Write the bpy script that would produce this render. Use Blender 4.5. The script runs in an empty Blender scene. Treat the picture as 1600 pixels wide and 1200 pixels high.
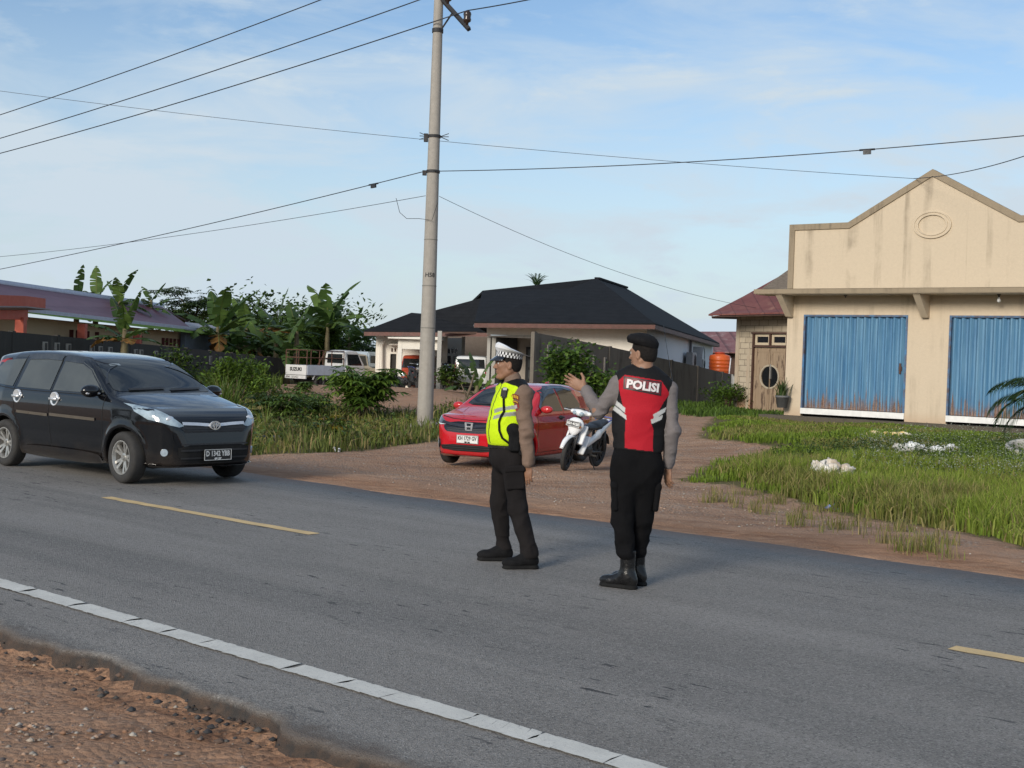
import bpy, bmesh, math, random
import numpy as np
from mathutils import Vector, Matrix
from mathutils.bvhtree import BVHTree

random.seed(7); rng = np.random.default_rng(7)
R = math.radians
scene = bpy.context.scene
COL = scene.collection

# ------------------------------------------------------------------ camera
F = 2000.0; CAMZ = 1.6; PITCH = R(1.03); ROLL = R(1.95)
cd = bpy.data.cameras.new('camera'); cam = bpy.data.objects.new('camera', cd); COL.objects.link(cam)
cd.sensor_width = 36; cd.lens = 36 * F / 1600; cd.clip_start = .05; cd.clip_end = 3000
CR = Matrix.Rotation(R(90) - PITCH, 3, 'X') @ Matrix.Rotation(ROLL, 3, 'Z')
cam.matrix_world = Matrix.Translation((0, 0, CAMZ)) @ CR.to_4x4()
scene.camera = cam

# ------------------------------------------------------------------ light
SUN_AZ, SUN_EL = R(-150), R(21)          # azimuth measured from +Y towards +X
w = bpy.data.worlds.new('World'); scene.world = w; w.use_nodes = True
nt = w.node_tree; nt.nodes.clear()
def wn(t, **k):
    n = nt.nodes.new(t)
    for a, b in k.items(): setattr(n, a, b)
    return n
sky = wn('ShaderNodeTexSky', sky_type='NISHITA', sun_disc=False)
sky.sun_elevation = SUN_EL; sky.sun_rotation = SUN_AZ; sky.air_density = 1.0; sky.dust_density = 1.2; sky.ozone_density = 2.6
tc = wn('ShaderNodeTexCoord'); mp = wn('ShaderNodeMapping'); mp.inputs['Scale'].default_value = (2.2, 2.2, 9.0)
mp.inputs['Rotation'].default_value = (R(4), R(-10), R(20))
nz = wn('ShaderNodeTexNoise'); nz.inputs['Scale'].default_value = 2.3; nz.inputs['Detail'].default_value = 8; nz.inputs['Roughness'].default_value = .58
nz.inputs['Distortion'].default_value = .6
rp = wn('ShaderNodeValToRGB'); rp.color_ramp.elements[0].position = .40; rp.color_ramp.elements[1].position = .70
mp2 = wn('ShaderNodeMapping'); mp2.inputs['Scale'].default_value = (7, 7, 22); mp2.inputs['Location'].default_value = (3.1, 1.2, .4)
nz2 = wn('ShaderNodeTexNoise'); nz2.inputs['Scale'].default_value = 1.6; nz2.inputs['Detail'].default_value = 7; nz2.inputs['Roughness'].default_value = .6
rp2 = wn('ShaderNodeValToRGB'); rp2.color_ramp.elements[0].position = .56; rp2.color_ramp.elements[1].position = .74
mxv = wn('ShaderNodeMath', operation='MULTIPLY'); mxv.inputs[1].default_value = .5
add = wn('ShaderNodeMath', operation='ADD', use_clamp=True)
m1 = wn('ShaderNodeMath', operation='MULTIPLY'); m1.inputs[1].default_value = .80
sep = wn('ShaderNodeSeparateXYZ')
hz = wn('ShaderNodeMapRange'); hz.inputs['From Min'].default_value = .0; hz.inputs['From Max'].default_value = .26; hz.inputs['To Min'].default_value = .80; hz.inputs['To Max'].default_value = .0
mx = wn('ShaderNodeMix', data_type='RGBA'); mx.inputs['B'].default_value = (4.05, 4.75, 5.35, 1)
bg = wn('ShaderNodeBackground'); bg.inputs['Strength'].default_value = .094
wo = wn('ShaderNodeOutputWorld'); L = nt.links.new
L(tc.outputs['Generated'], mp.inputs['Vector']); L(mp.outputs[0], nz.inputs['Vector']); L(nz.outputs['Fac'], rp.inputs['Fac'])
L(tc.outputs['Generated'], mp2.inputs['Vector']); L(mp2.outputs[0], nz2.inputs['Vector']); L(nz2.outputs['Fac'], rp2.inputs['Fac'])
L(rp.outputs['Color'], m1.inputs[0]); L(rp2.outputs['Color'], mxv.inputs[0])
L(tc.outputs['Generated'], sep.inputs[0]); L(sep.outputs['Z'], hz.inputs['Value'])
add2 = wn('ShaderNodeMath', operation='ADD', use_clamp=True)
L(m1.outputs[0], add.inputs[0]); L(mxv.outputs[0], add.inputs[1]); L(add.outputs[0], add2.inputs[0]); L(hz.outputs[0], add2.inputs[1])
L(add2.outputs[0], mx.inputs['Factor']); L(sky.outputs['Color'], mx.inputs['A']); L(mx.outputs['Result'], bg.inputs['Color']); L(bg.outputs[0], wo.inputs['Surface'])
sd = bpy.data.lights.new('sun', 'SUN'); sd.energy = 1.9; sd.angle = R(18); sd.color = (1, .92, .80)
so = bpy.data.objects.new('sun', sd); COL.objects.link(so)
sv = Vector((math.sin(SUN_AZ) * math.cos(SUN_EL), math.cos(SUN_AZ) * math.cos(SUN_EL), math.sin(SUN_EL)))
so.rotation_euler = sv.to_track_quat('Z', 'Y').to_euler(); so.location = sv * 60
scene.view_settings.view_transform = 'Standard'; scene.view_settings.look = 'None'
scene.view_settings.gamma = 1; scene.view_settings.use_curve_mapping = False
scene.view_settings.exposure = 0.68

# ------------------------------------------------------------------ projection helpers (survey of the real place)
def ray(px, py): return CR @ Vector(((px - 800) / F, (600 - py) / F, -1))
def at(px, py, D):
    d = ray(px, py); k = D / d.y
    return Vector((d.x * k, D, CAMZ + d.z * k))
def on_plane(px, py, p, n):
    d = ray(px, py); o = Vector((0, 0, CAMZ)); k = (Vector(p) - o).dot(Vector(n)) / d.dot(Vector(n))
    return o + d * k
def on_z(px, py, z=0.0):
    d = ray(px, py); k = (z - CAMZ) / d.z
    return Vector((d.x * k, d.y * k, z))
def project(P):
    q = CR.transposed() @ (Vector(P) - Vector((0, 0, CAMZ))); return 800 + F * q.x / -q.z, 600 - F * q.y / -q.z
def lerpD(x, xa, Da, xb, Db):
    f = (x - xa) / (xb - xa); return 1 / ((1 - f) / Da + f / Db)

# ------------------------------------------------------------------ terrain
RT = Vector((.6611, .7503)); RS = Vector((.7503, -.6611))
def ts(x, y): return RT.x * x + RT.y * y, RS.x * x + RS.y * y
def xy(t, s): return RT.x * t + RS.x * s, RT.y * t + RS.y * s
def sst(a, b, v):
    u = np.clip((v - a) / (b - a), 0, 1); return u * u * (3 - 2 * u)
def G(x, y):
    x = np.asarray(x, float); y = np.asarray(y, float)
    t = RT.x * x + RT.y * y; s = RS.x * x + RS.y * y
    z = .14 * sst(19, 32, t) - .21 * sst(10.9, 14.5, t) * (1 - sst(20, 31, t)) * (1 - .5 * sst(-8.5, -5, s))
    px = x / np.maximum(y, 1) * F                        # bank of dug earth on the left of the drive
    bank = sst(34, 41, y) * (1 - sst(46, 52, y)) * (1 - sst(-2.2, .5, x)) * sst(-18, -13, x)
    z = z + .38 * bank
    ditch = sst(10.7, 12.5, t) * (1 - sst(17, 24, t)) * (1 - sst(-14.5, -12.5, s))
    z = z - .06 * ditch
    und = .025 * (np.sin(1.7 * x + .6 * y) + np.sin(.9 * y - 1.3 * x + 2)) * sst(10.6, 13, t)
    z = z + und
    z = np.where(t < 10.37, -.05, z - .012)
    near = -.09 - .02 * np.sin(3 * s) * np.sin(2.2 * s + 1) + .05 * sst(3.2, 1.2, t) * 0
    z = np.where(t < 3.75, near, z)
    return z
def Gz(x, y): return float(G(x, y))
def on_g(px, py):
    z = 0.0
    for _ in range(12):
        p = on_z(px, py, z); z = .5 * z + .5 * Gz(p.x, p.y)
    return Vector((p.x, p.y, Gz(p.x, p.y)))

# ------------------------------------------------------------------ materials
def newmat(name):
    m = bpy.data.materials.new(name); m.use_nodes = True
    n = m.node_tree; b = n.nodes['Principled BSDF']
    return m, n, b
class N:
    """small node helper"""
    def __init__(s, nt): s.t = nt
    def n(s, typ, ins=None, **k):
        x = s.t.nodes.new(typ)
        for a, b in k.items(): setattr(x, a, b)
        for a, b in (ins or {}).items(): s.put(x.inputs[a], b)
        return x
    def put(s, sock, v):
        if isinstance(v, bpy.types.NodeSocket): s.t.links.new(v, sock)
        else: sock.default_value = v
    def pos(s): return s.n('ShaderNodeNewGeometry').outputs['Position']
    def obj(s): return s.n('ShaderNodeTexCoord').outputs['Object']
    def map(s, v, sc=(1, 1, 1), rot=(0, 0, 0), loc=(0, 0, 0)): return s.n('ShaderNodeMapping', {'Vector': v, 'Scale': sc, 'Rotation': rot, 'Location': loc}).outputs[0]
    def noise(s, v, scale, det=4, rough=.55, dist=0): return s.n('ShaderNodeTexNoise', {'Vector': v, 'Scale': scale, 'Detail': det, 'Roughness': rough, 'Distortion': dist}).outputs['Fac']
    def ramp(s, f, *st):
        r = s.n('ShaderNodeValToRGB', {'Fac': f}); e = r.color_ramp.elements
        while len(e) < len(st): e.new(.5)
        for q, (p, c) in zip(e, st): q.position = p; q.color = c if len(c) == 4 else (*c, 1)
        return r.outputs['Color']
    def step(s, f, a, b): return s.n('ShaderNodeMapRange', {'Value': f, 'From Min': a, 'From Max': b}, clamp=True).outputs[0]
    def mix(s, f, a, b, mode='MIX'):
        x = s.n('ShaderNodeMix', data_type='RGBA', blend_type=mode)
        s.put(x.inputs['Factor'], f)
        s.put(x.inputs['A'], a if isinstance(a, bpy.types.NodeSocket) or len(a) == 4 else (*a, 1)); s.put(x.inputs['B'], b if isinstance(b, bpy.types.NodeSocket) or len(b) == 4 else (*b, 1))
        return x.outputs['Result']
    def math(s, op, a, b=0.0, clamp=False):
        x = s.n('ShaderNodeMath', operation=op, use_clamp=clamp); s.put(x.inputs[0], a); s.put(x.inputs[1], b); return x.outputs[0]
    def bump(s, h, st, dist=.01): return s.n('ShaderNodeBump', {'Height': h, 'Strength': st, 'Distance': dist}).outputs[0]
MATS = {}
def pm(name, c, c2=None, scale=6, rough=.7, metal=0, bump=0, bscale=40, spec=.5, coat=0, var=.18, rvar=.1, stretch=(1, 1, 1), trans=0):
    if name in MATS: return MATS[name]
    m, n, b = newmat(name); h = N(n)
    v = h.map(h.obj(), stretch)
    c2 = c2 or tuple(x * (1 - var) for x in c)
    f = h.noise(v, scale, 6, .6)
    h.put(b.inputs['Base Color'], h.ramp(f, (.3, c), (.7, c2)))
    h.put(b.inputs['Roughness'], h.n('ShaderNodeMapRange', {'Value': h.noise(v, scale * 3, 3), 'From Min': .3, 'From Max': .7, 'To Min': max(0, rough - rvar), 'To Max': min(1, rough + rvar)}).outputs[0])
    b.inputs['Metallic'].default_value = metal; b.inputs['Specular IOR Level'].default_value = spec
    b.inputs['Coat Weight'].default_value = coat; b.inputs['Coat Roughness'].default_value = .0
    if trans: b.inputs['Transmission Weight'].default_value = trans
    if bump: h.put(b.inputs['Normal'], h.bump(h.noise(v, bscale, 4), bump, .02))
    MATS[name] = m; return m
def vcol(name, rough=.7, bump=0, bscale=60, spec=.4, trans=False, noise=.12, sheen=0, hue=None):
    """colour comes from the mesh's colour attribute (surface pattern), plus fine noise"""
    if name in MATS: return MATS[name]
    m, n, b = newmat(name); h = N(n)
    a = h.n('ShaderNodeVertexColor', layer_name='Col').outputs['Color']
    f = h.noise(h.obj(), bscale * .3, 4)
    c = h.mix(h.math('MULTIPLY', f, noise * 2), a, (0.0, 0.0, 0.0))
    h.put(b.inputs['Base Color'], c); b.inputs['Roughness'].default_value = rough; b.inputs['Specular IOR Level'].default_value = spec
    b.inputs['Sheen Weight'].default_value = sheen
    if bump: h.put(b.inputs['Normal'], h.bump(h.noise(h.obj(), bscale, 3), bump, .01))
    if trans:
        tr = h.n('ShaderNodeBsdfTranslucent', {'Color': c}); mxs = h.n('ShaderNodeMixShader', {'Fac': .3}); out = n.nodes['Material Output']
        h.put(mxs.inputs[1], b.outputs[0]); h.put(mxs.inputs[2], tr.outputs[0]); h.put(out.inputs['Surface'], mxs.outputs[0])
    MATS[name] = m; return m
def plaster(name, base, stain, amt=.5, zs=.12, hs=2.2, low=None, zlow=.6):
    if name in MATS: return MATS[name]
    m, n, b = newmat(name); h = N(n); p = h.pos()
    st = h.noise(h.map(p, (hs, hs, zs)), 1.5, 8, .65)
    bl = h.noise(p, .9, 6, .6); fn = h.noise(p, 14, 5, .7)
    f = h.math('MULTIPLY', h.step(st, .50, .74), h.step(bl, .40, .62))
    c = h.mix(h.step(fn, .25, .8), base, tuple(x * .9 for x in base))
    c = h.mix(h.math('MULTIPLY', f, amt), c, stain)
    if low:
        sx = h.n('ShaderNodeSeparateXYZ', {'Vector': p}).outputs['Z']
        g = h.math('ADD', sx, h.math('MULTIPLY', fn, .35))
        c = h.mix(h.math('MULTIPLY', h.step(g, zlow, zlow - .5), .8), c, low)
    h.put(b.inputs['Base Color'], c); b.inputs['Roughness'].default_value = .88; b.inputs['Specular IOR Level'].default_value = .25
    h.put(b.inputs['Normal'], h.bump(h.noise(p, 30, 5), .25, .02))
    MATS[name] = m; return m

# ------------------------------------------------------------------ mesh helpers
def tag(o, label=None, cat=None, group=None, kind=None):
    if label: o['label'] = label
    if cat: o['category'] = cat
    if group: o['group'] = group
    if kind: o['kind'] = kind
    return o
def empty(name, loc=(0, 0, 0), rz=0.0, label=None, cat=None, group=None):
    o = bpy.data.objects.new(name, None); COL.objects.link(o); o.location = loc; o.rotation_euler = (0, 0, rz); o.empty_display_size = .2
    return tag(o, label, cat, group)
def link(name, me, mats, parent=None, smooth=False, loc=None):
    o = bpy.data.objects.new(name, me); COL.objects.link(o)
    for m in (mats if isinstance(mats, (list, tuple)) else [mats]): me.materials.append(m)
    if smooth: me.polygons.foreach_set('use_smooth', [True] * len(me.polygons))
    if parent: o.parent = parent
    if loc: o.location = loc
    return o
class MB:
    def __init__(s): s.v = []; s.f = []; s.mi = []; s.c = []; s.col = None
    def add(s, vs, fs, mi=0, col=None):
        k = len(s.v); s.v += [tuple(p) for p in vs]; s.f += [tuple(i + k for i in f) for f in fs]; s.mi += [mi] * len(fs)
        s.c += [col or (1, 1, 1)] * len(vs)
        return s
    def quad(s, a, b, c, d, mi=0, col=None): return s.add([a, b, c, d], [(0, 1, 2, 3)], mi, col)
    def box(s, c, d, rot=None, mi=0, col=None, taper=1.0):
        x, y, z = d[0] / 2, d[1] / 2, d[2] / 2
        vs = [Vector((a * x * (taper if e > 0 else 1), b_ * y * (taper if e > 0 else 1), e * z)) for e in (-1, 1) for b_ in (-1, 1) for a in (-1, 1)]
        if rot is not None: vs = [rot @ v for v in vs]
        vs = [v + Vector(c) for v in vs]
        return s.add(vs, [(0, 2, 3, 1), (4, 5, 7, 6), (0, 1, 5, 4), (2, 6, 7, 3), (0, 4, 6, 2), (1, 3, 7, 5)], mi, col)
    def prism(s, poly, off, mi=0, col=None):
        """polygon (3-D points) extruded by vector off"""
        n = len(poly); off = Vector(off)
        vs = [Vector(p) for p in poly] + [Vector(p) + off for p in poly]
        return s.add(vs, [tuple(range(n))[::-1], tuple(range(n, 2 * n))] + [(i, (i + 1) % n, n + (i + 1) % n, n + i) for i in range(n)], mi, col)
    def tube(s, pts, r, seg=8, mi=0, cap=True, col=None):
        pts = [Vector(p) for p in pts]; n = len(pts); rr = r if isinstance(r, (list, tuple)) else [r] * n
        vs = []; up = Vector((0, 0, 1)); last = None
        for i, p in enumerate(pts):
            d = (pts[min(i + 1, n - 1)] - pts[max(i - 1, 0)]).normalized()
            if last is None:
                a = d.cross(up if abs(d.z) < .95 else Vector((1, 0, 0))).normalized()
            else: a = (last - d * last.dot(d)).normalized()
            last = a; b = d.cross(a)
            vs += [p + (a * math.cos(q) + b * math.sin(q)) * rr[i] for q in [2 * math.pi * k / seg for k in range(seg)]]
        fs = [(i * seg + k, i * seg + (k + 1) % seg, (i + 1) * seg + (k + 1) % seg, (i + 1) * seg + k) for i in range(n - 1) for k in range(seg)]
        if cap: fs += [tuple(range(seg))[::-1], tuple((n - 1) * seg + k for k in range(seg))]
        return s.add(vs, fs, mi, col)
    def lathe(s, prof, seg=24, M=None, mi=0, closed=False, col=None):
        """profile of (r, h) about local z"""
        M = M or Matrix.Identity(4); n = len(prof)
        vs = [M @ Vector((r * math.cos(2 * math.pi * k / seg), r * math.sin(2 * math.pi * k / seg), h)) for r, h in prof for k in range(seg)]
        rows = n if closed else n - 1
        fs = [(i * seg + k, i * seg + (k + 1) % seg, ((i + 1) % n) * seg + (k + 1) % seg, ((i + 1) % n) * seg + k) for i in range(rows) for k in range(seg)]
        return s.add(vs, fs, mi, col)
    def ell(s, c, r, seg=14, rings=9, M=None, mi=0, col=None):
        prof = [(math.sin(math.pi * i / rings), -math.cos(math.pi * i / rings)) for i in range(rings + 1)]
        prof[0] = (1e-4, -1); prof[-1] = (1e-4, 1)
        Q = Matrix.Translation(Vector(c)) @ (M.to_4x4() if M is not None else Matrix.Identity(4)) @ Matrix.Diagonal((r[0], r[1], r[2], 1))
        return s.lathe(prof, seg, Q, mi, col=col)
    def build(s, name, mats, parent=None, smooth=False, cols=False, fixn=True, bevel=0):
        me = bpy.data.meshes.new(name); me.from_pydata(s.v, [], s.f); me.polygons.foreach_set('material_index', s.mi)
        if cols:
            a = me.color_attributes.new('Col', 'FLOAT_COLOR', 'POINT')
            cc = np.ones((len(s.v), 4), np.float32); cc[:, :3] = np.array(s.c, np.float32)[:, :3]; a.data.foreach_set('color', cc.ravel())
        if fixn or bevel:
            bm = bmesh.new(); bm.from_mesh(me)
            if bevel:
                bmesh.ops.recalc_face_normals(bm, faces=bm.faces)
                bmesh.ops.bevel(bm, geom=[e for e in bm.edges if len(e.link_faces) == 2 and e.calc_face_angle(0) > .5], offset=bevel, segments=2, affect='EDGES', clamp_overlap=True)
            bmesh.ops.recalc_face_normals(bm, faces=bm.faces); bm.to_mesh(me); bm.free()
        return link(name, me, mats, parent, smooth)
def npmesh(name, V, Fq, mats, parent=None, col=None, smooth=False, mi=None):
    """fast mesh from numpy arrays; faces all the same size"""
    V = np.asarray(V, np.float32).reshape(-1, 3); Fq = np.asarray(Fq, np.int32); k = Fq.shape[1]
    me = bpy.data.meshes.new(name); me.vertices.add(len(V)); me.vertices.foreach_set('co', V.ravel())
    me.loops.add(Fq.size); me.loops.foreach_set('vertex_index', Fq.ravel())
    me.polygons.add(len(Fq)); me.polygons.foreach_set('loop_start', np.arange(0, Fq.size, k, dtype=np.int32))
    me.update(calc_edges=True); me.validate()
    if col is not None:
        a = me.color_attributes.new('Col', 'FLOAT_COLOR', 'POINT'); c4 = np.ones((len(V), 4), np.float32); c4[:, :3] = col; a.data.foreach_set('color', c4.ravel())
    if mi is not None: me.polygons.foreach_set('material_index', np.asarray(mi, np.int32))
    return link(name, me, mats, parent, smooth)
def text_verts(s, size, bold=0.0, res=2, width=None):
    """builtin-font text as a flat mesh centred on 0,0; returns verts, faces"""
    cu = bpy.data.curves.new('t', 'FONT'); cu.body = s; cu.size = size; cu.offset = bold; cu.resolution_u = res; cu.align_x = 'CENTER'; cu.align_y = 'CENTER'
    o = bpy.data.objects.new('t', cu); COL.objects.link(o)
    dg = bpy.context.evaluated_depsgraph_get(); me = o.evaluated_get(dg).to_mesh()
    vs = [Vector(v.co) for v in me.vertices]; fs = [tuple(p.vertices) for p in me.polygons]
    o.evaluated_get(dg).to_mesh_clear(); bpy.data.objects.remove(o)
    xs = [v.x for v in vs]; ys = [v.y for v in vs]; cx = (min(xs) + max(xs)) / 2; cy = (min(ys) + max(ys)) / 2
    k = (width / (max(xs) - min(xs))) if width else 1.0
    return [Vector(((v.x - cx) * k, v.y - cy, 0)) for v in vs], fs
def copy_tree(o, parent=None):
    c = o.copy(); COL.objects.link(c); c.parent = parent
    for ch in [x for x in COL.objects if x.parent == o]: copy_tree(ch, c)
    return c
# ================================================================== SETTING
def ground_mat():
    m, n, b = newmat('earth'); h = N(n); p = h.pos()
    zc = h.n('ShaderNodeVertexColor', layer_name='Col').outputs['Color']           # r: grass cover, g: gravel, b: damp red clay
    sp = h.n('ShaderNodeSeparateColor', {'Color': zc}); gr, gv, cl = sp.outputs[0], sp.outputs[1], sp.outputs[2]
    n1 = h.noise(p, .7, 8, .62); n2 = h.noise(p, 6, 8, .7); n3 = h.noise(p, 45, 5, .7)
    dirt = h.mix(h.step(n1, .35, .65), (.385, .222, .137), (.48, .297, .19))
    dirt = h.mix(h.math('MULTIPLY', h.step(n2, .45, .75), .55), dirt, (.26, .15, .095))
    dirt = h.mix(h.math('MULTIPLY', h.step(n3, .5, .8), .5), dirt, (.52, .40, .31))
    rut = h.noise(h.map(p, (.10, 1.5, 1), (0, 0, R(47)), (0, .3, 0)), 1.6, 5, .6); dirt = h.mix(h.math('MULTIPLY', h.step(rut, .52, .62), .55), dirt, (.25, .135, .08))      # wheel ruts
    vor = h.n('ShaderNodeTexVoronoi', {'Vector': p, 'Scale': 26.0}); vd = vor.outputs['Distance']; vc = vor.outputs['Color']
    grey = h.mix(h.n('ShaderNodeSeparateColor', {'Color': vc}).outputs[0], (.13, .115, .10), (.46, .42, .37))
    gm = h.math('MULTIPLY', gv, h.step(h.noise(p, 2.2, 6, .65), .40, .60))
    c = h.mix(h.math('MULTIPLY', gm, h.step(vd, .62, .40)), dirt, grey)
    clay = h.mix(h.step(h.noise(h.map(p, (1.2, 5, 1), (0, 0, R(41.4))), 1.6, 7, .6), .35, .7), (.27, .14, .08), (.46, .275, .17))
    c = h.mix(cl, c, clay)
    gc = h.mix(h.step(n2, .3, .7), (.055, .075, .018), (.11, .10, .035))
    gf = h.step(h.math('ADD', gr, h.math('MULTIPLY', h.math('SUBTRACT', n2, .5), .9)), .38, .62)
    c = h.mix(h.math('MULTIPLY', gf, .85), c, gc)
    h.put(b.inputs['Base Color'], c); b.inputs['Roughness'].default_value = .93; b.inputs['Specular IOR Level'].default_value = .2
    hh = h.math('ADD', h.math('MULTIPLY', n3, .4), h.math('ADD', h.math('MULTIPLY', n2, 1.0), h.math('MULTIPLY', h.math('MULTIPLY', vd, gv), -1.2)))
    h.put(b.inputs['Normal'], h.bump(hh, .9, .05))
    return m
def asphalt_mat():
    m, n, b = newmat('asphalt'); h = N(n); p = h.pos()
    q = h.map(p, (1, 1, 1), (0, 0, R(41.38)))                   # x along the road
    trk = h.noise(h.map(q, (.05, 1.6, 1)), 1.0, 3, .5); fine = h.noise(p, 120, 4, .8); agg = h.n('ShaderNodeTexVoronoi', {'Vector': p, 'Scale': 115.0})
    wide = h.noise(h.map(q, (.12, 1.1, 1)), 1.2, 6, .6); pat = h.noise(p, .8, 6, .6)
    c = h.mix(h.step(wide, .35, .65), (.20, .186, .170), (.275, .256, .235))
    c = h.mix(h.math('MULTIPLY', h.step(pat, .45, .75), .4), c, (.15, .141, .131))
    c = h.mix(h.math('MULTIPLY', h.step(trk, .52, .66), .35), c, (.23, .22, .205)); c = h.mix(h.math('MULTIPLY', h.step(trk, .46, .36), .30), c, (.085, .083, .08))
    ac = h.n('ShaderNodeSeparateColor', {'Color': agg.outputs['Color']}).outputs[0]
    c = h.mix(h.math('MULTIPLY', h.step(ac, .74, .94), .6), c, (.36, .345, .32))
    c = h.mix(h.math('MULTIPLY', h.step(ac, .26, .06), .6), c, (.06, .058, .056))
    c = h.mix(h.math('MULTIPLY', h.step(fine, .5, .8), .45), c, (.06, .06, .065))
    tar = h.math('MULTIPLY', h.step(h.noise(h.map(q, (2.0, 9, 1)), 1.5, 4, .7), .61, .63), h.step(h.noise(p, .45, 2), .47, .56))
    c = h.mix(h.math('MULTIPLY', tar, .85), c, (.022, .022, .025))
    sx = h.n('ShaderNodeSeparateXYZ', {'Vector': p})
    t = h.math('ADD', h.math('MULTIPLY', sx.outputs['X'], RT.x), h.math('MULTIPLY', sx.outputs['Y'], RT.y))
    edge = h.math('ADD', t, h.math('MULTIPLY', h.noise(p, 1.5, 6, .65), .9))
    c = h.mix(h.math('MULTIPLY', h.step(edge, 10.35, 10.85), .75), c, (.30, .20, .15))    # red dust washed onto the edge
    c = h.mix(h.math('MULTIPLY', h.step(h.math('ADD', t, h.math('MULTIPLY', h.noise(p, 7, 5, .65), .35)), 3.80, 3.66), .75), c, (.10, .075, .058)); c = h.mix(h.math('MULTIPLY', h.step(sx.outputs['Z'], -.006, -.03), .92), c, h.mix(h.step(h.noise(p, 9, 5, .7), .4, .65), (.030, .027, .025), (.085, .055, .038)))      # crumbled, soil-stained near edge
    h.put(b.inputs['Base Color'], c); b.inputs['Roughness'].default_value = .78; b.inputs['Specular IOR Level'].default_value = .35
    h.put(b.inputs['Normal'], h.bump(h.math('ADD', h.math('MULTIPLY', agg.outputs['Distance'], 1.0), fine), .55, .012))
    return m

def world_poly(pts): return [tuple(on_g(*p).xy) for p in pts]
def in_poly(X, Y, poly):
    X = np.asarray(X); Y = np.asarray(Y); r = np.zeros(X.shape, bool); n = len(poly); j = n - 1
    for i in range(n):
        xi, yi = poly[i]; xj, yj = poly[j]
        c = ((yi > Y) != (yj > Y)) & (X < (xj - xi) * (Y - yi) / (yj - yi + 1e-12) + xi); r ^= c; j = i
    return r
def poly_soft(X, Y, poly, d):
    """about 1 inside, falling to 0 over d outside the polygon"""
    ins = in_poly(X, Y, poly); dm = np.full(X.shape, 1e9)
    for i in range(len(poly)):
        a = np.array(poly[i - 1]); b = np.array(poly[i]); e = b - a
        u = np.clip(((X - a[0]) * e[0] + (Y - a[1]) * e[1]) / (e @ e + 1e-9), 0, 1)
        dm = np.minimum(dm, np.hypot(X - a[0] - u * e[0], Y - a[1] - u * e[1]))
    sd_ = np.where(ins, dm, -dm); return np.clip(.5 + sd_ / (2 * d), 0, 1)
GRASS_R = world_poly([(1060, 752), (1130, 757), (1270, 793), (1480, 828), (1640, 870), (1750, 855), (1700, 668), (1235, 650), (1150, 640), (1110, 655), (1090, 685), (1150, 690), (1220, 700), (1120, 722)])
VERGE_L = world_poly([(-150, 690), (395, 712), (500, 708), (600, 700), (685, 690), (700, 660), (745, 640), (650, 640), (560, 640), (400, 612), (250, 600), (-200, 560)])
FAR_G = [(-120, 62), (9, 58), (60, 60), (300, 600), (-400, 600)]
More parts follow.
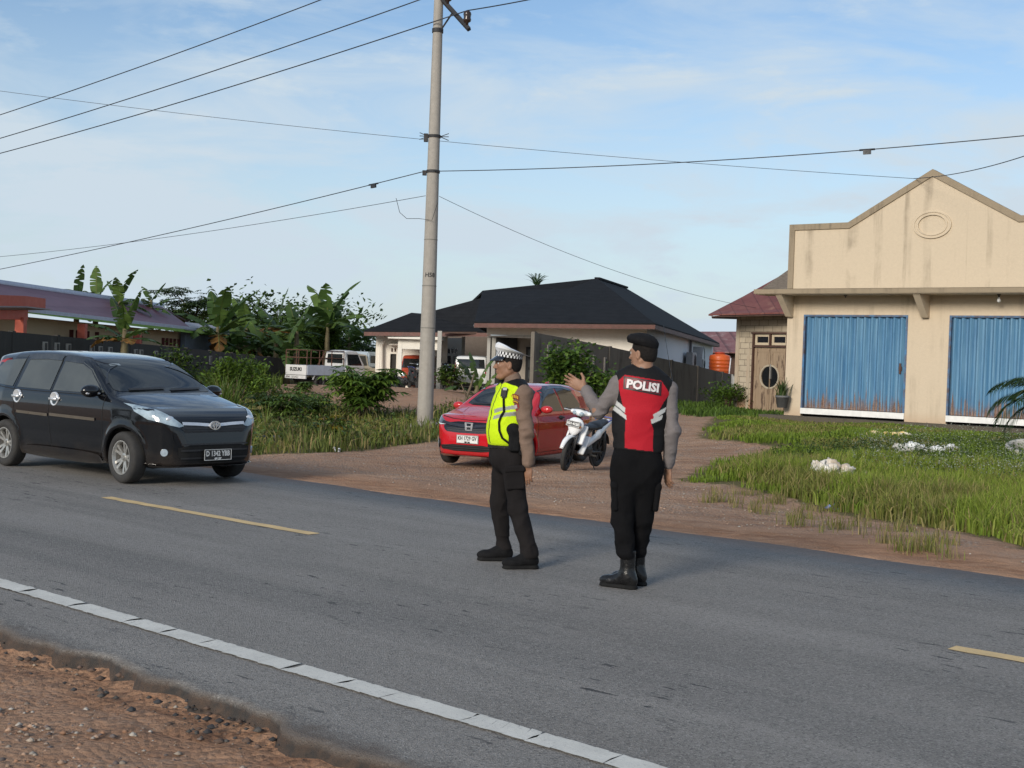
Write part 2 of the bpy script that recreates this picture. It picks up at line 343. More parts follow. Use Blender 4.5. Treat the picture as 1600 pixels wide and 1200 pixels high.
def make_ground():
    tt = np.concatenate([np.arange(-40, -2, 4.0), np.arange(-2, 3.2, .12), np.arange(3.2, 3.8, .05), np.arange(3.8, 10.2, .8), np.arange(10.2, 11.2, .08), np.arange(11.2, 26, .2), np.arange(26, 60, .6), np.geomspace(60, 900, 18)])
    ss = np.concatenate([-np.geomspace(900, 60, 14), np.arange(-58, -30, .8), np.arange(-30, 6, .2), np.arange(6, 30, 1.5), np.geomspace(30, 500, 10)])
    T, S = np.meshgrid(tt, ss, indexing='ij'); X = RT.x * T + RS.x * S; Y = RT.y * T + RS.y * S
    Z = G(X, Y)
    Z = Z + (rng.random(Z.shape) - .5) * np.where((T > 10.5) | (T < 3.5), .03, 0) * (T < 60)
    ragged = 3.52 + .10 * np.sin(1.3 * S) * np.sin(.7 * S + 1) + .05 * np.sin(5.1 * S + .4)
    Z = np.where(T < 3.8, np.where(T > ragged, np.maximum(-.006 - 0 * T, Z) * 0 - .06, Z), Z)
    a = poly_soft(X, Y, GRASS_R, .5); bL = poly_soft(X, Y, VERGE_L, .6); c = poly_soft(X, Y, FAR_G, 2)
    gr = np.clip(np.maximum(np.maximum(a, bL), c), 0, 1)
    gv = np.clip(sst(11.2, 12.4, T) * (1 - gr) * .6 + (T < 3.6) * .4, 0, 1)
    cl = np.exp(-((T - 10.75 - .25 * np.sin(.9 * S)) / .42) ** 2) * (T > 10) + .45 * (T < 3.6) + .4 * np.exp(-((T - 3.42) / .16) ** 2) * (T < 4) + .5 * sst(30, 35, Y) * (1 - sst(46, 52, Y)) * (1 - sst(-2, .5, X)) * sst(-19, -14, X)
    col = np.stack([gr, gv, np.clip(cl, 0, 1)], -1).reshape(-1, 3)
    nT, nS = T.shape; I = np.arange(nT * nS).reshape(nT, nS)
    Fq = np.stack([I[:-1, :-1], I[1:, :-1], I[1:, 1:], I[:-1, 1:]], -1).reshape(-1, 4)
    o = npmesh('ground', np.stack([X, Y, Z], -1).reshape(-1, 3), Fq, ground_mat(), col=col, smooth=True); tag(o, kind='structure')
    # the asphalt, with a broken near edge that drops to the shoulder
    S2 = np.concatenate([-np.geomspace(700, 40, 30), np.arange(-39, 8, .06), np.geomspace(8, 300, 20)])
    e = 3.55 + .09 * np.sin(1.3 * S2) * np.sin(.7 * S2 + 1) + .04 * np.sin(5.1 * S2 + .4) + .03 * np.sin(13 * S2) * np.sin(3.3 * S2) + (rng.random(S2.shape) - .5) * .03
    fe = 10.37 + .05 * np.sin(.8 * S2) + .03 * np.sin(3.1 * S2 + 1) + (rng.random(S2.shape) - .5) * .02
    rows = [(e - .05, -.13 + 0 * e), (e - .012, -.045 + 0 * e), (e, 0 * e - .004), (e + .06, 0 * e), (0 * e + 5, 0 * e), (0 * e + 7.2, 0 * e + .004), (0 * e + 9, 0 * e), (fe, 0 * e - .002), (fe + .04, 0 * e - .06)]
    V = np.stack([np.stack([RT.x * t_ + RS.x * S2, RT.y * t_ + RS.y * S2, z_], -1) for t_, z_ in rows], 0); nr, nc = V.shape[:2]
    I = np.arange(nr * nc).reshape(nr, nc); Fq = np.stack([I[:-1, :-1], I[1:, :-1], I[1:, 1:], I[:-1, 1:]], -1).reshape(-1, 4)
    o = npmesh('road', V.reshape(-1, 3), Fq, asphalt_mat(), smooth=False); tag(o, kind='structure')
make_ground()

def paint_mat(name, c, worn):
    m, n, b = newmat(name); h = N(n); p = h.pos()
    q = h.map(p, (1, 1, 1), (0, 0, R(41.38)))
    f = h.noise(p, 60, 5, .75); g = h.noise(p, 5, 5, .6)
    cc = h.mix(h.step(g, .3, .7), c, tuple(x * .8 for x in c))
    cc = h.mix(h.math('MULTIPLY', h.step(f, .56, .72), worn), cc, (.16, .16, .165))
    h.put(b.inputs['Base Color'], cc); b.inputs['Roughness'].default_value = .7; h.put(b.inputs['Normal'], h.bump(f, .4, .01))
    return m
PAINTW = paint_mat('white_road_paint', (.68, .66, .60), .6); PAINTY = paint_mat('yellow_road_paint', (.70, .50, .24), .6); CRACK = pm('tar_crack', (.05, .05, .052), rough=.9)
def strip(name, t0, t1, s0, s1, mat, n=40, jit=.012, z=.0085):
    b = MB(); S = np.linspace(s0, s1, n + 1)
    A = [Vector((*xy(t0 + random.uniform(-jit, jit), s), z)) for s in S]; B = [Vector((*xy(t1 + random.uniform(-jit, jit), s), z)) for s in S]
    for i in range(n): b.quad(A[i], A[i + 1], B[i + 1], B[i])
    return tag(b.build(name, mat), kind='structure')
# edge line: the worn thermoplastic is cracked across into plates
s = -30.0; wl = MB()
while s < 8:
    ln = random.uniform(.26, .75) if s > -14 else 2.0
    n_ = max(2, int(ln / .06)); sk = random.uniform(-.035, .035); gp = random.choice((.0005, .001, .002, .003)); mid = random.uniform(-.025, .025)
    for i in range(n_):
        a0 = s + gp + (ln - gp) * i / n_; a1 = s + gp + (ln - gp) * (i + 1) / n_
        def P(t, ss): return Vector((*xy(t + random.uniform(-.006, .006), ss + (sk if t > 4.2 else (mid + sk / 2 if t > 4.1 else 0))), .0085))
        q0, q1, q2, q3, q4, q5 = P(4.085, a0), P(4.085, a1), P(4.16, a1), P(4.16, a0), P(4.235, a1), P(4.235, a0); wl.quad(q0, q1, q2, q3); wl.quad(q3, q2, q4, q5)
    s += ln
tag(wl.build('road_edge_line', PAINTW), kind='structure')
def sdash(px, py): p = on_z(px, py, 0); return ts(p.x, p.y)
t0, s0 = sdash(169, 777.5); t1, s1 = sdash(508, 834); t2, s2 = sdash(1486, 1014)
for a, b_ in ((s0, s1), (s2, s2 + 3.2), (s0 - 8.2, s0 - 5.0)): strip('road_centre_dash', (t0 + t2) / 2 - .075, (t0 + t2) / 2 + .055, a, b_, PAINTY, n=24)

# loose stones of the near shoulder and of the drive
def stones(name, n, pts, smin, smax, col, sq=.6):
    base = np.array([(0, 0, 1), (.9, 0, .1), (.25, .8, .05), (-.75, .5, .1), (-.7, -.55, 0), (.3, -.85, .1), (0, 0, -.6)], float)
    fs = np.array([(0, 1, 2), (0, 2, 3), (0, 3, 4), (0, 4, 5), (0, 5, 1), (6, 2, 1), (6, 3, 2), (6, 4, 3), (6, 5, 4), (6, 1, 5)])
    P = pts; n = len(P); a = rng.random(n) * 6.283; r = smin + (smax - smin) * rng.random(n) ** 3
    B = base[None] * (1 + .35 * (rng.random((n, 7, 3)) - .5)); B[..., 2] *= sq
    ca, sa = np.cos(a)[:, None], np.sin(a)[:, None]
    X = (B[..., 0] * ca - B[..., 1] * sa) * r[:, None] + P[:, 0, None]; Y = (B[..., 0] * sa + B[..., 1] * ca) * r[:, None] + P[:, 1, None]; Z = B[..., 2] * r[:, None] + P[:, 2, None]
    V = np.stack([X, Y, Z], -1).reshape(-1, 3); Fq = (fs[None] + 7 * np.arange(n)[:, None, None]).reshape(-1, 3)
    pal = np.array(col); c = pal[rng.integers(0, len(pal), n)] * (.7 + .6 * rng.random((n, 1)))
    return npmesh(name, V, Fq, vcol('stone', .9, .5, 90), col=np.repeat(c, 7, 0))
def scatter_ts(n, t0, t1, s0, s1, dens=None):
    t = t0 + (t1 - t0) * rng.random(n); s_ = s0 + (s1 - s0) * rng.random(n)
    X = RT.x * t + RS.x * s_; Y = RT.y * t + RS.y * s_
    if dens is not None:
        k = rng.random(n) < dens(X, Y, t, s_); X, Y = X[k], Y[k]
    return np.stack([X, Y, G(X, Y)], -1)
pal = [(.36, .30, .24), (.30, .23, .18), (.40, .27, .19), (.42, .38, .33), (.16, .13, .12), (.32, .18, .11)]
tag(stones('shoulder_gravel', 0, scatter_ts(46000, -.5, 3.5, -9, 3, lambda X, Y, t, s_: .8 - .7 * sst(2.6, 3.35, t)), .004, .024, pal), 'loose grey and red stones of the near road shoulder', 'gravel', kind='stuff')
tag(stones('drive_gravel', 0, scatter_ts(30000, 11.2, 30, -32, -4, lambda X, Y, t, s_: (1 - np.maximum(poly_soft(X, Y, GRASS_R, .3), poly_soft(X, Y, VERGE_L, .3))) * (.25 + .75 * (np.sin(1.1 * X + .5 * Y) * np.sin(.8 * Y - .4 * X) > 0)) * (1 - sst(19, 30, t))), .005, .024, pal[:4] + [(.40, .28, .21)]), 'pale crushed stone spread over the dirt drive', 'gravel', kind='stuff')
# broken lumps of asphalt along the crumbling edge
lp = scatter_ts(1500, 3.25, 3.62, -12, 2, lambda X, Y, t, s_: .25 + .75 * (np.sin(2.3 * s_) > .4)); lp[:, 2] = -.06
tag(stones('asphalt_crumbs', 0, lp, .006, .032, [(.045, .045, .048), (.07, .065, .06), (.12, .08, .06)]), 'dark crumbs broken off the near asphalt edge', 'gravel', kind='stuff')
# ================================================================== BUILDINGS
def thick(mb, pts, th, mi=0):
    """flat polygon given thickness straight down"""
    return mb.prism(pts, (0, 0, -th), mi)
def wallq(mb, tl, tr, zb=None, th=.15, mi=0, bl=None, br=None):
    """vertical wall slab from its top corners down; thickness goes away from the camera"""
    tl = Vector(tl); tr = Vector(tr)
    bl = Vector((tl.x, tl.y, zb)) if bl is None else Vector(bl); br = Vector((tr.x, tr.y, zb)) if br is None else Vector(br)
    d = (tr - tl); nrm = Vector((-d.y, d.x, 0)).normalized()
    return mb.prism([tl, tr, br, bl], nrm * th, mi)

# ------------------------------------------------------------------ materials
SHOPW = plaster('cream_plaster', (.58, .485, .365), (.16, .125, .085), .5, .10, 2.6, low=(.40, .27, .17), zlow=.75)
SHOPP = plaster('stained_plaster', (.56, .47, .35), (.17, .135, .095), .85, .09, 1.5)
GRIME = plaster('grimy_cement', (.29, .235, .165), (.10, .085, .065), .9, .3, 3.0)
HOUSEW = plaster('pale_house_plaster', (.80, .76, .68), (.6, .53, .44), .35, .15, 1.5)
HOUSESHADE = plaster('shaded_house_plaster', (.72, .74, .76), (.5, .5, .5), .3, .15, 1.5)  # cooler, darker copy of the house plaster: the side wall's shade in the colour
CONC = plaster('raw_concrete', (.42, .41, .38), (.2, .19, .17), .6, .2, 3)
DARKC = plaster('mouldy_concrete', (.062, .056, .050), (.16, .14, .12), .55, .25, 2.2)
DARKC2 = plaster('mouldy_block_wall', (.17, .15, .125), (.03, .028, .025), .92, .3, 1.6)
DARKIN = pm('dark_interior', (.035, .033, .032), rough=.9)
GLASSD = pm('dark_window_glass', (.012, .014, .016), rough=.08, spec=.6, rvar=.03)
WHITET = pm('white_tile', (.80, .80, .78), rough=.35)
BROWNW = pm('dark_brown_timber', (.09, .045, .03), (.05, .025, .018), 9, .7)
BLACKP = pm('black_paint', (.02, .02, .022), rough=.5)
def roofmat(name, c1, c2, axis, pitch, rot=0.0, rough=.55, rust=None, spec=.4, gap=.12):
    m, n, b = newmat(name); h = N(n); p = h.pos()
    q = h.map(p, (1, 1, 1), (0, 0, rot)); sx = h.n('ShaderNodeSeparateXYZ', {'Vector': q})
    fr = h.math('FRACT', h.math('DIVIDE', sx.outputs[axis], pitch))
    c = h.mix(h.step(h.noise(p, 2.5, 6, .65), .3, .7), c1, c2)
    if rust: c = h.mix(h.step(h.noise(h.map(p, (1, 1, 1)), 1.1, 8, .7), .55, .70), c, rust)
    edge = h.math('MULTIPLY', h.step(fr, gap, 0.0), .7)
    c = h.mix(edge, c, tuple(x * .25 for x in c1))
    h.put(b.inputs['Base Color'], c); b.inputs['Roughness'].default_value = rough; b.inputs['Specular IOR Level'].default_value = spec
    h.put(b.inputs['Normal'], h.bump(fr, .5, .05))
    return m
ROOFB = roofmat('black_tile_roof', (.011, .012, .014), (.018, .019, .022), 'Z', .155, rough=.8, spec=.12)
ROOFP = roofmat('purple_sheet_roof', (.095, .035, .055), (.135, .055, .08), 'Y', .75, rough=.5, gap=.04)
ROOFM = roofmat('maroon_sheet_roof', (.13, .035, .03), (.19, .07, .055), 'X', .42, rough=.55, rust=(.30, .16, .11), gap=.1)
ROOFR = roofmat('faded_red_roof', (.16, .05, .05), (.26, .13, .12), 'X', .9, rough=.6, rust=(.45, .38, .36), gap=.3)
def block_mat():
    m, n, b = newmat('cement_block_wall'); h = N(n); o = h.obj()
    br = h.n('ShaderNodeTexBrick', {'Vector': h.map(o, (1, 1, 1), (0, 0, 0)), 'Color1': (.46, .39, .29, 1), 'Color2': (.36, .30, .22, 1), 'Mortar': (.14, .115, .09, 1), 'Scale': 1.0, 'Mortar Size': .012, 'Brick Width': .42, 'Row Height': .20, 'Mortar Smooth': .3})
    c = h.mix(h.math('MULTIPLY', h.step(h.noise(o, 6, 6, .7), .45, .75), .5), br.outputs['Color'], (.55, .47, .36))
    z = h.n('ShaderNodeSeparateXYZ', {'Vector': h.pos()}).outputs['Z']
    c = h.mix(h.math('MULTIPLY', h.step(h.math('ADD', z, h.math('MULTIPLY', h.noise(o, 3, 4), .5)), 1.0, .55), .75), c, (.40, .22, .13))
    h.put(b.inputs['Base Color'], c); b.inputs['Roughness'].default_value = .92
    h.put(b.inputs['Normal'], h.bump(br.outputs['Fac'], -.6, .03)); return m
BLOCK = block_mat()
def shutter_mat():
    m, n, b = newmat('rusty_blue_shutter'); h = N(n); o = h.obj(); s3 = h.n('ShaderNodeSeparateXYZ', {'Vector': o}); z = s3.outputs['Z']
    base = h.mix(h.step(h.noise(h.map(o, (3, 3, .4)), 2, 6, .6), .3, .7), (.055, .155, .29), (.09, .225, .37))
    fade = h.step(h.noise(h.map(o, (9, 9, .5)), 1.2, 5, .6), .42, .66)
    base = h.mix(h.math('MULTIPLY', fade, .45), base, (.20, .36, .48))
    streak = h.noise(h.map(o, (16, 16, .9)), 1.0, 6, .6)
    hgt = h.math('MULTIPLY', h.math('SUBTRACT', .75, z), .30)
    rustf = h.step(h.math('ADD', streak, hgt), .66, .72)
    rc = h.mix(h.step(h.noise(o, 22, 5, .7), .35, .65), (.13, .055, .03), (.27, .19, .14))
    c = h.mix(h.math('MULTIPLY', rustf, .95), base, rc)
    foot = h.step(h.math('ADD', z, h.math('MULTIPLY', h.noise(h.map(o, (6, 6, .6)), 1.3, 5), 1.5)), 1.02, .62)
    c = h.mix(h.math('MULTIPLY', foot, .8), c, rc)
    h.put(b.inputs['Base Color'], c); b.inputs['Roughness'].default_value = .5; b.inputs['Specular IOR Level'].default_value = .4
    return m
SHUT = shutter_mat()
def oldwood_mat():
    m, n, b = newmat('weathered_door_wood'); h = N(n); o = h.obj()
    g = h.noise(h.map(o, (18, 18, .8)), 1.3, 7, .65); f = h.noise(h.map(o, (5, 5, 1.2)), 1.3, 5, .6)
    c = h.mix(h.step(g, .3, .7), (.33, .25, .17), (.24, .17, .11)); c = h.mix(h.math('MULTIPLY', h.step(f, .54, .62), .85), c, (.07, .04, .028))
    h.put(b.inputs['Base Color'], c); b.inputs['Roughness'].default_value = .8; return m
OLDW = oldwood_mat()

# ------------------------------------------------------------------ shop with blue shutters
def make_shop():
    P0 = at(1250, 640, 38.0); u = Vector((.795, -.607, 0)).normalized(); nrm = Vector((-u.y, u.x, 0)) * -1      # towards the road
    if nrm.y > 0: nrm = -nrm
    def W(px, py, off=0.0): return on_plane(px, py, P0 + nrm * off, nrm)
    rz = math.atan2(u.y, u.x); Min = Matrix.Rotation(-rz, 4, 'Z') @ Matrix.Translation(-P0)
    root = empty('shop_building', P0, rz, 'cream shop building with stepped gable and two blue rusty shutters', 'shop')
    def Lc(px, py, off=0.0): p = Min @ W(px, py, off); return p.x, p.z         # local: x along the front, y into the building, z up
    xl = Lc(1228, 560)[0]; x1a, zs = Lc(1251, 637); x1b = Lc(1415, 600)[0]; x2a = Lc(1480, 600)[0]; x2b = x2a + (x1b - x1a)
    xr = x2b + (x1a - xl); zt = Lc(1335, 492)[1]; zc = Lc(1300, 452)[1]; ztop = Lc(1280, 350)[1]; zb = -.55; dep = 7.5; th = .16
    zt2 = zt
    # wall: piers, lintel, sides and back, one mesh
    wm = MB()
    def bx(a, b_, c, d, e, f, mi=0, m=wm): m.box(((a + b_) / 2, (c + d) / 2, (e + f) / 2), (b_ - a, d - c, f - e), mi=mi)
    for a, b_ in ((xl, x1a), (x1b, x2a), (x2b, xr)): bx(a, b_, 0, th, zb, zt)
    bx(xl, xr, 0, th, zt, zc); bx(xl, xl + th, th, dep, zb, zc); bx(xr - th, xr, th, dep, zb, zc); bx(xl, xr, dep, dep + th, zb, zc)
    wm.build('wall', SHOPW, root)
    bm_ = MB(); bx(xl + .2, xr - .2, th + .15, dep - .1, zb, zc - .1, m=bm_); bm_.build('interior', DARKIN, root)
    # parapet with gable
    g = [Lc(1237, 352), Lc(1328, 348), Lc(1462, 265), Lc(1597, 333)]; xg0 = Lc(1237, 352)[0]
    k = g[3][0]; flat = g[1][0] - g[0][0]; zg = (g[0][1] + g[1][1]) / 2
    xm = (g[1][0] + k) / 2
    prof = [(xg0, zg), (g[1][0], zg), (xm, g[2][1]), (k, zg), (k + flat, zg), (k + flat, zc + .02), (xg0, zc + .02)]
    def P3(pr, y): return [Vector((a, y, c)) for a, c in pr]
    pa = MB(); pa.prism(P3(prof, -.10), (0, .22, 0)); pa.build('parapet', SHOPP, root)
    mo = MB(); t = .17
    top = prof[:5]; inner = [(xg0, zg - t), (g[1][0] + .04, zg - t), (xm, g[2][1] - t * 1.15), (k - .04, zg - t), (k + flat, zg - t)]
    for i in range(4): mo.prism(P3([top[i], top[i + 1], inner[i + 1], inner[i]], -.145), (0, .30, 0))
    mo.prism(P3([(xg0, zg - t), (xg0 + .17, zg - t), (xg0 + .17, zc + .02), (xg0, zc + .02)], -.143), (0, .042, 0))
    mo.prism(P3([(k + flat - .17, zg - t), (k + flat, zg - t), (k + flat, zc + .02), (k + flat - .17, zc + .02)], -.143), (0, .042, 0))
    mo.build('parapet_moulding', GRIME, root)
    ox, oz = Lc(1459, 352); rx = Lc(1489, 352)[0] - ox; rzv = oz - Lc(1459, 373)[1]
    ov = MB(); n_ = 48
    for i in range(n_):
        a, b_ = 2 * math.pi * i / n_, 2 * math.pi * (i + 1) / n_
        def E(q, f): return Vector((ox + rx * f * math.cos(q), -.10, oz + rzv * f * math.sin(q)))
        for f0, f1, pr in ((1.0, .93, .05), (.93, .80, .028), (.80, .73, .05)): ov.prism([E(a, f0), E(b_, f0), E(b_, f1), E(a, f1)], (0, -pr, 0))
    ov.build('oval_moulding', SHOPP, root)
    # canopy and brackets
    cx0 = (Min @ on_plane(1178, 452, P0 + nrm * .95, nrm)); czt = cx0.z
    ca = MB(); bx(cx0.x, xr + .4, -.95, -.10, czt - .13, czt, m=ca)
    ca.build('canopy', [GRIME], root)
    ca = MB(); bx(cx0.x + .03, xr + .37, -.92, -.001, czt - .145, czt - .1305, m=ca); ca.build('canopy_soffit', SHOPP, root)
    def bracket(x):
        b_ = MB(); zl = czt - .148; pts = [(x, -.88, zl), (x, -.001, zl), (x, -.001, zl - .62), (x, -.14, zl - .62)]
        b_.prism([Vector(p) for p in pts], (.19, 0, 0)); b_.build('bracket', SHOPW, root)
    bracket(xl + .0); bracket(Lc(1443, 470)[0]); bracket(xr - .19)
    # shutters
    for a, b_ in ((x1a, x1b), (x2a, x2b)):
        f = MB(); fw = .055
        bx(a, a + fw, -.02, .10, zs, zt, m=f); bx(b_ - fw, b_, -.02, .10, zs, zt, m=f); bx(a + fw, b_ - fw, -.02, .10, zt - fw, zt, m=f)
        fr = f.build('shutter_frame', pm('rusty_blue_frame', (.05, .17, .34), (.09, .05, .035), 5, .6), root)
        sh = MB(); w_ = b_ - a - 2 * fw; n_ = 14; x0 = a + fw; zz = np.linspace(0, zt - fw - zs - .02, 12); st = w_ / n_
        xs = []
        for i in range(n_): xs += [(x0 + st * (i + .0), .095), (x0 + st * (i + .30), .012), (x0 + st * (i + .46), .012), (x0 + st * (i + .78), .095)]
        xs.append((x0 + w_, .095))
        for (xa, ya), (xb, yb) in zip(xs[:-1], xs[1:]):
            for za, zb_ in zip(zz[:-1], zz[1:]): sh.quad((xa, ya, za), (xb, yb, za), (xb, yb, zb_), (xa, ya, zb_))
        so_ = sh.build('shutter', SHUT, root, fixn=False); so_.location = (0, 0, zs + .012)
        hd = MB(); hx = b_ - fw - .12; hd.box((hx, .0, zs + 1.25), (.05, .05, .30)); hd.box((hx, .015, zs + 1.25), (.09, .02, .12)); hd.build('handle', pm('rust_iron', (.09, .05, .04), rough=.8), so_).location = (0, 0, -zs - .012)
        si = MB(); bx(a + .004, b_ - .004, -.045, .09, zs - .17, zs - .002, m=si); si.build('tiled_sill', WHITET, root)
    pl = MB(); bx(xl - .55, xr + .5, -.55, -.002, zb - .3, zs - .24, m=pl); pl.build('plinth', plaster('mossy_plinth', (.10, .085, .065), (.04, .045, .03), .8, .5, 3), root)
    # main roof behind the parapet
    rf = MB(); rf.prism([Vector((xl - .1, .3, zc + 1.1)), Vector((xr + .1, .3, zc + 1.1)), Vector((xr + .1, dep + .8, zc - .25)), Vector((xl - .1, dep + .8, zc - .25))], (0, 0, -.06)); rf.build('roof', ROOFM, root)
    # lamp bulb under the canopy is a thing that hangs from it
    bl = Matrix.Rotation(rz, 4, 'Z').to_4x4(); bl.translation = P0
    for px, broken in ((1569, 0), (1331, 1)):
        xx = Lc(px, 460)[0]; p = bl @ Vector((xx, -.45, czt - .15))
        lb = MB()
        lb.lathe([(.001, 0), (.05, 0), (.05, -.025), (.022, -.03), (.022, -.075), (.001, -.075)], 14)
        if not broken:
            r_ = empty('lamp_bulb', p, 0, 'white light bulb hanging under the shop canopy above the right shutter', 'light bulb')
            lb.build('socket', BLACKP, r_)
            g_ = MB(); g_.lathe([(.018, -.07), (.022, -.09), (.045, -.13), (.052, -.165), (.04, -.20), (.001, -.218)], 16); g_.build('bulb', pm('frosted_bulb', (.8, .8, .78), rough=.2), r_, True)
        else:
            o = lb.build('lamp_socket', pm('dull_socket', (.12, .1, .09), rough=.6)); o.location = p
            tag(o, 'empty dark lamp socket under the shop canopy above the left shutter', 'lamp socket')
    return root, P0, u, nrm
SHOP, SP0, SU, SN = make_shop()

# ------------------------------------------------------------------ block house beside the shop
def make_block_house():
    A = at(1147, 632, 45.5); B = at(1226, 636, 43.6); u = (B - A); u.z = 0; Lw = u.length; u.normalize(); rz = math.atan2(u.y, u.x)
    root = empty('block_house', A, rz, 'small unplastered cement block house with maroon roof beside the shop', 'house')
    Mi = Matrix.Rotation(-rz, 4, 'Z') @ Matrix.Translation(-A); n = Vector((-u.y, u.x, 0))
    def Lc(px, py): p = Mi @ on_plane(px, py, A, n); return p.x, p.z
    wt = Lc(1180, 489)[1]; Wd = Lw + 1.6; dep = 7
    dx0, dzt = Lc(1178, 519); dx1 = dx0 + (Lc(1203.5, 560)[0] - dx0) * 2
    w_ = MB(); zb = -.6
    for a, b_, z0, z1 in ((0, dx0, zb, wt), (dx1, Wd, zb, wt), (dx0, dx1, dzt, wt)): w_.box(((a + b_) / 2, .08, (z0 + z1) / 2), (b_ - a, .16, z1 - z0))
    o = w_.build('wall', BLOCK, root); 
    # block pattern lies in the local x-z plane: turn a copy of the mesh so that object x,y is along the wall
    o.data.transform(Matrix.Rotation(R(-90), 4, 'X')); o.rotation_euler = (R(90), 0, 0)
    w2 = MB(); w2.box((.08 - .0, dep / 2 + .16, (zb + wt) / 2), (.16, dep, wt - zb)); w2.box((Wd / 2, dep + .1, (zb + wt) / 2), (Wd, .1, wt - zb)); w2.build('side_wall', plaster('block_side', (.34, .28, .21), (.2, .16, .12), .6, .4, 2), root)
    p_ = MB(); p_.box((.07, -.012, wt / 2 - .3), (.16, .022, wt + .55)); p_.box((dx0 - .2, -.01, .8), (.13, .018, 2.4)); p_.build('plaster_strip', plaster('strip_cement', (.44, .37, .28), (.36, .2, .12), .7, .4, 2), root)
    # roof: front slope, left hip, weathered timber gable
    e0 = Mi @ at(1107, 491, 44.6); e1 = Mi @ at(1240, 487.5, 42.4); rid = Mi @ at(1206, 440, 47.5); rid2 = Mi @ at(1262, 405, 47.0); bl = Mi @ at(1113, 492, 52)
    rf = MB(); rf.prism([e0, e1, rid2, rid], (0, 0, -.05)); rf.prism([e0, rid, bl], (0, 0, -.05)); rf.build('roof', ROOFM, root)
    sf = MB(); s0 = e0 + Vector((.1, .05, -.07)); s1 = e1 + Vector((0, .05, -.07)); sf.prism([s0, s1, Vector((s1.x, .1, wt)), Vector((-.02, .1, wt))], (0, 0, -.03)); sf.prism([s0, Vector((-.02, .1, wt)), Vector((-.02, dep, wt)), bl - Vector((0, 0, .12))], (0, 0, -.03)); sf.build('eave_soffit', BROWNW, root)
    gb = MB(); gb.prism([Mi @ at(1190, 451, 43.2), Mi @ at(1231, 422, 43.2), Mi @ at(1231, 452, 43.2)], (0, .25, 0)); gb.build('timber_gable', pm('grey_boards', (.22, .19, .165), (.10, .085, .07), 9, .9, stretch=(1, 1, 8)), root)
    # double door with vent lights
    fr = MB(); ft = .06; zl = Lc(1195, 541)[1]
    for x in (dx0 + ft / 2, (dx0 + dx1) / 2, dx1 - ft / 2):
        fr.box((x, -.0, (dzt + (zl if abs(x - (dx0 + dx1) / 2) < .1 else zb)) / 2), (ft, .14, dzt - (zl if abs(x - (dx0 + dx1) / 2) < .1 else zb)))
    fr.box(((dx0 + dx1) / 2, -.003, dzt - ft / 2), (dx1 - dx0 + .12, .15, ft)); fr.box(((dx0 + dx1) / 2, -.001, zl), (dx1 - dx0, .145, ft)); fr.build('door_frame', BROWNW, root)
    mid = (dx0 + dx1) / 2
    for a, b_ in ((dx0 + ft, mid - ft / 2), (mid + ft / 2, dx1 - ft)):
        v = MB(); x0, x1, z0, z1 = a + .01, b_ - .01, zl + .04, dzt - ft - .01; bt = .085
        v.box(((x0 + x1) / 2, .03, z0 + bt / 2), (x1 - x0, .05, bt)); v.box(((x0 + x1) / 2, .03, z1 - bt / 2), (x1 - x0, .05, bt)); v.box((x0 + bt / 2, .03, (z0 + z1) / 2), (bt, .05, z1 - z0 - 2 * bt)); v.box((x1 - bt / 2, .03, (z0 + z1) / 2), (bt, .05, z1 - z0 - 2 * bt))
        vo = v.build('vent_window', pm('cream_wood', (.55, .46, .33), rough=.7), root)
        gl = MB(); gl.box(((x0 + x1) / 2, .045, (z0 + z1) / 2), (x1 - x0 - 2 * bt, .01, z1 - z0 - 2 * bt)); gl.build('pane', GLASSD, vo)
    zd = zl - .04
    for sgn, a, b_ in ((-1, dx0 + ft, mid - .012), (1, mid + .012, dx1 - ft)):
        d = MB(); w = b_ - a; d.box(((a + b_) / 2, .04, (zb + zd) / 2), (w, .05, zd - zb))
        for z0, z1 in ((-.35, .70), (1.05, zd - .14)):
            st = .10
            d.box(((a + b_) / 2, .012, z0), (w - .1, .018, .05)); d.box(((a + b_) / 2, .012, z1), (w - .1, .018, .05)); d.box((a + st, .012, (z0 + z1) / 2), (.05, .018, z1 - z0 - .05)); d.box((b_ - st, .012, (z0 + z1) / 2), (.05, .018, z1 - z0 - .05))
        do = d.build('door', OLDW, root)
    cz = Lc(1208, 589)[1]; rr = .36
    gl = MB(); rim = MB()
    for sgn in (-1, 1):
        pts = [Vector((mid + sgn * (.03 + (rr - .03) * max(0, math.cos(q))), .010, cz + rr * math.sin(q))) for q in np.linspace(-math.pi / 2, math.pi / 2, 17)]
        gl.prism(pts, (0, -.008, 0))
        for i in range(16):
            q0, q1 = -math.pi / 2 + math.pi * i / 16, -math.pi / 2 + math.pi * (i + 1) / 16
            def E(q, f): return Vector((mid + sgn * (.03 + rr * f * math.cos(q)), .012, cz + rr * f * math.sin(q)))
            rim.prism([E(q0, 1.0), E(q1, 1.0), E(q1, 1.16), E(q0, 1.16)], (0, -.03, 0))
    gl.build('round_window', GLASSD, root); rim.build('window_rim', pm('pale_rim', (.42, .36, .27), rough=.7), root)
    hd = MB(); hd.box((mid + .05, -.02, cz + .18), (.035, .05, .5)); hd.build('door_handle', pm('worn_steel', (.5, .49, .46), rough=.4, metal=.6), root)
make_block_house()

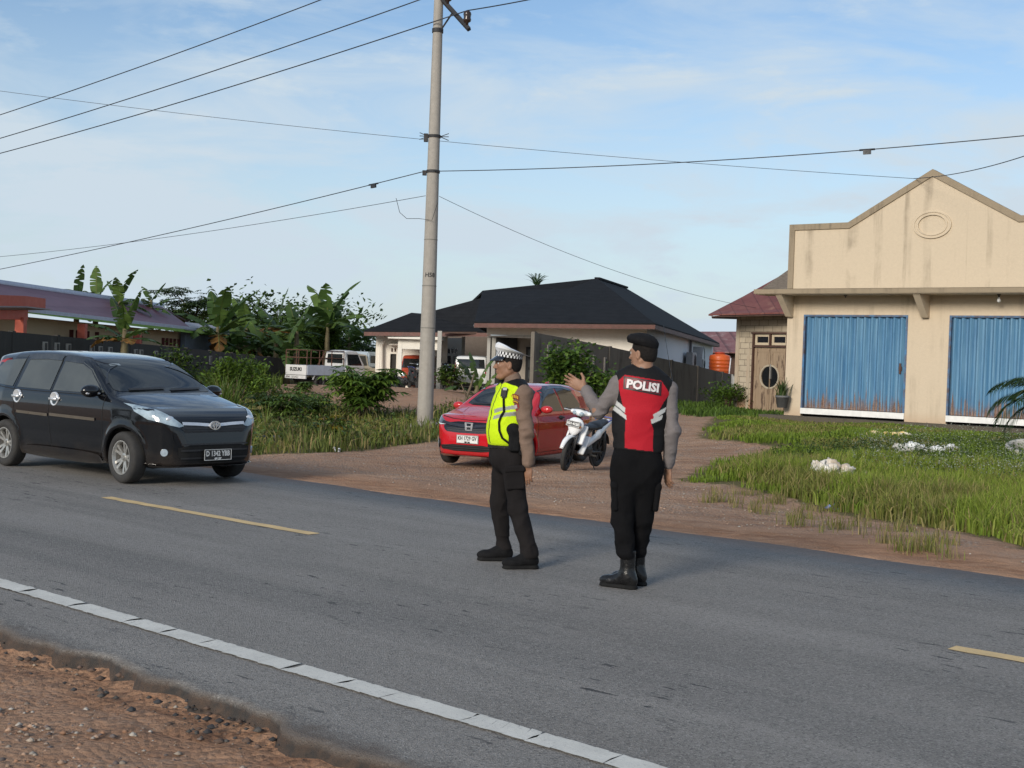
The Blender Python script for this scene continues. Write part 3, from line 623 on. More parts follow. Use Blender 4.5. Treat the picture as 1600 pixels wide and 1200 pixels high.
# ------------------------------------------------------------------ far red-roofed house between
def make_far_house():
    root = empty('far_house', at(1125, 590, 82), 0, 'distant house with faded red corrugated roof beyond the orange tank', 'house')
    o = root.location; b = MB(); L_ = lambda px, py, D: at(px, py, D) - o
    b.prism([L_(1060, 549, 80), L_(1185, 551, 80), L_(1185, 518, 86), L_(1088, 518, 86)], (0, 0, -.06)); b.build('roof', ROOFR, root)
    b = MB(); wallq(b, L_(1062, 548, 81), L_(1185, 550, 81), -.6); b.build('wall', CONC, root)
    b = MB(); b.box((.4, -1.2, .9), (.9, .05, 1.3)); b.build('door', BROWNW, root)
make_far_house()

# ------------------------------------------------------------------ black-roofed house
def make_house():
    O = at(840, 610, 52); root = empty('black_roof_house', O, 0, 'wide pale house with black tiled hip roof, porch and carports', 'house')
    def L_(px, py, D): return at(px, py, D) - O
    gz = .05 - O.z
    A = L_(933, 435, 57); A2 = L_(978, 450, 66); R1 = L_(893, 451, 56); R0 = L_(754, 454, 56)
    E0 = L_(741, 502.5, 48.5); E1 = L_(1023, 505, 48); ER = L_(1124, 536, 70)
    W0 = L_(569, 516.5, 56); W1 = L_(766, 518, 54); H1 = L_(643, 488.5, 57.5); H2 = L_(660, 490, 58)
    rf = MB(); th = .14
    for pl in ([E0, E1, A, R1, R0], [E1, ER, A2, A], [W0, W1, R0 + Vector((0, .25, -.3)), H2, H1], [W0, H1, L_(590, 512, 66)], [E0, R0, W1]):
        rf.prism(pl, (0, 0, -th))
    rf.prism([R0, R1, A, A2, L_(930, 505, 74), L_(700, 505, 70)], (0, 0, -.1))
    # small ridge cap ends
    rf.prism([A + Vector((-.12, -.05, .05)), A + Vector((.12, -.05, .05)), A2 + Vector((.12, 0, .07)), A2 + Vector((-.12, 0, .07))], (0, 0, -.09))
    rf.build('roof', ROOFB, root)
    fa = MB(); FAS = pm('brown_fascia', (.14, .055, .042), (.09, .04, .03), 4, .6)
    for a, b_ in ((E0, E1), (E1, ER), (W0, W1)): fa.prism([a + Vector((0, -.02, -.06)), b_ + Vector((.02, -.02, -.06)), b_ + Vector((.02, -.02, -.22)), a + Vector((0, -.02, -.22))], (0, .05, 0))
    fa.build('fascia', FAS, root)
    so = MB(); dz = Vector((0, 0, -.20)); so.prism([E0 + dz, E1 + dz, L_(1011, 508, 49.5), L_(740, 507, 50)], (0, 0, -.03)); so.prism([E1 + dz, ER + dz, L_(1112, 541, 70), L_(1011, 508, 49.5)], (0, 0, -.03)); so.prism([W0 + dz, W1 + dz, L_(766, 519, 57), L_(588, 519, 57)], (0, 0, -.03)); so.build('soffit', pm('grey_soffit', (.30, .28, .26), rough=.9), root)
    # walls
    wf = MB(); wallq(wf, L_(838, 505.5, 49.3), L_(1011, 507, 49.3), gz - .6, .2)
    wf.build('front_wall', HOUSEW, root)
    ws = MB(); a, b_ = L_(1011, 507, 49.3), L_(1114, 541, 70.5); wallq(ws, a + Vector((.003, .003, 0)), b_, gz - .6, .2); ws.build('side_wall', HOUSESHADE, root)
    wl = MB(); D = 57.0
    def seg(x0, x1, y0, y1, D=D, th=.2, m=wl):
        p, q = L_(x0, y0, D), L_(x1, y0, D); zb = L_((x0 + x1) / 2, y1, D).z; wallq(m, p, q, zb, th)
    seg(588, 611, 519, 612); seg(611, 620.5, 519, 553); seg(620.5, 700, 519, 618)
    wl.build('left_wall', HOUSEW, root)
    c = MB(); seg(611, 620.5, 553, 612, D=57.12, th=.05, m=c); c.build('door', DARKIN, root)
    for x in (612.5, 617.5): v = MB(); seg(x - 1.1, x + 1.1, 544, 549.5, D=56.97, th=.02, m=v); v.build('vent_block', BROWNW, root)
    c = MB(); seg(608, 624, 537, 539.5, D=56.6, th=.4, m=c); c.build('door_hood', HOUSEW, root)
    c = MB()
    for dx in (0, 3): c.tube([L_(593 + dx * .9, 605, 56.8), L_(593.5 + dx * .9, 540, 56.8), L_(598 + dx * .9, 532, 56.8)], .06, 6)
    c.build('drain_pipe', HOUSEW, root)
    # left portico the red van stands in
    Dp = 54.0
    po = MB(); seg(606, 690, 526.5, 530, D=Dp - .3, th=3.0, m=po); seg(624, 690, 530, 546, D=Dp, th=.2, m=po); seg(622, 628.5, 530, 606, D=Dp - .01, th=.25, m=po); po.build('portico', HOUSEW, root)
    c = MB(); seg(684, 690.5, 517, 610, D=53.6, th=.3, m=c); c.build('carport_column', CONC, root); c = MB(); seg(722, 727, 517, 608, D=57, th=.3, m=c); c.build('carport_column', CONC, root)
    # dark carport in the middle
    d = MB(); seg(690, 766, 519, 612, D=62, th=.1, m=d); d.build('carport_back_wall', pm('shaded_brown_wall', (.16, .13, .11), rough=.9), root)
    c = MB(); seg(691, 722, 528, 609, D=58.5, th=.2, m=c); seg(695, 697.5, 528, 609, D=58.4, th=.1, m=c); c.build('carport_inner_wall', HOUSEW, root)
    c = MB()
    for x0, x1 in ((699, 704.5), (709, 715)): seg(x0, x1, 556, 604, D=58.3, th=.05, m=c)
    for x0 in (701.5, 707, 712.5): seg(x0 - 1.5, x0 + 1.5, 545, 552, D=58.3, th=.03, m=c)
    c.build('carport_door', GLASSD, root)
    c = MB(); seg(690, 764, 518.5, 521.5, D=54.2, th=.3, m=c); c.build('carport_beam', BROWNW, root)
    # porch
    c = MB(); seg(761, 839, 507.5, 524, D=49.6, th=.25, m=c); c.build('porch_gable_wall', HOUSEW, root)
    c = MB(); seg(761.5, 838, 524, 527.5, D=49.55, th=.3, m=c); c.build('porch_beam', CONC, root)
    for a_ in ((761.5, 766.5, 49.55), (833, 837.5, 49.55), (769, 775, 52.5)): c = MB(); seg(a_[0], a_[1], 527.5, 614, D=a_[2], th=.3, m=c); c.build('porch_column', CONC, root)
    c = MB(); seg(764, 842, 524, 614, D=53.5, th=.1, m=c); c.build('porch_back_wall', plaster('porch_wall', (.45, .40, .34), (.25, .22, .19), .5, .2, 2), root)
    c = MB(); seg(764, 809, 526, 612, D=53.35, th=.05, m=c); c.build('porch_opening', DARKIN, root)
    c = MB(); seg(822, 834, 542, 604, D=53.35, th=.06, m=c); o = c.build('porch_door', BLACKP, root)
    c = MB()
    for y0, y1 in ((546, 558), (562, 574), (578, 592)): seg(825.5, 830.5, y0, y1, D=53.3, th=.03, m=c)
    c.build('pane', pm('greyish_pane', (.10, .11, .11), rough=.15), o)
    c = MB(); a_, b_ = L_(588, 519, 57), L_(588, 519, 66); wallq(c, b_, a_, gz - .6, .2); c.build('left_side_wall', HOUSEW, root)
    fl = MB(); fl.box((L_(726, 609, 54).x, L_(726, 609, 56).y, gz + .02), (9, 10, .16)); fl.build('carport_floor', CONC, root)
make_house()
# air conditioner and satellite gear fixed to the side wall
def side_wall_gear():
    a, b_ = at(1011, 507, 49.3), at(1114, 541, 70.5); d = b_ - a; d.z = 0; d.normalize(); n = Vector((d.y, -d.x, 0))
    def S(px, py): return on_plane(px, py, a + n * .1, n)
    rz = math.atan2(d.y, d.x)
    for px, py, w_, h_, lab in ((1073.5, 563, 1.5, .75, 'grey outdoor air conditioner unit nearest the road on the white house wall'), (1089, 569, 1.0, .5, 'grey outdoor air conditioner unit mounted farther along the white house wall')):
        p = S(px, py); r_ = empty('air_conditioner', p, rz, lab, 'air conditioner', 'air conditioners on the white house wall')
        b = MB(); b.box((0, -.2, 0), (w_, .3, h_)); b.build('casing', pm('ac_casing', (.25, .25, .25), rough=.5), r_, bevel=.02)
        g = MB(); g.lathe([(.01, 0), (h_ * .38, 0), (h_ * .38, .02), (h_ * .3, .03)], 16, Matrix.Translation((w_ * .12, -.352, 0)) @ Matrix.Rotation(R(90), 4, 'X')); g.build('fan_grille', BLACKP, r_)
    q = S(1078, 570); b = MB(); b.tube([q + Vector((0, 0, -.6)), q + Vector((0, 0, 1.5))], .07, 6)
    o = b.build('antenna_pole', pm('dark_steel', (.12, .12, .13), rough=.5)); tag(o, 'short dark steel pole fixed between the air conditioners', 'pole')
    c = S(1090, 559); b = MB(); b.lathe([(.52, 0), (.56, 0), (.56, .05), (.52, .05)], 20, Matrix.Translation(c + n * .25) @ n.to_track_quat('Z', 'Y').to_matrix().to_4x4(), closed=True)
    o = b.build('cable_coil', pm('grey_cable', (.35, .36, .37), rough=.6)); tag(o, 'round coil of grey cable hanging on the white house wall', 'cable')
    b = MB(); a1, a2 = S(1086, 552), S(1086.5, 570); b.box((a1 + a2) / 2 + n * .08, (.5, .3, 1.2)); o = b.build('meter_box', pm('meter_casing', (.33, .34, .35), rough=.5), bevel=.03); tag(o, 'upright pale meter box on the white house wall beside the coil', 'meter box')
side_wall_gear()

# ------------------------------------------------------------------ concrete boundary walls
def wall_line(name, tops, zbot, label, slots, mat, capmat, th=.14, group=None):
    root = empty(name, tops[0], 0, label, 'wall', group); o = Vector(tops[0])
    b = MB(); po = MB()
    for i in range(len(tops) - 1):
        a, c = Vector(tops[i]) - o, Vector(tops[i + 1]) - o
        wallq(b, a, c, th=th, bl=Vector((a.x, a.y, zbot[i] - o.z)), br=Vector((c.x, c.y, zbot[i + 1] - o.z)))
    b.build('panel', mat, root)
    d = (Vector(tops[-1]) - o); d.z = 0; L_ = d.length; d.normalize(); nn = Vector((-d.y, d.x, 0)); rot = Matrix.Rotation(math.atan2(d.y, d.x), 3, 'Z')
    def topz(s):
        p = 0
        for i in range(len(tops) - 1):
            a, c = Vector(tops[i]) - o, Vector(tops[i + 1]) - o; sa, sc = a.xy.length, c.xy.length
            if sa - .01 <= s <= sc + .01 and sc - sa > .3: return a.z + (c.z - a.z) * (s - sa) / (sc - sa)
        return 0
    k = 0.0
    while k < L_:
        po = MB(); z = topz(k); po.box(d * k + nn * .05 + Vector((0, 0, z - 1.47)), (.17, .13, 3.0), rot); k += 2.6; po.build('post', capmat, root)
    for s, dz, h_ in slots:
        vt = MB(); hole = MB(); z = topz(s * L_); c = d * (s * L_) + Vector((0, 0, z - dz)); w_ = .16 if len(slots) < 9 else .30
        vt.box(c - nn * .012, (w_, .03, h_), rot); hole.box(c - nn * .026 + d * .035, (w_ * .42, .02, h_ * .82), rot)
        v = vt.build('vent_block', pm('pale_vent_block', (.40, .36, .31), (.26, .23, .20), 5, .9), root); hole.build('vent_opening', BLACKP, v)
    return root
DL = lambda x: lerpD(x, 0, 33, 460, 61)
tl = [at(x, y, DL(x)) for x, y in ((-60, 510), (2, 517), (140, 529.5), (280, 543), (420, 557.5), (452, 561))]
sl = [(lambda f: f)(f) for f in (.15, .175, .2, .255, .275, .30, .37, .385, .43, .475, .52, .545, .62, .66, .69, .8)]
wall_line('concrete_wall', tl, [.0, 0, .1, .1, .1, .1], 'long black mouldy concrete wall below the purple roofed building', [(s_, .36, .34) for s_ in sl], DARKC, DARKC)
DRr = lambda x: lerpD(x, 836, 40, 1140, 54)
tr = [at(x, y, DRr(x)) for x, y in ((837, 520), (886, 528.5), (951, 541.5), (985, 549), (1060, 565.5), (1143, 585))]
wall_line('concrete_wall', tr, [0, 0, 0, 0, 0, 0, 0], 'stained grey block wall running back from the porch behind the policemen', [(.05, .62, .62), (.09, .62, .62), (.13, .62, .62), (.24, .7, .62), (.29, .7, .62), (.42, .7, .6)], DARKC2, DARKC2)

# ------------------------------------------------------------------ purple-roofed building on the left
def make_left_building():
    D = lambda x: lerpD(x, 0, 38, 390, 62)
    O = at(0, 560, 38); root = empty('purple_roof_building', O, 0, 'long low cream building with purple sheet roof, green fascia and salmon porch', 'building')
    def L_(px, py, dd=0.0): return at(px, py, D(px) + dd) - O
    rid0, rid1 = L_(-70, 433, 5), L_(254, 479.5, 5); ea0, ea1 = L_(-70, 470), L_(298, 512); gz = .1 - O.z
    rf = MB(); rf.prism([ea0, ea1, rid1, rid0], (0, 0, -.07)); rf.prism([rid0, rid1, L_(300, 505, 12), L_(-70, 470, 12)], (0, 0, -.06)); rf.build('roof', ROOFP, root)
    r2 = MB(); a0, a1 = L_(-70, 432.5, 5), L_(256, 479, 5); r2.prism([a0 + Vector((0, -.22, .02)), a1 + Vector((0, -.22, .02)), a1 + Vector((0, .1, .12)), a0 + Vector((0, .1, .12))], (0, 0, -.05)); r2.prism([ea0 + Vector((0, -.05, .03)), ea1 + Vector((0, -.05, .03)), L_(392, 524.5) + Vector((0, -.05, .03)), L_(392, 526.5) + Vector((0, -.05, 0)), ea1 + Vector((0, -.05, -.09)), ea0 + Vector((0, -.05, -.09))], (0, .04, 0)); r2.build('metal_flashing', pm('pale_flashing', (.52, .54, .62), rough=.45), root)
    g = MB(); g.prism([L_(38, 482.5), L_(300, 514.5), L_(300, 520.5), L_(38, 489)], (0, .06, 0)); g.prism([L_(300, 515), L_(345, 520), L_(345, 524), L_(300, 520.5)], (0, .06, 0)); g.build('fascia', pm('lime_fascia', (.24, .42, .055), (.18, .33, .04), 2, .6), root)
    wl = MB(); CW = plaster('cream_wall_left', (.56, .42, .26), (.35, .27, .18), .4, .2, 1.5)
    wallq(wl, L_(-70, 484, 1.7), L_(289, 519.5, 1.7), gz - .5, .2); wl.build('wall', CW, root)
    an = MB(); wallq(an, L_(289.5, 519, .9), L_(345, 524, 1.0), gz - .5, .2); an.build('annex_wall', pm('slate_blue_wall', (.16, .19, .22), (.12, .14, .165), 3, .85), root)
    ar = MB(); ar.prism([L_(289, 513.5, -.1), L_(392, 525, -.1), L_(380, 514, 4), L_(289, 503, 4)], (0, 0, -.05)); ar.build('annex_roof', pm('grey_annex_sheet', (.35, .33, .36), rough=.5), root)
    SAL = pm('salmon_paint', (.56, .13, .075), (.48, .10, .06), 3, .7)
    po = MB(); po.prism([L_(-70, 458, -1.3), L_(41, 462.5, -1.3), L_(40.5, 478.5, -1.3), L_(-70, 477, -1.3)], (0, 1.6, 0)); po.prism([L_(-70, 479.5, -1.0), L_(38, 480.5, -1.0), L_(38, 499, -1.0), L_(-70, 499, -1.0)], (0, .3, 0)); po.build('porch_beam', SAL, root)
    po = MB(); po.prism([L_(-70, 477, -1.5), L_(42, 478.5, -1.5), L_(42, 480.5, -1.5), L_(-70, 479.5, -1.5)], (0, 2, 0)); po.build('porch_cornice', pm('grey_cornice', (.36, .30, .29), rough=.8), root)
    for x, dd in ((33, -.9), (129, .25), (215, .25)):
        c = MB(); p = L_(x, 488 + x * .112, dd); c.box((p.x, p.y, (p.z - .08 + gz - .5) / 2), (.26, .26, p.z - .08 - gz + .5)); c.build('post', SAL, root)
    for x in (111, 121, 136, 151, 184, 219, 254, 260, 266, 272, 278):
        p = L_(x, 522 + (x - 111) * .08, 1.68); v = MB(); v.box(p, (.17, .04, .30)); v.build('vent_slot', pm('dark_red_slot', (.12, .03, .025), rough=.8), root)
make_left_building()
# ================================================================== VEGETATION
LEAF = vcol('leaf', .5, 0, 60, .35, True, .12)
LEAFG = vcol('grass_blade', .6, 0, 60, .25, True, .08)
BARK = pm('bark', (.16, .12, .08), (.08, .06, .04), 12, .9, bump=.5)
PSEUDO = pm('banana_stem', (.17, .15, .07), (.08, .055, .03), 9, .7, stretch=(1, 1, .3))
def blades(P, h, w, lean, col, seed=0, curve=.5):
    """grass blades as bent tapering strips; returns V, F(tri), C"""
    r = np.random.default_rng(seed); n = len(P); a = r.random(n) * 6.283; b = r.random(n) * 6.283
    ln = lean * r.random(n); dx, dy = np.cos(a) * ln, np.sin(a) * ln; wx, wy = np.cos(b) * w / 2, np.sin(b) * w / 2
    Z0 = np.zeros(n); V = np.zeros((n, 5, 3))
    V[:, 0] = P + np.stack([wx, wy, Z0 - .03], -1); V[:, 1] = P + np.stack([-wx, -wy, Z0 - .03], -1)
    m = np.stack([dx * h * curve * .5, dy * h * curve * .5, h * .58], -1)
    V[:, 2] = P + m + np.stack([wx, wy, Z0], -1) * .75; V[:, 3] = P + m - np.stack([wx, wy, Z0], -1) * .75
    V[:, 4] = P + np.stack([dx * h, dy * h, h * np.sqrt(np.clip(1 - ln ** 2 * .7, .15, 1))], -1)
    Fq = (np.array([(0, 1, 3), (0, 3, 2), (2, 3, 4)])[None] + 5 * np.arange(n)[:, None, None]).reshape(-1, 3)
    C = np.repeat(col[:, None, :], 5, 1); C[:, 4] *= 1.15
    return V.reshape(-1, 3), Fq, C.reshape(-1, 3)
def merge(parts):
    V, Fq, C, k = [], [], [], 0
    for v, f, c in parts: V.append(v); Fq.append(f + k); C.append(c); k += len(v)
    return np.concatenate(V), np.concatenate(Fq), np.concatenate(C)
def pick(pal, n, r, jit=.25):
    pal = np.array(pal); return pal[r.integers(0, len(pal), n)] * (1 - jit + 2 * jit * r.random((n, 1)))
def sample_poly(poly, n, r, near=1.6):
    """points in a ground polygon, denser towards the road camera side"""
    p = np.array(poly); lo, hi = p.min(0), p.max(0); out = []; got = 0
    while got < n:
        X = lo[0] + (hi[0] - lo[0]) * r.random(n * 3); Y = lo[1] + (hi[1] - lo[1]) * r.random(n * 3)
        k = in_poly(X, Y, poly) & (r.random(n * 3) < np.clip((max(lo[1], 9) / np.maximum(Y, 1)), 0, 1) ** near)
        out.append(np.stack([X[k], Y[k]], -1)); got += k.sum()
    q = np.concatenate(out)[:n]; return np.concatenate([q, G(q[:, 0], q[:, 1])[:, None]], 1)
def patchy(P, f, seed):
    r = np.random.default_rng(seed); ph = r.random(6) * 6.28
    x, y = P[:, 0] * f, P[:, 1] * f
    return .5 + .5 * np.sin(x * 1.3 + ph[0] + 1.2 * np.sin(y * .9 + ph[1])) * np.sin(y * 1.1 + ph[2] + 1.1 * np.sin(x * .8 + ph[3]))
r1 = np.random.default_rng(11)
GREEN = [(.17, .235, .03), (.21, .275, .038), (.14, .195, .026), (.25, .29, .055)]
OLIVE = [(.175, .185, .043), (.22, .225, .06), (.14, .165, .035), (.27, .235, .09), (.16, .20, .036)]
DRY = [(.34, .27, .12), (.26, .21, .09), (.20, .18, .07)]
def grass_right():
    parts = []
    # tall roadside grass
    poly = world_poly([(1105, 742), (1130, 752), (1270, 790), (1480, 826), (1660, 872), (1750, 860), (1720, 735), (1330, 722), (1160, 730)])
    P = sample_poly(poly, 52000, r1, 1.8); P = P[poly_soft(P[:, 0], P[:, 1], poly, .8) + .55 * (patchy(P, 2.6, 42) - .5) + .3 * (r1.random(len(P)) - .5) > .64]; k = poly_soft(P[:, 0], P[:, 1], poly, .9); h = (.12 + .30 * r1.random(len(P)) ** .8) * (.35 + .65 * np.clip(k * 2 - 1 + .4, 0, 1)) * (.7 + .5 * patchy(P, 1.6, 1))
    parts.append(blades(P, h, .008 + .0007 * P[:, 1], .75, np.where((r1.random(len(P)) < .10)[:, None], pick(DRY, len(P), r1), np.where((patchy(P, .9, 2) > .55)[:, None], pick(OLIVE, len(P), r1), pick(GREEN, len(P), r1))), 1))
    V, Fq, C = merge(parts); tag(npmesh('tall_grass', V, Fq, LEAFG, col=C), 'tall olive and green grass along the right road verge', 'grass', kind='stuff')
    # mown-looking lawn in front of the shop
    P = sample_poly(GRASS_R, 66000, r1, 1.0); P = P[P[:, 1] > 13]; P = P[poly_soft(P[:, 0], P[:, 1], GRASS_R, 1.1) + .55 * (patchy(P, 2.3, 41) - .5) + .3 * (r1.random(len(P)) - .5) > .66]
    h = .07 + .13 * r1.random(len(P)) * (.5 + patchy(P, 1.2, 3)); h *= np.clip(poly_soft(P[:, 0], P[:, 1], GRASS_R, .8) * 1.6, .2, 1)
    col = np.where((patchy(P, .7, 4) > .62)[:, None], pick(OLIVE, len(P), r1), pick([(.15, .225, .025), (.185, .255, .035), (.125, .185, .022)], len(P), r1))
    V, Fq, C = blades(P, h * (1 - .55 * sst(26, 31, ts(P[:, 0], P[:, 1])[0])), .010 + .0008 * P[:, 1], .8, col, 2); tag(npmesh('lawn_grass', V, Fq, LEAFG, col=C), 'short bright green grass in front of the shop', 'grass', kind='stuff')
    # leafy weeds with tiny white flower heads
    poly = world_poly([(1180, 720), (1300, 700), (1420, 690), (1640, 700), (1700, 775), (1480, 770), (1330, 750), (1250, 745)])
    P = sample_poly(poly, 5200, r1, 1.2); hh = .10 + .30 * r1.random(len(P)) * (.4 + .8 * patchy(P, 1.5, 5))
    V, Fq, C = leafcards(np.repeat(P, 4, 0) + np.stack([(r1.random(len(P) * 4) - .5) * .14, (r1.random(len(P) * 4) - .5) * .14, np.repeat(hh, 4) * r1.random(len(P) * 4)], -1), .05, .032, pick([(.07, .115, .025), (.10, .15, .035), (.055, .09, .02)], len(P) * 4, r1), r1)
    tag(npmesh('leafy_weeds', V, Fq, LEAF, col=C), 'low leafy weeds growing among the grass by the shop', 'weeds', kind='stuff')
    k = P[:, 0] / P[:, 1] > .27; Q = P[k][::1]; Q = Q[r1.random(len(Q)) < .5]; Q = np.repeat(Q, 2, 0) + np.stack([(r1.random(2 * len(Q)) - .5) * .3, (r1.random(2 * len(Q)) - .5) * .3, .26 + .2 * r1.random(2 * len(Q))], -1)
    V, Fq, C = leafcards(Q, .026, .022, pick([(.40, .42, .34), (.28, .32, .22)], len(Q), r1), r1); tag(npmesh('weed_flowers', V, Fq, LEAF, col=C), 'tiny white flower heads over the weeds', 'flowers', kind='stuff')
    # sparse dry tufts on the clay edge
    parts = []
    for _ in range(46):
        px = r1.uniform(1110, 1500); py = 762 + (px - 1110) * .235 + r1.uniform(-8, 30); p = on_g(px, py); n = int(r1.integers(14, 46))
        P = np.array(p)[None] + np.stack([r1.normal(0, .07, n), r1.normal(0, .07, n), np.zeros(n)], -1)
        parts.append(blades(P, .05 + .20 * r1.random(n), .009, 1.0, np.where((r1.random(n) < .5)[:, None], pick(DRY, n, r1), pick(OLIVE, n, r1)), int(r1.integers(9999))))
    V, Fq, C = merge(parts); tag(npmesh('dry_grass_tufts', V, Fq, LEAFG, col=C), 'sparse dry grass tufts on the red clay road edge', 'grass', kind='stuff')
def leafcards(P, ln, wd, col, r, up=.35, fold=.18):
    """small folded leaves, random attitude"""
    n = len(P); a = r.random(n) * 6.283; el = (r.random(n) - .5) * 1.7 + up * .3; s = .6 + .8 * r.random(n)
    d = np.stack([np.cos(a) * np.cos(el), np.sin(a) * np.cos(el), np.sin(el)], -1); q = np.stack([-np.sin(a), np.cos(a), np.zeros(n)], -1)
    roll = (r.random(n) - .5) * 1.4; u = np.cross(d, q); q = q * np.cos(roll)[:, None] + u * np.sin(roll)[:, None]
    L_, W_ = (ln * s)[:, None], (wd * s)[:, None]; u = np.cross(d, q)
    V = np.stack([P, P + d * L_ * .5 + q * W_ * .5 + u * W_ * fold, P + d * L_, P + d * L_ * .5 - q * W_ * .5 + u * W_ * fold], 1)
    Fq = (np.array([(0, 1, 2), (0, 2, 3)])[None] + 4 * np.arange(n)[:, None, None]).reshape(-1, 3)
    return V.reshape(-1, 3), Fq, np.repeat(col, 4, 0)
grass_right()
def grass_left():
    P = sample_poly(VERGE_L, 42000, r1, 1.3); pt = patchy(P, .55, 7)
    keep = r1.random(len(P)) < (.30 + .9 * patchy(P, .8, 17)); P = P[keep]; pt = pt[keep]
    h = (.08 + .34 * r1.random(len(P)) ** 1.4 * (.4 + pt)) * np.clip(poly_soft(P[:, 0], P[:, 1], VERGE_L, 1.0) * 1.7, .2, 1)
    col = np.where((r1.random(len(P)) < .22)[:, None], pick(DRY, len(P), r1), np.where((pt > .5)[:, None], pick([(.10, .13, .028), (.14, .17, .04)], len(P), r1), pick(OLIVE, len(P), r1)))
    V, Fq, C = blades(P, h, .009 + .0009 * P[:, 1], .9, col, 8); tag(npmesh('verge_grass', V, Fq, LEAFG, col=C), 'rough olive and dry grass on the left verge around the pole', 'grass', kind='stuff')
    P = sample_poly(VERGE_L, 6500, r1, 1.0); P = P[patchy(P, .7, 9) > .45]; n = len(P); m = 9; hh = .12 + .38 * r1.random(n)
    Q = np.repeat(P, m, 0) + np.stack([(r1.random(n * m) - .5) * .35, (r1.random(n * m) - .5) * .35, np.repeat(hh, m) * r1.random(n * m)], -1)
    V, Fq, C = leafcards(Q, .11, .06, pick([(.075, .125, .025), (.11, .17, .034), (.15, .21, .045), (.21, .20, .055)], n * m, r1), r1); tag(npmesh('verge_weeds', V, Fq, LEAF, col=C), 'broad leaved weeds on the left verge', 'weeds', kind='stuff')
    # grass and weeds far behind, at the foot of the walls and behind the house
    parts = []
    for poly, n, h0, pal in (([(-60, 575), (120, 582), (300, 592), (440, 600), (440, 612), (250, 606), (-60, 596)], 7000, .55, [(.09, .14, .02), (.13, .17, .03), (.07, .10, .02)]), ([(1030, 628), (1240, 634), (1240, 652), (1100, 652), (1030, 642)], 7000, .22, [(.07, .13, .02), (.10, .17, .025), (.05, .09, .018)]), ([(380, 593), (436, 597), (436, 606), (380, 606)], 1100, .45, [(.11, .17, .025), (.14, .19, .03)])):
        pw = world_poly(poly); P = sample_poly(pw, n, r1, .2); parts.append(blades(P, h0 * (.3 + .7 * r1.random(n)) * (.5 + patchy(P, .9, 12)), .05, .9, pick(pal, n, r1), n))
    V, Fq, C = merge(parts); tag(npmesh('wall_foot_grass', V, Fq, LEAFG, col=C), 'rank green grass along the foot of the walls', 'grass', kind='stuff')
grass_left()

# ------------------------------------------------------------------ banana plants
def banana_leaf(base, az, el, length, width, droop, r, col, tear=.5):
    """one torn banana leaf: V, F(tri), C"""
    n = 18; pts = []; p = np.array(base, float); e = el; side = np.array([-math.sin(az), math.cos(az), 0])
    st = length / n; dirs = []
    for i in range(n + 1):
        d = np.array([math.cos(az) * math.cos(e), math.sin(az) * math.cos(e), math.sin(e)]); pts.append(p.copy()); dirs.append(d); p = p + d * st; e -= droop / n * (.4 + 1.2 * i / n)
    V, Fq, C = [], [], []
    for sg in (-1, 1):
        i = 0
        while i < n:
            run = int(r.integers(1, 4)) if r.random() < tear else int(r.integers(3, 7)); j = min(n, i + run)
            tw = r.normal(0, .25) * tear; gapf = .05 + .2 * r.random() * tear
            def wid(q): u = q / n; return width * .5 * max(.03, (math.sin(math.pi * min(1, max(0, (u - .06) / .94)) ** .75) ** .6 if u > .06 else 0))
            for a in range(i, j):
                b = a + 1; k = len(V)
                for q, g in ((a, gapf if a == i else 0), (b, -gapf if b == j else 0)):
                    up = np.cross(dirs[q], side) * -1; ang = .35 + tw
                    o = side * sg * math.cos(ang) - up * 0 + np.array([0, 0, -1]) * math.sin(ang) * (1 if tw > -.3 else .3) + dirs[q] * .25
                    V.append(pts[q]); V.append(pts[q] + o * wid(q) + dirs[q] * g * st)
                Fq += [(k, k + 1, k + 3), (k, k + 3, k + 2)]
                f = .8 + .4 * r.random(); c = np.array(col) * f; ce = c * (1.0 if r.random() > .12 else 1.5)
                C += [c * 1.15, ce, c * 1.15, ce]
            i = j
    # midrib
    for q in range(n):
        k = len(V); wv = side * .012 * (1.4 - q / n) * length; V += [pts[q] - wv, pts[q] + wv, pts[q + 1] + wv * .8, pts[q + 1] - wv * .8]; Fq += [(k, k + 1, k + 2), (k, k + 2, k + 3)]
        C += [np.array((.17, .20, .06))] * 4
    return np.array(V), np.array(Fq), np.array(C)
def banana(px, py, D, zb, hgt, n, label, seed, dry=0, ll=1.9, up=None, group='banana plants behind the walls', azs=None):
    """crown heart at pixel-surveyed (px,py,D); stem down to zb"""
    r = np.random.default_rng(seed); c = at(px, py, D); root = empty('banana_plant', (c.x, c.y, zb), 0, label, 'banana plant', group)
    H = c.z - zb; st = MB(); st.tube([(r.normal(0, .12), r.normal(0, .12), -.1), (0, 0, H * .4), (0, 0, H * .8), (0, 0, H + .25)], [.16, .14, .11, .06], 10); st.build('stem', PSEUDO, root, True)
    parts = []
    for i in range(n):
        az = (azs[i] if azs else i * 2.4 + r.normal(0, .25)); el = (up[i] if up else 1.36 - 1.22 * (i / max(1, n - 1)) ** .75 + r.normal(0, .1))
        isd = i >= n - dry
        col = (.22, .11, .03) if isd else [(.06, .11, .025), (.08, .135, .03), (.10, .16, .035), (.05, .09, .022)][int(r.integers(4))]
        parts.append(banana_leaf((0, 0, H - .1 + .3 * r.random() * (el > 1)), az, el, ll * r.uniform(.75, 1.05), ll * .32, r.uniform(.9, 1.7) if el < .95 else r.uniform(.35, 1.0), r, col, .85 if not isd else 1.0))
    V, Fq, C = merge(parts); npmesh('foliage', V, Fq, LEAF, root, C); return root
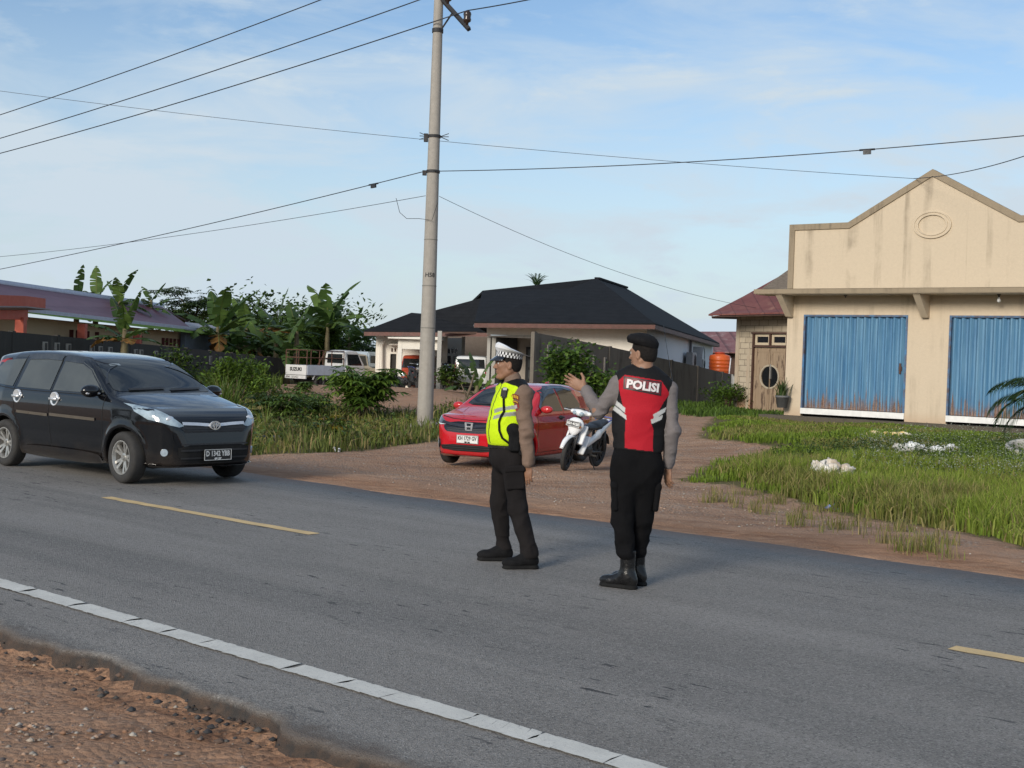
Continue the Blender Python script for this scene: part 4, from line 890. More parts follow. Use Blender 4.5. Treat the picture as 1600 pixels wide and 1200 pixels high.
BN = [(120, 479, 50, 7, 'banana plant with two big paddle leaves farthest left above the purple roof', 21, 0, 1.7), (150, 474, 52, 9, 'dark banana plant with broad upright leaves above the purple roof', 20, 0, 1.65),
      (187, 476, 51, 10, 'banana plant with ragged shredded leaves above the purple roof', 22, 0, 1.5), (236, 478, 54, 7, 'small banana crown just showing over the purple roof ridge', 23, 0, 1.3),
      (195, 526, 37.5, 11, 'banana plant with browned hanging leaves between black wall and purple roofed building', 24, 2, 1.4), (340, 520, 56, 12, 'banana plant with one orange dead leaf beside the slate blue annex', 25, 2, 2.5),
      (385, 515, 62, 9, 'banana plant with half folded leaves between the annex and the tall blunt leaf', 33, 1, 2.2), (432, 525, 63, 9, 'banana plant with a single tall blunt upright leaf behind the black wall', 26, 0, 2.6), (464, 518, 60, 10, 'banana plant with brown stalk behind the white pickup cage', 27, 1, 2.1),
      (512, 510, 64, 13, 'tallest banana plant with a wide crown left of the black roofed house', 28, 0, 2.9), (405, 540, 59, 9, 'low dark banana plant over the far end of the black wall', 29, 0, 1.9), (450, 548, 58, 8, 'low banana plant with dark leaves just left of the pickup cage', 34, 0, 1.7),
      (546, 535, 68, 10, 'banana plant with drooping leaves nearest the black roofed house', 30, 0, 2.3), (372, 540, 58, 9, 'low banana plant right of the annex behind the black wall', 35, 1, 1.9)]
for px, py, D, n_, lab, sd_, dry, ll in BN: banana(px, py, D, .1, 0, n_, lab, sd_, dry=dry, ll=ll)
banana(745, 614, 44, .3, 0, 8, 'young bright green banana plant beside the white parked wagon', 31, ll=1.5, up=[1.45, 1.25, 1.35, 1.0, .7, .8, .3, .2], group='young banana', azs=[2.6, 2.9, .4, .2, 3.3, 0, 2.8, .5])

# ------------------------------------------------------------------ cassava and other broad-leaved plants
def palmate(P, r, ln, col, drop=.5, k=7):
    """palmate leaves: k narrow leaflets radiating from each point"""
    n = len(P); a0 = r.random(n) * 6.283; tl = .25 + .5 * r.random(n); ta = r.random(n) * 6.283; s = .65 + .7 * r.random(n)
    V = []; C = []
    for j in range(k):
        a = a0 + (j - (k - 1) / 2) * (5.0 / k) ; l = ln * s * (1 - .28 * abs(j - (k - 1) / 2) / ((k - 1) / 2))
        d = np.stack([np.cos(a), np.sin(a), -drop * tl - .45 * np.cos(a - ta) * tl], -1); d /= np.linalg.norm(d, axis=1)[:, None]; q = np.stack([-np.sin(a), np.cos(a), 0 * a], -1)
        L_ = l[:, None]; w_ = L_ * .13
        V.append(np.stack([P, P + d * L_ * .5 + q * w_, P + d * L_ - np.array([0, 0, .12]) * L_, P + d * L_ * .5 - q * w_], 1)); C.append(col)
    V = np.concatenate(V).reshape(-1, 3); C = np.repeat(np.concatenate(C), 4, 0); m = len(V) // 4
    Fq = (np.array([(0, 1, 2), (0, 2, 3)])[None] + 4 * np.arange(m)[:, None, None]).reshape(-1, 3)
    return V, Fq, C
def cassava(name, base, h, rad, nst, nl, label, seed, ln=.28, pal=None, flat=.5, cat='cassava plant', group=None, low=.35):
    r = np.random.default_rng(seed); root = empty(name, base, 0, label, cat, group); st = MB(); P = []
    for i in range(nst):
        a = i * 2.4 + r.normal(0, .3); tip = Vector((math.cos(a) * rad * r.uniform(.3, 1), math.sin(a) * rad * r.uniform(.3, 1), h * r.uniform(.75, 1.0)))
        b0 = Vector((math.cos(a) * .06, math.sin(a) * .06, -.08)); mid = Vector((tip.x * .35, tip.y * .35, tip.z * .5))
        st.tube([b0, mid, tip], [.022 + .008 * h, .016 + .005 * h, .008], 6)
        m = nl // nst
        f = low + (1 - low) * r.random(m) ** .7
        c = np.array(tip)[None] * f[:, None] + np.stack([r.normal(0, rad * .30, m), r.normal(0, rad * .30, m), r.normal(0, h * .06, m)], -1); P.append(c)
    st.build('stem', BARK, root, True); P = np.concatenate(P); P[:, 2] = np.maximum(P[:, 2], .04)
    pal = pal or [(.07, .13, .022), (.10, .175, .028), (.14, .21, .038), (.055, .095, .02)]
    V, Fq, C = palmate(P, r, ln, pick(pal, len(P), r), flat); npmesh('foliage', V, Fq, LEAF, root, C); return root
def leafy(name, base, rx, ry, h, n, label, seed, ln=.10, wd=.06, pal=None, cat='shrub', stemh=.6, shape=None, group=None):
    r = np.random.default_rng(seed); root = empty(name, base, 0, label, cat, group); st = MB(); cen = []
    for i in range(9):
        a = i * 2.4; q = Vector((math.cos(a) * rx * .6 * r.random(), math.sin(a) * ry * .6 * r.random(), h * r.uniform(.5, .9))); st.tube([(q.x * .2, q.y * .2, -.08), (q.x * .5, q.y * .5, q.z * .5), q], [.03, .02, .008], 5)
    st.build('stem', BARK, root, True)
    k = 26; cc = np.stack([r.normal(0, .42, k) * rx, r.normal(0, .42, k) * ry, h * (.25 + .75 * r.random(k))], -1); cc[:, 2] *= np.clip(1.15 - .5 * np.hypot(cc[:, 0] / rx, cc[:, 1] / ry), .3, 1)
    ci = r.integers(0, k, n); P = cc[ci] + np.stack([r.normal(0, .19, n) * rx, r.normal(0, .22, n) * ry, r.normal(0, .12, n) * h], -1); P[:, 2] = np.abs(P[:, 2]) + .02
    pal = pal or [(.06, .11, .02), (.09, .15, .025), (.045, .08, .016), (.12, .18, .03)]
    V, Fq, C = leafcards(P, ln, wd, pick(pal, n, r) * (.7 + .5 * r.random(k))[ci][:, None], r); npmesh('foliage', V, Fq, LEAF, root, C); return root
cassava('cassava_plant', on_g(565, 655), 1.42, .78, 9, 360, 'large bushy cassava plant on the verge left of the utility pole', 41, ln=.34, pal=[(.09, .17, .026), (.13, .22, .035), (.16, .25, .04), (.065, .12, .022)])
cassava('cassava_plant', on_g(430, 668), .95, .7, 7, 150, 'low cassava plant on the verge in front of the pickup tail', 42, ln=.26, group='cassava on the verge')
cassava('cassava_plant', on_g(478, 655), .75, .8, 6, 150, 'sparse cassava plant just left of the large bushy one', 43, ln=.24, group='cassava on the verge')
cassava('cassava_plant', on_g(510, 690), .55, .45, 4, 50, 'small cassava seedling with yellow lower leaves at the verge front', 44, ln=.22, pal=[(.07, .12, .02), (.35, .26, .03), (.06, .10, .02)], group='cassava on the verge')
cassava('cassava_plant', on_g(702, 616), 1.25, .7, 5, 130, 'thin cassava plant in front of the carport between pole and white wagon', 45, ln=.3, group='cassava on the verge')
cassava('cassava_plant', on_g(474, 622), .5, .3, 3, 40, 'single small cassava plant on the dirt bank under the white pickup', 46, ln=.26, group='cassava on the verge')
leafy('shrub', on_g(372, 625), 1.0, .7, 1.15, 2600, 'bright yellow green bush on the verge behind the black minivan bonnet', 47, .13, .06, [(.11, .19, .025), (.15, .23, .03), (.09, .15, .02)])
leafy('shrub', on_g(272, 612), .8, .5, 1.35, 900, 'thin shrub against the black wall above the black minivan roof', 48, .14, .07)
leafy('shrub', at(404, 606, 50), .45, .45, .95, 800, 'rounded light green bush left of the pickup tailgate', 49, .13, .07, [(.12, .20, .025), (.15, .24, .03), (.09, .15, .02)])
def vine_mass():
    p = at(897, 640, 37.5); p.z = Gz(p.x, p.y)
    return leafy('climbing_vine', p, 1.15, .6, 1.75, 4200, 'dense green vine heaped against the grey block wall behind the red car', 50, .15, .10, [(.08, .16, .028), (.12, .21, .036), (.16, .26, .045), (.055, .11, .022)], 'vine')
vine_mass()
leafy('shrub', at(1135, 632, 45), .7, .5, .75, 900, 'low green bush at the corner of the cement block house', 51, .12, .07, [(.08, .15, .02), (.11, .19, .025)])
leafy('fruit_tree', at(503, 590, 66), 1.6, 1.0, 3.0, 5200, 'round dense green tree below the tallest banana plant', 52, .20, .10, [(.065, .125, .018), (.09, .16, .022), (.05, .09, .015)], 'tree')
leafy('fruit_tree', at(345, 590, 72), 3.2, 1.5, 3.6, 4500, 'dark leafy tree between the purple roofed building and the bananas', 55, .30, .16, [(.065, .115, .028), (.09, .15, .035)], 'tree')
leafy('fruit_tree', at(475, 590, 70), 3.0, 1.2, 3.3, 5200, 'mid green leafy tree filling the gap between blunt leaf and tallest banana plants', 56, .24, .12, [(.06, .11, .022), (.085, .145, .03)], 'tree')
leafy('fruit_tree', at(577, 600, 82), 2.0, 1.5, 3.2, 2200, 'dark tree beyond the left end of the black roofed house', 53, .30, .14, [(.035, .065, .02), (.05, .085, .025)], 'tree')
leafy('fruit_tree', at(425, 590, 72), 6.2, 1.5, 4.3, 12000, 'dark tangle of trees closing the gap behind the banana plants', 54, .32, .16, [(.065, .115, .028), (.09, .15, .035)], 'tree')
def umbrella_tree(px, py, D, h, rad, n, label, seed, tiers=8):
    r = np.random.default_rng(seed); c = at(px, py, D); root = empty('rubber_tree', (c.x, c.y, .1), 0, label, 'tree'); H = c.z - .1 + h * .4; st = MB()
    st.tube([(0, 0, -.2), (.1, 0, H * .4), (0, .1, H * .8), (.2, 0, H)], [.13, .10, .07, .03], 8); st.build('trunk', BARK, root, True)
    P = []; lb = MB()
    for i in range(tiers):
        a = i * 2.4 + r.normal(0, .4); z = H * (.62 + .40 * (i + .5) / tiers); rr = rad * r.uniform(.45, 1.0) * (1.1 - .45 * i / tiers); e = Vector((math.cos(a) * rr, math.sin(a) * rr * .6, z + r.uniform(0, .5)))
        lb.tube([(0, 0, z - .7), (e.x * .5, e.y * .5, z - .15), e], [.04, .03, .012], 5); m = n // tiers
        P.append(np.array(e)[None] + np.stack([r.normal(0, rad * .26, m), r.normal(0, rad * .2, m), r.normal(0, .10, m) - .1 * r.random(m)], -1))
    lb.build('branch', BARK, root, True); P = np.concatenate(P)
    V, Fq, C = palmate(P, r, .34, pick([(.04, .07, .022), (.055, .09, .028), (.07, .11, .03)], len(P), r), .35, 6); npmesh('crown', V, Fq, LEAF, root, C); return root
umbrella_tree(305, 497, 66, 2.2, 2.1, 1000, 'open crowned tree with flat tiers of leaves beyond the purple roof end', 61, 13)
umbrella_tree(558, 560, 70, 1.0, 1.2, 160, 'small dark tree with drooping leaf tiers behind the pickups', 62, 6)

# ------------------------------------------------------------------ grass clumps
def clump(p, n, h, lean, label, seed, w=.02, pal=None, cat='grass clump', spread=.12, name='grass_clump', group=None):
    r = np.random.default_rng(seed); P = np.stack([r.normal(0, spread, n), r.normal(0, spread, n), np.zeros(n)], -1)
    V, Fq, C = blades_long(P, h * (.55 + .5 * r.random(n)), w, lean, pick(pal or [(.10, .18, .025), (.14, .22, .035), (.08, .13, .02), (.22, .22, .08)], n, r), r)
    o = npmesh(name, V, Fq, LEAF, col=C); o.location = p; return tag(o, label, cat, group)
def blades_long(P, h, w, lean, col, r, seg=6):
    n = len(P); a = r.random(n) * 6.283; b = a + 1.57 + r.normal(0, .4, n); l0 = lean * (.15 + .85 * r.random(n)); V = np.zeros((n, seg + 1, 2, 3)); p = P.copy(); ang = .08 + l0 * .25
    for i in range(seg + 1):
        ww = w * (1 - (i / seg) ** 1.6 * .95) * .5; q = np.stack([np.cos(b), np.sin(b), 0 * b], -1) * ww
        V[:, i, 0] = p + q; V[:, i, 1] = p - q
        p = p + np.stack([np.cos(a) * np.sin(ang), np.sin(a) * np.sin(ang), np.cos(ang)], -1) * (h / seg)[:, None]; ang = ang + l0 * (.15 + .10 * i)
    f = []
    for i in range(seg): k = 2 * i; f += [(k, k + 1, k + 3), (k, k + 3, k + 2)]
    m = 2 * (seg + 1); Fq = (np.array(f)[None] + m * np.arange(n)[:, None, None]).reshape(-1, 3)
    return V.reshape(-1, 3), Fq, np.repeat(col, m, 0)
clump(on_g(352, 668), 120, 1.75, .9, 'tall arching grass clump beside the black minivan bonnet', 71, .035, spread=.16)
clump(on_g(330, 660), 70, 1.3, 1.2, 'leaning grass clump half hidden behind the black minivan bonnet', 72, .03, spread=.2)
clump(on_g(414, 688), 26, .95, .7, 'thin upright grass stalk clump at the verge front', 73, .03, [(.20, .22, .05), (.13, .18, .03), (.30, .26, .10)], spread=.04)
clump(on_g(392, 690), 34, .8, 1.5, 'straggling grass clump with pale dry blades right of the black minivan bonnet', 74, .022, [(.30, .26, .13), (.15, .18, .04), (.36, .30, .16)])
# ------------------------------------------------------------------ palm at the right edge of the picture
def palm():
    p = at(1650, 655, 29.0); r = np.random.default_rng(81); root = empty('palm_plant', (p.x, p.y, Gz(p.x, p.y)), 0, 'dark green feather palm in front of the right hand blue shutter', 'palm')
    st = MB(); st.tube([(0, 0, -.1), (0, 0, .35), (.02, 0, 1.0)], [.14, .12, .08], 10); st.build('trunk', BARK, root, True)
    V, Fq, C = [], [], []
    fr = [(3.05, .95, 1.7), (3.35, .45, 1.8), (2.75, .6, 1.7), (3.1, .15, 1.6), (3.6, .8, 1.5), (.2, .8, 1.6), (1.2, .7, 1.5), (5.0, .7, 1.5), (4.2, .9, 1.6), (2.2, 1.1, 1.5), (5.8, .4, 1.5)]
    for az, el, ln in fr:
        q = np.array([0, 0, 1.0]); e = el; n = 26
        for i in range(n):
            d = np.array([math.cos(az) * math.cos(e), math.sin(az) * math.cos(e), math.sin(e)]); s = np.array([-math.sin(az), math.cos(az), 0]); k = len(V); u = np.cross(d, s)
            V += list((q - s * .012, q + s * .012, q + d * ln / n + s * .011, q + d * ln / n - s * .011)); Fq += [(k, k + 1, k + 2), (k, k + 2, k + 3)]; C += [(.09, .11, .035)] * 4
            if i > 4:
                L_ = .50 * math.sin(math.pi * (i - 2) / (n + 1)) ** .7
                for sg in (-1, 1):
                    k = len(V); ld = d * .62 + s * sg * .75 - np.array([0, 0, .28 + .2 * r.random()]) * 1 + u * 0; ld /= np.linalg.norm(ld); wv = d * .016
                    V += list((q, q + ld * L_ * .5 + wv, q + ld * L_ - np.array([0, 0, .06]), q + ld * L_ * .5 - wv)); Fq += [(k, k + 1, k + 2), (k, k + 2, k + 3)]; c = np.array((.035, .075, .028)) * (.7 + .6 * r.random()); C += [c] * 4
            q = q + d * ln / n; e -= .055 + .03 * i / n
    npmesh('frond', np.array(V), np.array(Fq), LEAF, root, np.array(C))
palm()
def far_palm():
    p = at(838, 452, 86); r = np.random.default_rng(5); root = empty('palm_tree', (p.x, p.y, .1), 0, 'tip of a distant palm tree showing above the black tiled roof', 'palm'); H = p.z + .1
    st = MB(); st.tube([(0, 0, 0), (0, 0, H)], [.18, .12], 8); st.build('trunk', BARK, root, True); V, Fq, C = [], [], []
    for i in range(12):
        a = i * 2.4; q = np.array([0, 0, H]); e = 1.45 - .06 * i; s = np.array([-math.sin(a), math.cos(a), 0])
        for j in range(10):
            d = np.array([math.cos(a) * math.cos(e), math.sin(a) * math.cos(e), math.sin(e)])
            for sg in (-1, 1):
                k = len(V); ld = (d * .6 + s * sg * .7) * .32; V += list((q, q + ld + d * .05, q + ld * .5 + d * .12)); Fq.append((k, k + 1, k + 2)); C += [(.05, .10, .035)] * 3
            q = q + d * .10; e -= .09
    npmesh('crown', np.array(V), np.array(Fq), LEAF, root, np.array(C))
far_palm()
# ------------------------------------------------------------------ tree belt added behind the viewer, out of view, for the car sides to reflect
def make_reflection_trees():
    r = np.random.default_rng(91); n = 9000; k = 60; cs = np.stack([r.uniform(-60, 60, k), r.uniform(-44, -34, k), r.uniform(1.0, 5.5, k)], -1); ci = r.integers(0, k, n)
    Q = cs[ci] + np.stack([r.normal(0, 1.5, n), r.normal(0, 1.5, n), r.normal(0, 1.0, n)], -1); Q[:, 2] = np.abs(Q[:, 2]); x, y = xy(Q[:, 1], Q[:, 0]); P = np.stack([x, y, Q[:, 2] - .05], -1)
    V, Fq, C = leafcards(P, .9, .55, pick([(.05, .085, .022), (.07, .115, .028), (.035, .06, .018)], n, r), r); tag(npmesh('reflection_trees', V, Fq, LEAF, col=C), 'unseen belt of trees added behind the viewer for the car reflections', 'trees', kind='stuff')
make_reflection_trees()
# ================================================================== UTILITY POLE AND WIRES
def make_pole():
    base = at(664, 655, 32.0); base.z = Gz(base.x, base.y); top = at(685.5, 0, 32.0)
    lean = (top.x - base.x) / (top.z - base.z); H = 11.2
    root = empty('utility_pole', base, 0, 'tall round concrete utility pole standing on the left verge', 'utility pole')
    def ax(z): return Vector((lean * z, 0, z))
    def rad(z): return .205 - .0085 * z
    s = MB(); s.tube([ax(z) for z in np.linspace(-.3, H, 14)], [rad(z) for z in np.linspace(-.3, H, 14)], 28)
    m, n, b = newmat('spun_concrete'); h = N(n); o = h.obj()
    st = h.noise(h.map(o, (5, 5, .25)), 1.4, 7, .65); f = h.noise(o, 9, 6, .7)
    c = h.mix(h.step(f, .3, .7), (.34, .315, .28), (.28, .26, .23)); c = h.mix(h.math('MULTIPLY', h.step(st, .52, .7), .5), c, (.19, .175, .155))
    h.put(b.inputs['Base Color'], c); b.inputs['Roughness'].default_value = .85; h.put(b.inputs['Normal'], h.bump(f, .2, .02))
    s.build('shaft', m, root, True)
    for z, d in ((3.55, .006), (2.5, .005), (4.7, .005)): s = MB(); s.lathe([(rad(z) + .0, -.012), (rad(z) + d, -.01), (rad(z) + d, .01), (rad(z), .012)], 28, Matrix.Translation(ax(z)), closed=True); s.build('mould_ring', pm('dark_ring', (.2, .19, .17), rough=.9), root)
    f = MB(); f.lathe([(.02, -.1), (.40, -.1), (.38, .10), (.27, .16), (.2, .17)], 9); f.build('footing', pm('footing_concrete', (.36, .34, .30), (.2, .18, .15), 8, .95, bump=.6), root)
    IRON = pm('black_iron', (.025, .025, .027), rough=.7); POR = pm('brown_porcelain', (.035, .022, .018), rough=.2)
    za = at(690, 0, 32).z - base.z + .10
    # crossarm runs front to back across the road direction, seen end-on sloping down to the right
    d = Vector((.80, -.60, 0)); a0 = ax(za) - d * 1.1; a1 = ax(za) + d * 1.15; rot = Matrix.Rotation(math.atan2(d.y, d.x), 3, 'Z')
    c = MB(); tip = at(733, 46, 31.2) - base; tail = ax(za) - (tip - ax(za)); c.tube([tail, ax(za), tip], .065, 4); c.build('crossarm', IRON, root)
    c = MB(); zb = at(678, 48, 32).z - base.z; c.tube([ax(zb) + Vector((.1, -.16, 0)), ax(za).lerp(tip, .48)], .022, 6); c.lathe([(rad(zb) + .005, -.05), (rad(zb) + .02, -.05), (rad(zb) + .02, .05), (rad(zb) + .005, .05)], 24, Matrix.Translation(ax(zb)), closed=True); c.build('brace', IRON, root)
    ins = []
    for k in (.93, .30, -.6):
        p = ax(za).lerp(tip, k); c = MB()
        c.lathe([(.001, -.02), (.035, -.02), (.035, .1), (.085, .13), (.10, .18), (.085, .22), (.09, .27), (.10, .31), (.085, .36), (.05, .39), (.001, .40)], 14, Matrix.Translation(p)); c.build('insulator', POR, root, True); ins.append(base + p + Vector((0, 0, .40)))
    hard = []
    for py, sp in ((213, 1), (268, 0)):
        z = at(668, py, 32).z - base.z; c = MB(); q = ax(z); c.lathe([(rad(z) + .003, -.035), (rad(z) + .02, -.035), (rad(z) + .02, .035), (rad(z) + .003, .035)], 24, Matrix.Translation(q), closed=True)
        c.box(q + Vector((-rad(z) - .06, -.02, -.04)), (.10, .10, .20 if sp else .12)); 
        if sp:
            for e in (-1, 1):
                for dz in (-.09, .0, .08): c.tube([q + Vector((e * rad(z), 0, 0)), q + Vector((e * (rad(z) + .22), -.03, dz))], .010, 5)
        c.build('clamp', IRON, root); hard.append(base + q + Vector((-rad(z) - .06, -.02, 0)))
    z = at(668, 430, 32).z - base.z; vs, fs = text_verts('H58', .15, .004); t = MB(); r_ = rad(z) + .004
    t.add([(ax(z).x + r_ * math.sin(v.x / r_ + .12), -r_ * math.cos(v.x / r_ + .12), z + v.y) for v in vs], fs); t.build('pole_number', pm('stencil_ink', (.05, .05, .05), rough=.9), root, fixn=False)
    return base, ax, rad, ins, hard
PB, PAX, PRAD, INS, HARD = make_pole()
CABLE = pm('black_cable', (.018, .02, .024), rough=.5)
def wire(a, b, sag, r, label, name='power_line', n=40, mat=None):
    a = Vector(a); b = Vector(b); m = MB(); m.tube([a.lerp(b, t) + Vector((0, 0, -4 * sag * t * (1 - t))) for t in np.linspace(0, 1, n)], r, 6)
    return tag(m.build(name, mat or CABLE, None, True), label, 'cable')
# the three conductors run on along the road side to the next poles; far ends continue past the frame
def far(px, py, D): return at(px, py, D)
wire(INS[2], far(-700, 358, 62), .9, .014, 'topmost of the three thick overhead wires left of the pole')
wire(INS[1], far(-700, 372, 62), .9, .014, 'middle one of the three thick overhead wires left of the pole')
wire(INS[0], far(-700, 376, 60), .9, .014, 'lowest of the three thick overhead wires left of the pole')
wire(INS[0], far(1150, -85, 26), .12, .014, 'thick wire leaving the insulator to the right of the pole top')
WL = (HARD[1], far(-500, 497, 60), .5)
wire(*WL, .011, 'thin cable sagging from the pole clamp down to the left edge')
WR = (HARD[1], far(1900, 180, 24), .22)
wire(*WR, .011, 'thin cable running from the pole clamp over the shop gable to the right edge')
pz = lambda py: PB + PAX(at(668, py, 32).z - PB.z)
gable = SP0 + SU * 0; 
sg = on_plane(1428, 279, SP0 + SN * .1, SN)
wire(far(-300, 100, 40), sg, .35, .007, 'very thin wire crossing the whole sky from left to the shop gable')
wire(sg, far(1800, 160, 24), .3, .011, 'twisted service wire rising from the shop gable to the right', 'service_wire')
wire(pz(306) + Vector((-.17, 0, 0)), far(-300, 418, 52), .4, .007, 'lowest thin wire fanning from the pole to the left edge', 'service_wire')
wire(pz(306) + Vector((.17, 0, 0)), at(1240, 489, 46), .5, .006, 'thin drop wire falling from the pole to the maroon roofed block house', 'service_wire')
def loop():
    a = pz(310) + Vector((-.9, 0, -.02)); b = pz(330) + Vector((.15, -.1, 0)); m = MB(); pts = [a, a + Vector((.1, 0, -.35)), a + Vector((.28, 0, -.5)), a + Vector((.6, -.1, -.5)), b + Vector((-.12, -.15, -.25)), b + Vector((0, -.1, .2))]
    m.tube(pts, .007, 5); tag(m.build('wire_loop', CABLE), 'slack loop of thin wire hanging beside the pole', 'cable')
loop()
def splice(px, w, label):
    a, b, sag = w; p = min((Vector(a).lerp(Vector(b), t) + Vector((0, 0, -4 * sag * t * (1 - t))) for t in np.linspace(0, 1, 400)), key=lambda q: abs(project(q)[0] - px))
    d = (Vector(b) - Vector(a)).normalized(); rot = d.to_track_quat('X', 'Z').to_matrix(); m = MB(); m.box(p + Vector((0, 0, -.05)), (.16, .05, .09), rot); m.tube([p - d * .16, p + d * .16], .022, 6); tag(m.build('cable_splice', CABLE), label, 'cable splice', 'splices on the thin cable')
splice(582, WL, 'small black splice box on the thin cable left of the pole'); splice(1354, WR, 'small black splice box on the thin cable above the shop gable')
# line that drops over the house side wall to the boundary wall
q0 = at(1037, 508, 49.2); wire(q0, at(1052, 600, 44), .1, .010, 'dark service wire drooping down the white house side wall', 'service_wire')
# ================================================================== IMPLICIT MODELLING (numpy signed distances -> surface nets)
class SDF:
    def __init__(s, lo, hi, h):
        s.lo = np.array(lo, float); s.h = h; s.n = np.ceil((np.array(hi) - s.lo) / h).astype(int) + 1
        s.ax = [s.lo[i] + h * np.arange(s.n[i]) for i in range(3)]; s.v = np.full(tuple(s.n), 1.0, np.float32)
    def block(s, lo, hi):
        i0 = np.clip(np.floor((np.array(lo) - s.lo) / s.h).astype(int), 0, s.n); i1 = np.clip(np.ceil((np.array(hi) - s.lo) / s.h).astype(int) + 1, 0, s.n)
        sl = tuple(slice(a, b) for a, b in zip(i0, i1)); X, Y, Z = np.meshgrid(s.ax[0][sl[0]], s.ax[1][sl[1]], s.ax[2][sl[2]], indexing='ij', sparse=True)
        return sl, X, Y, Z
    def put(s, lo, hi, fn, k=0.0, op='add'):
        m = k + 3 * s.h; sl, X, Y, Z = s.block(np.array(lo) - m, np.array(hi) + m)
        if min(s.v[sl].shape) == 0: return
        d = fn(X, Y, Z).astype(np.float32); a = s.v[sl]
        if op == 'sub': s.v[sl] = smax(a, -d, k)
        elif op == 'int': s.v[sl] = smax(a, d, k)
        else: s.v[sl] = smin(a, d, k)
    def cap(s, a, b, ra, rb=None, k=.02, op='add', sq=(1, 1, 1)):
        """tapered capsule; sq squashes about the axis in world x,y,z"""
        rb = ra if rb is None else rb; a = np.array(a, float); b = np.array(b, float); ab = b - a; L2 = ab @ ab + 1e-12; R_ = max(ra, rb); q = np.array(sq, float)
        def f(X, Y, Z):
            x, y, z = X - a[0], Y - a[1], Z - a[2]; t = np.clip((x * ab[0] + y * ab[1] + z * ab[2]) / L2, 0, 1)
            return np.sqrt(((x - t * ab[0]) / q[0]) ** 2 + ((y - t * ab[1]) / q[1]) ** 2 + ((z - t * ab[2]) / q[2]) ** 2) - (ra + (rb - ra) * t)
        e = R_ * np.maximum(q, 1); s.put(np.minimum(a, b) - e, np.maximum(a, b) + e, f, k, op); return s
    def ell(s, c, r, k=.02, op='add', M=None):
        c = np.array(c, float); r = np.array(r, float); rm = r.min(); Mi = np.array(M.inverted()) if M is not None else None
        def f(X, Y, Z):
            x, y, z = X - c[0], Y - c[1], Z - c[2]
            if Mi is not None: x, y, z = (Mi[i][0] * x + Mi[i][1] * y + Mi[i][2] * z for i in range(3))
            k0 = np.sqrt((x / r[0]) ** 2 + (y / r[1]) ** 2 + (z / r[2]) ** 2); k1 = np.sqrt((x / r[0] ** 2) ** 2 + (y / r[1] ** 2) ** 2 + (z / r[2] ** 2) ** 2)
            return k0 * (k0 - 1) / np.maximum(k1, 1e-6)
        e = np.full(3, r.max()) if M is not None else r; s.put(c - e, c + e, f, k, op); return s
    def box(s, c, d, rad=.02, k=.01, op='add', M=None):
        c = np.array(c, float); hd = np.array(d, float) / 2 - rad; Mi = np.array(M.inverted()) if M is not None else None
        def f(X, Y, Z):
            x, y, z = X - c[0], Y - c[1], Z - c[2]
            if Mi is not None: x, y, z = (Mi[i][0] * x + Mi[i][1] * y + Mi[i][2] * z for i in range(3))
            qx, qy, qz = np.abs(x) - hd[0], np.abs(y) - hd[1], np.abs(z) - hd[2]
            return np.sqrt(np.maximum(qx, 0) ** 2 + np.maximum(qy, 0) ** 2 + np.maximum(qz, 0) ** 2) + np.minimum(np.maximum(qx, np.maximum(qy, qz)), 0) - rad
        e = np.full(3, np.linalg.norm(d) / 2) if M is not None else np.array(d, float) / 2; s.put(c - e, c + e, f, k, op); return s
    def mesh(s, proj=2, smooth=0):
        v = s.v; ins = v < 0; nx, ny, nz = v.shape
        c = np.zeros((nx - 1, ny - 1, nz - 1), np.uint8); offs = [(i, j, k) for i in (0, 1) for j in (0, 1) for k in (0, 1)]
        for i, j, k in offs: c += ins[i:nx - 1 + i, j:ny - 1 + j, k:nz - 1 + k]
        act = np.argwhere((c > 0) & (c < 8)); idx = np.full(c.shape, -1, np.int32); idx[tuple(act.T)] = np.arange(len(act))
        cv = np.stack([v[act[:, 0] + i, act[:, 1] + j, act[:, 2] + k] for i, j, k in offs], 1); P = np.zeros((len(act), 3)); w = np.zeros(len(act)); oa = np.array(offs, float)
        for a in range(8):
            for b in range(a + 1, 8):
                if np.abs(oa[a] - oa[b]).sum() != 1: continue
                va, vb = cv[:, a], cv[:, b]; x = (va < 0) != (vb < 0); t = np.where(x, va / np.where(x, va - vb, 1), 0)[:, None]
                P += np.where(x[:, None], oa[a] + t * (oa[b] - oa[a]), 0); w += x
        P = act + P / w[:, None]
        Q = []
        for axis in range(3):
            sl0 = [slice(None)] * 3; sl1 = [slice(None)] * 3; sl0[axis] = slice(0, -1); sl1[axis] = slice(1, None)
            A, B = ins[tuple(sl0)], ins[tuple(sl1)]; e = np.argwhere(A != B); o1, o2 = [(1, 2), (2, 0), (0, 1)][axis]
            ok = (e[:, o1] > 0) & (e[:, o2] > 0) & (e[:, o1] < v.shape[o1] - 1) & (e[:, o2] < v.shape[o2] - 1); e = e[ok]
            def cell(d1, d2): q = e.copy(); q[:, o1] -= d1; q[:, o2] -= d2; return idx[tuple(q.T)]
            f = np.stack([cell(1, 1), cell(0, 1), cell(0, 0), cell(1, 0)], 1); fl = ~A[tuple(e.T)]; f[fl] = f[fl][:, ::-1]; Q.append(f)
        Fq = np.concatenate(Q)
        for _ in range(smooth):
            acc = np.zeros_like(P); cnt = np.zeros(len(P))
            for a in range(4):
                b = (a + 1) % 4; np.add.at(acc, Fq[:, a], P[Fq[:, b]]); np.add.at(cnt, Fq[:, a], 1); np.add.at(acc, Fq[:, b], P[Fq[:, a]]); np.add.at(cnt, Fq[:, b], 1)
            P = P * .5 + .5 * acc / np.maximum(cnt, 1)[:, None]
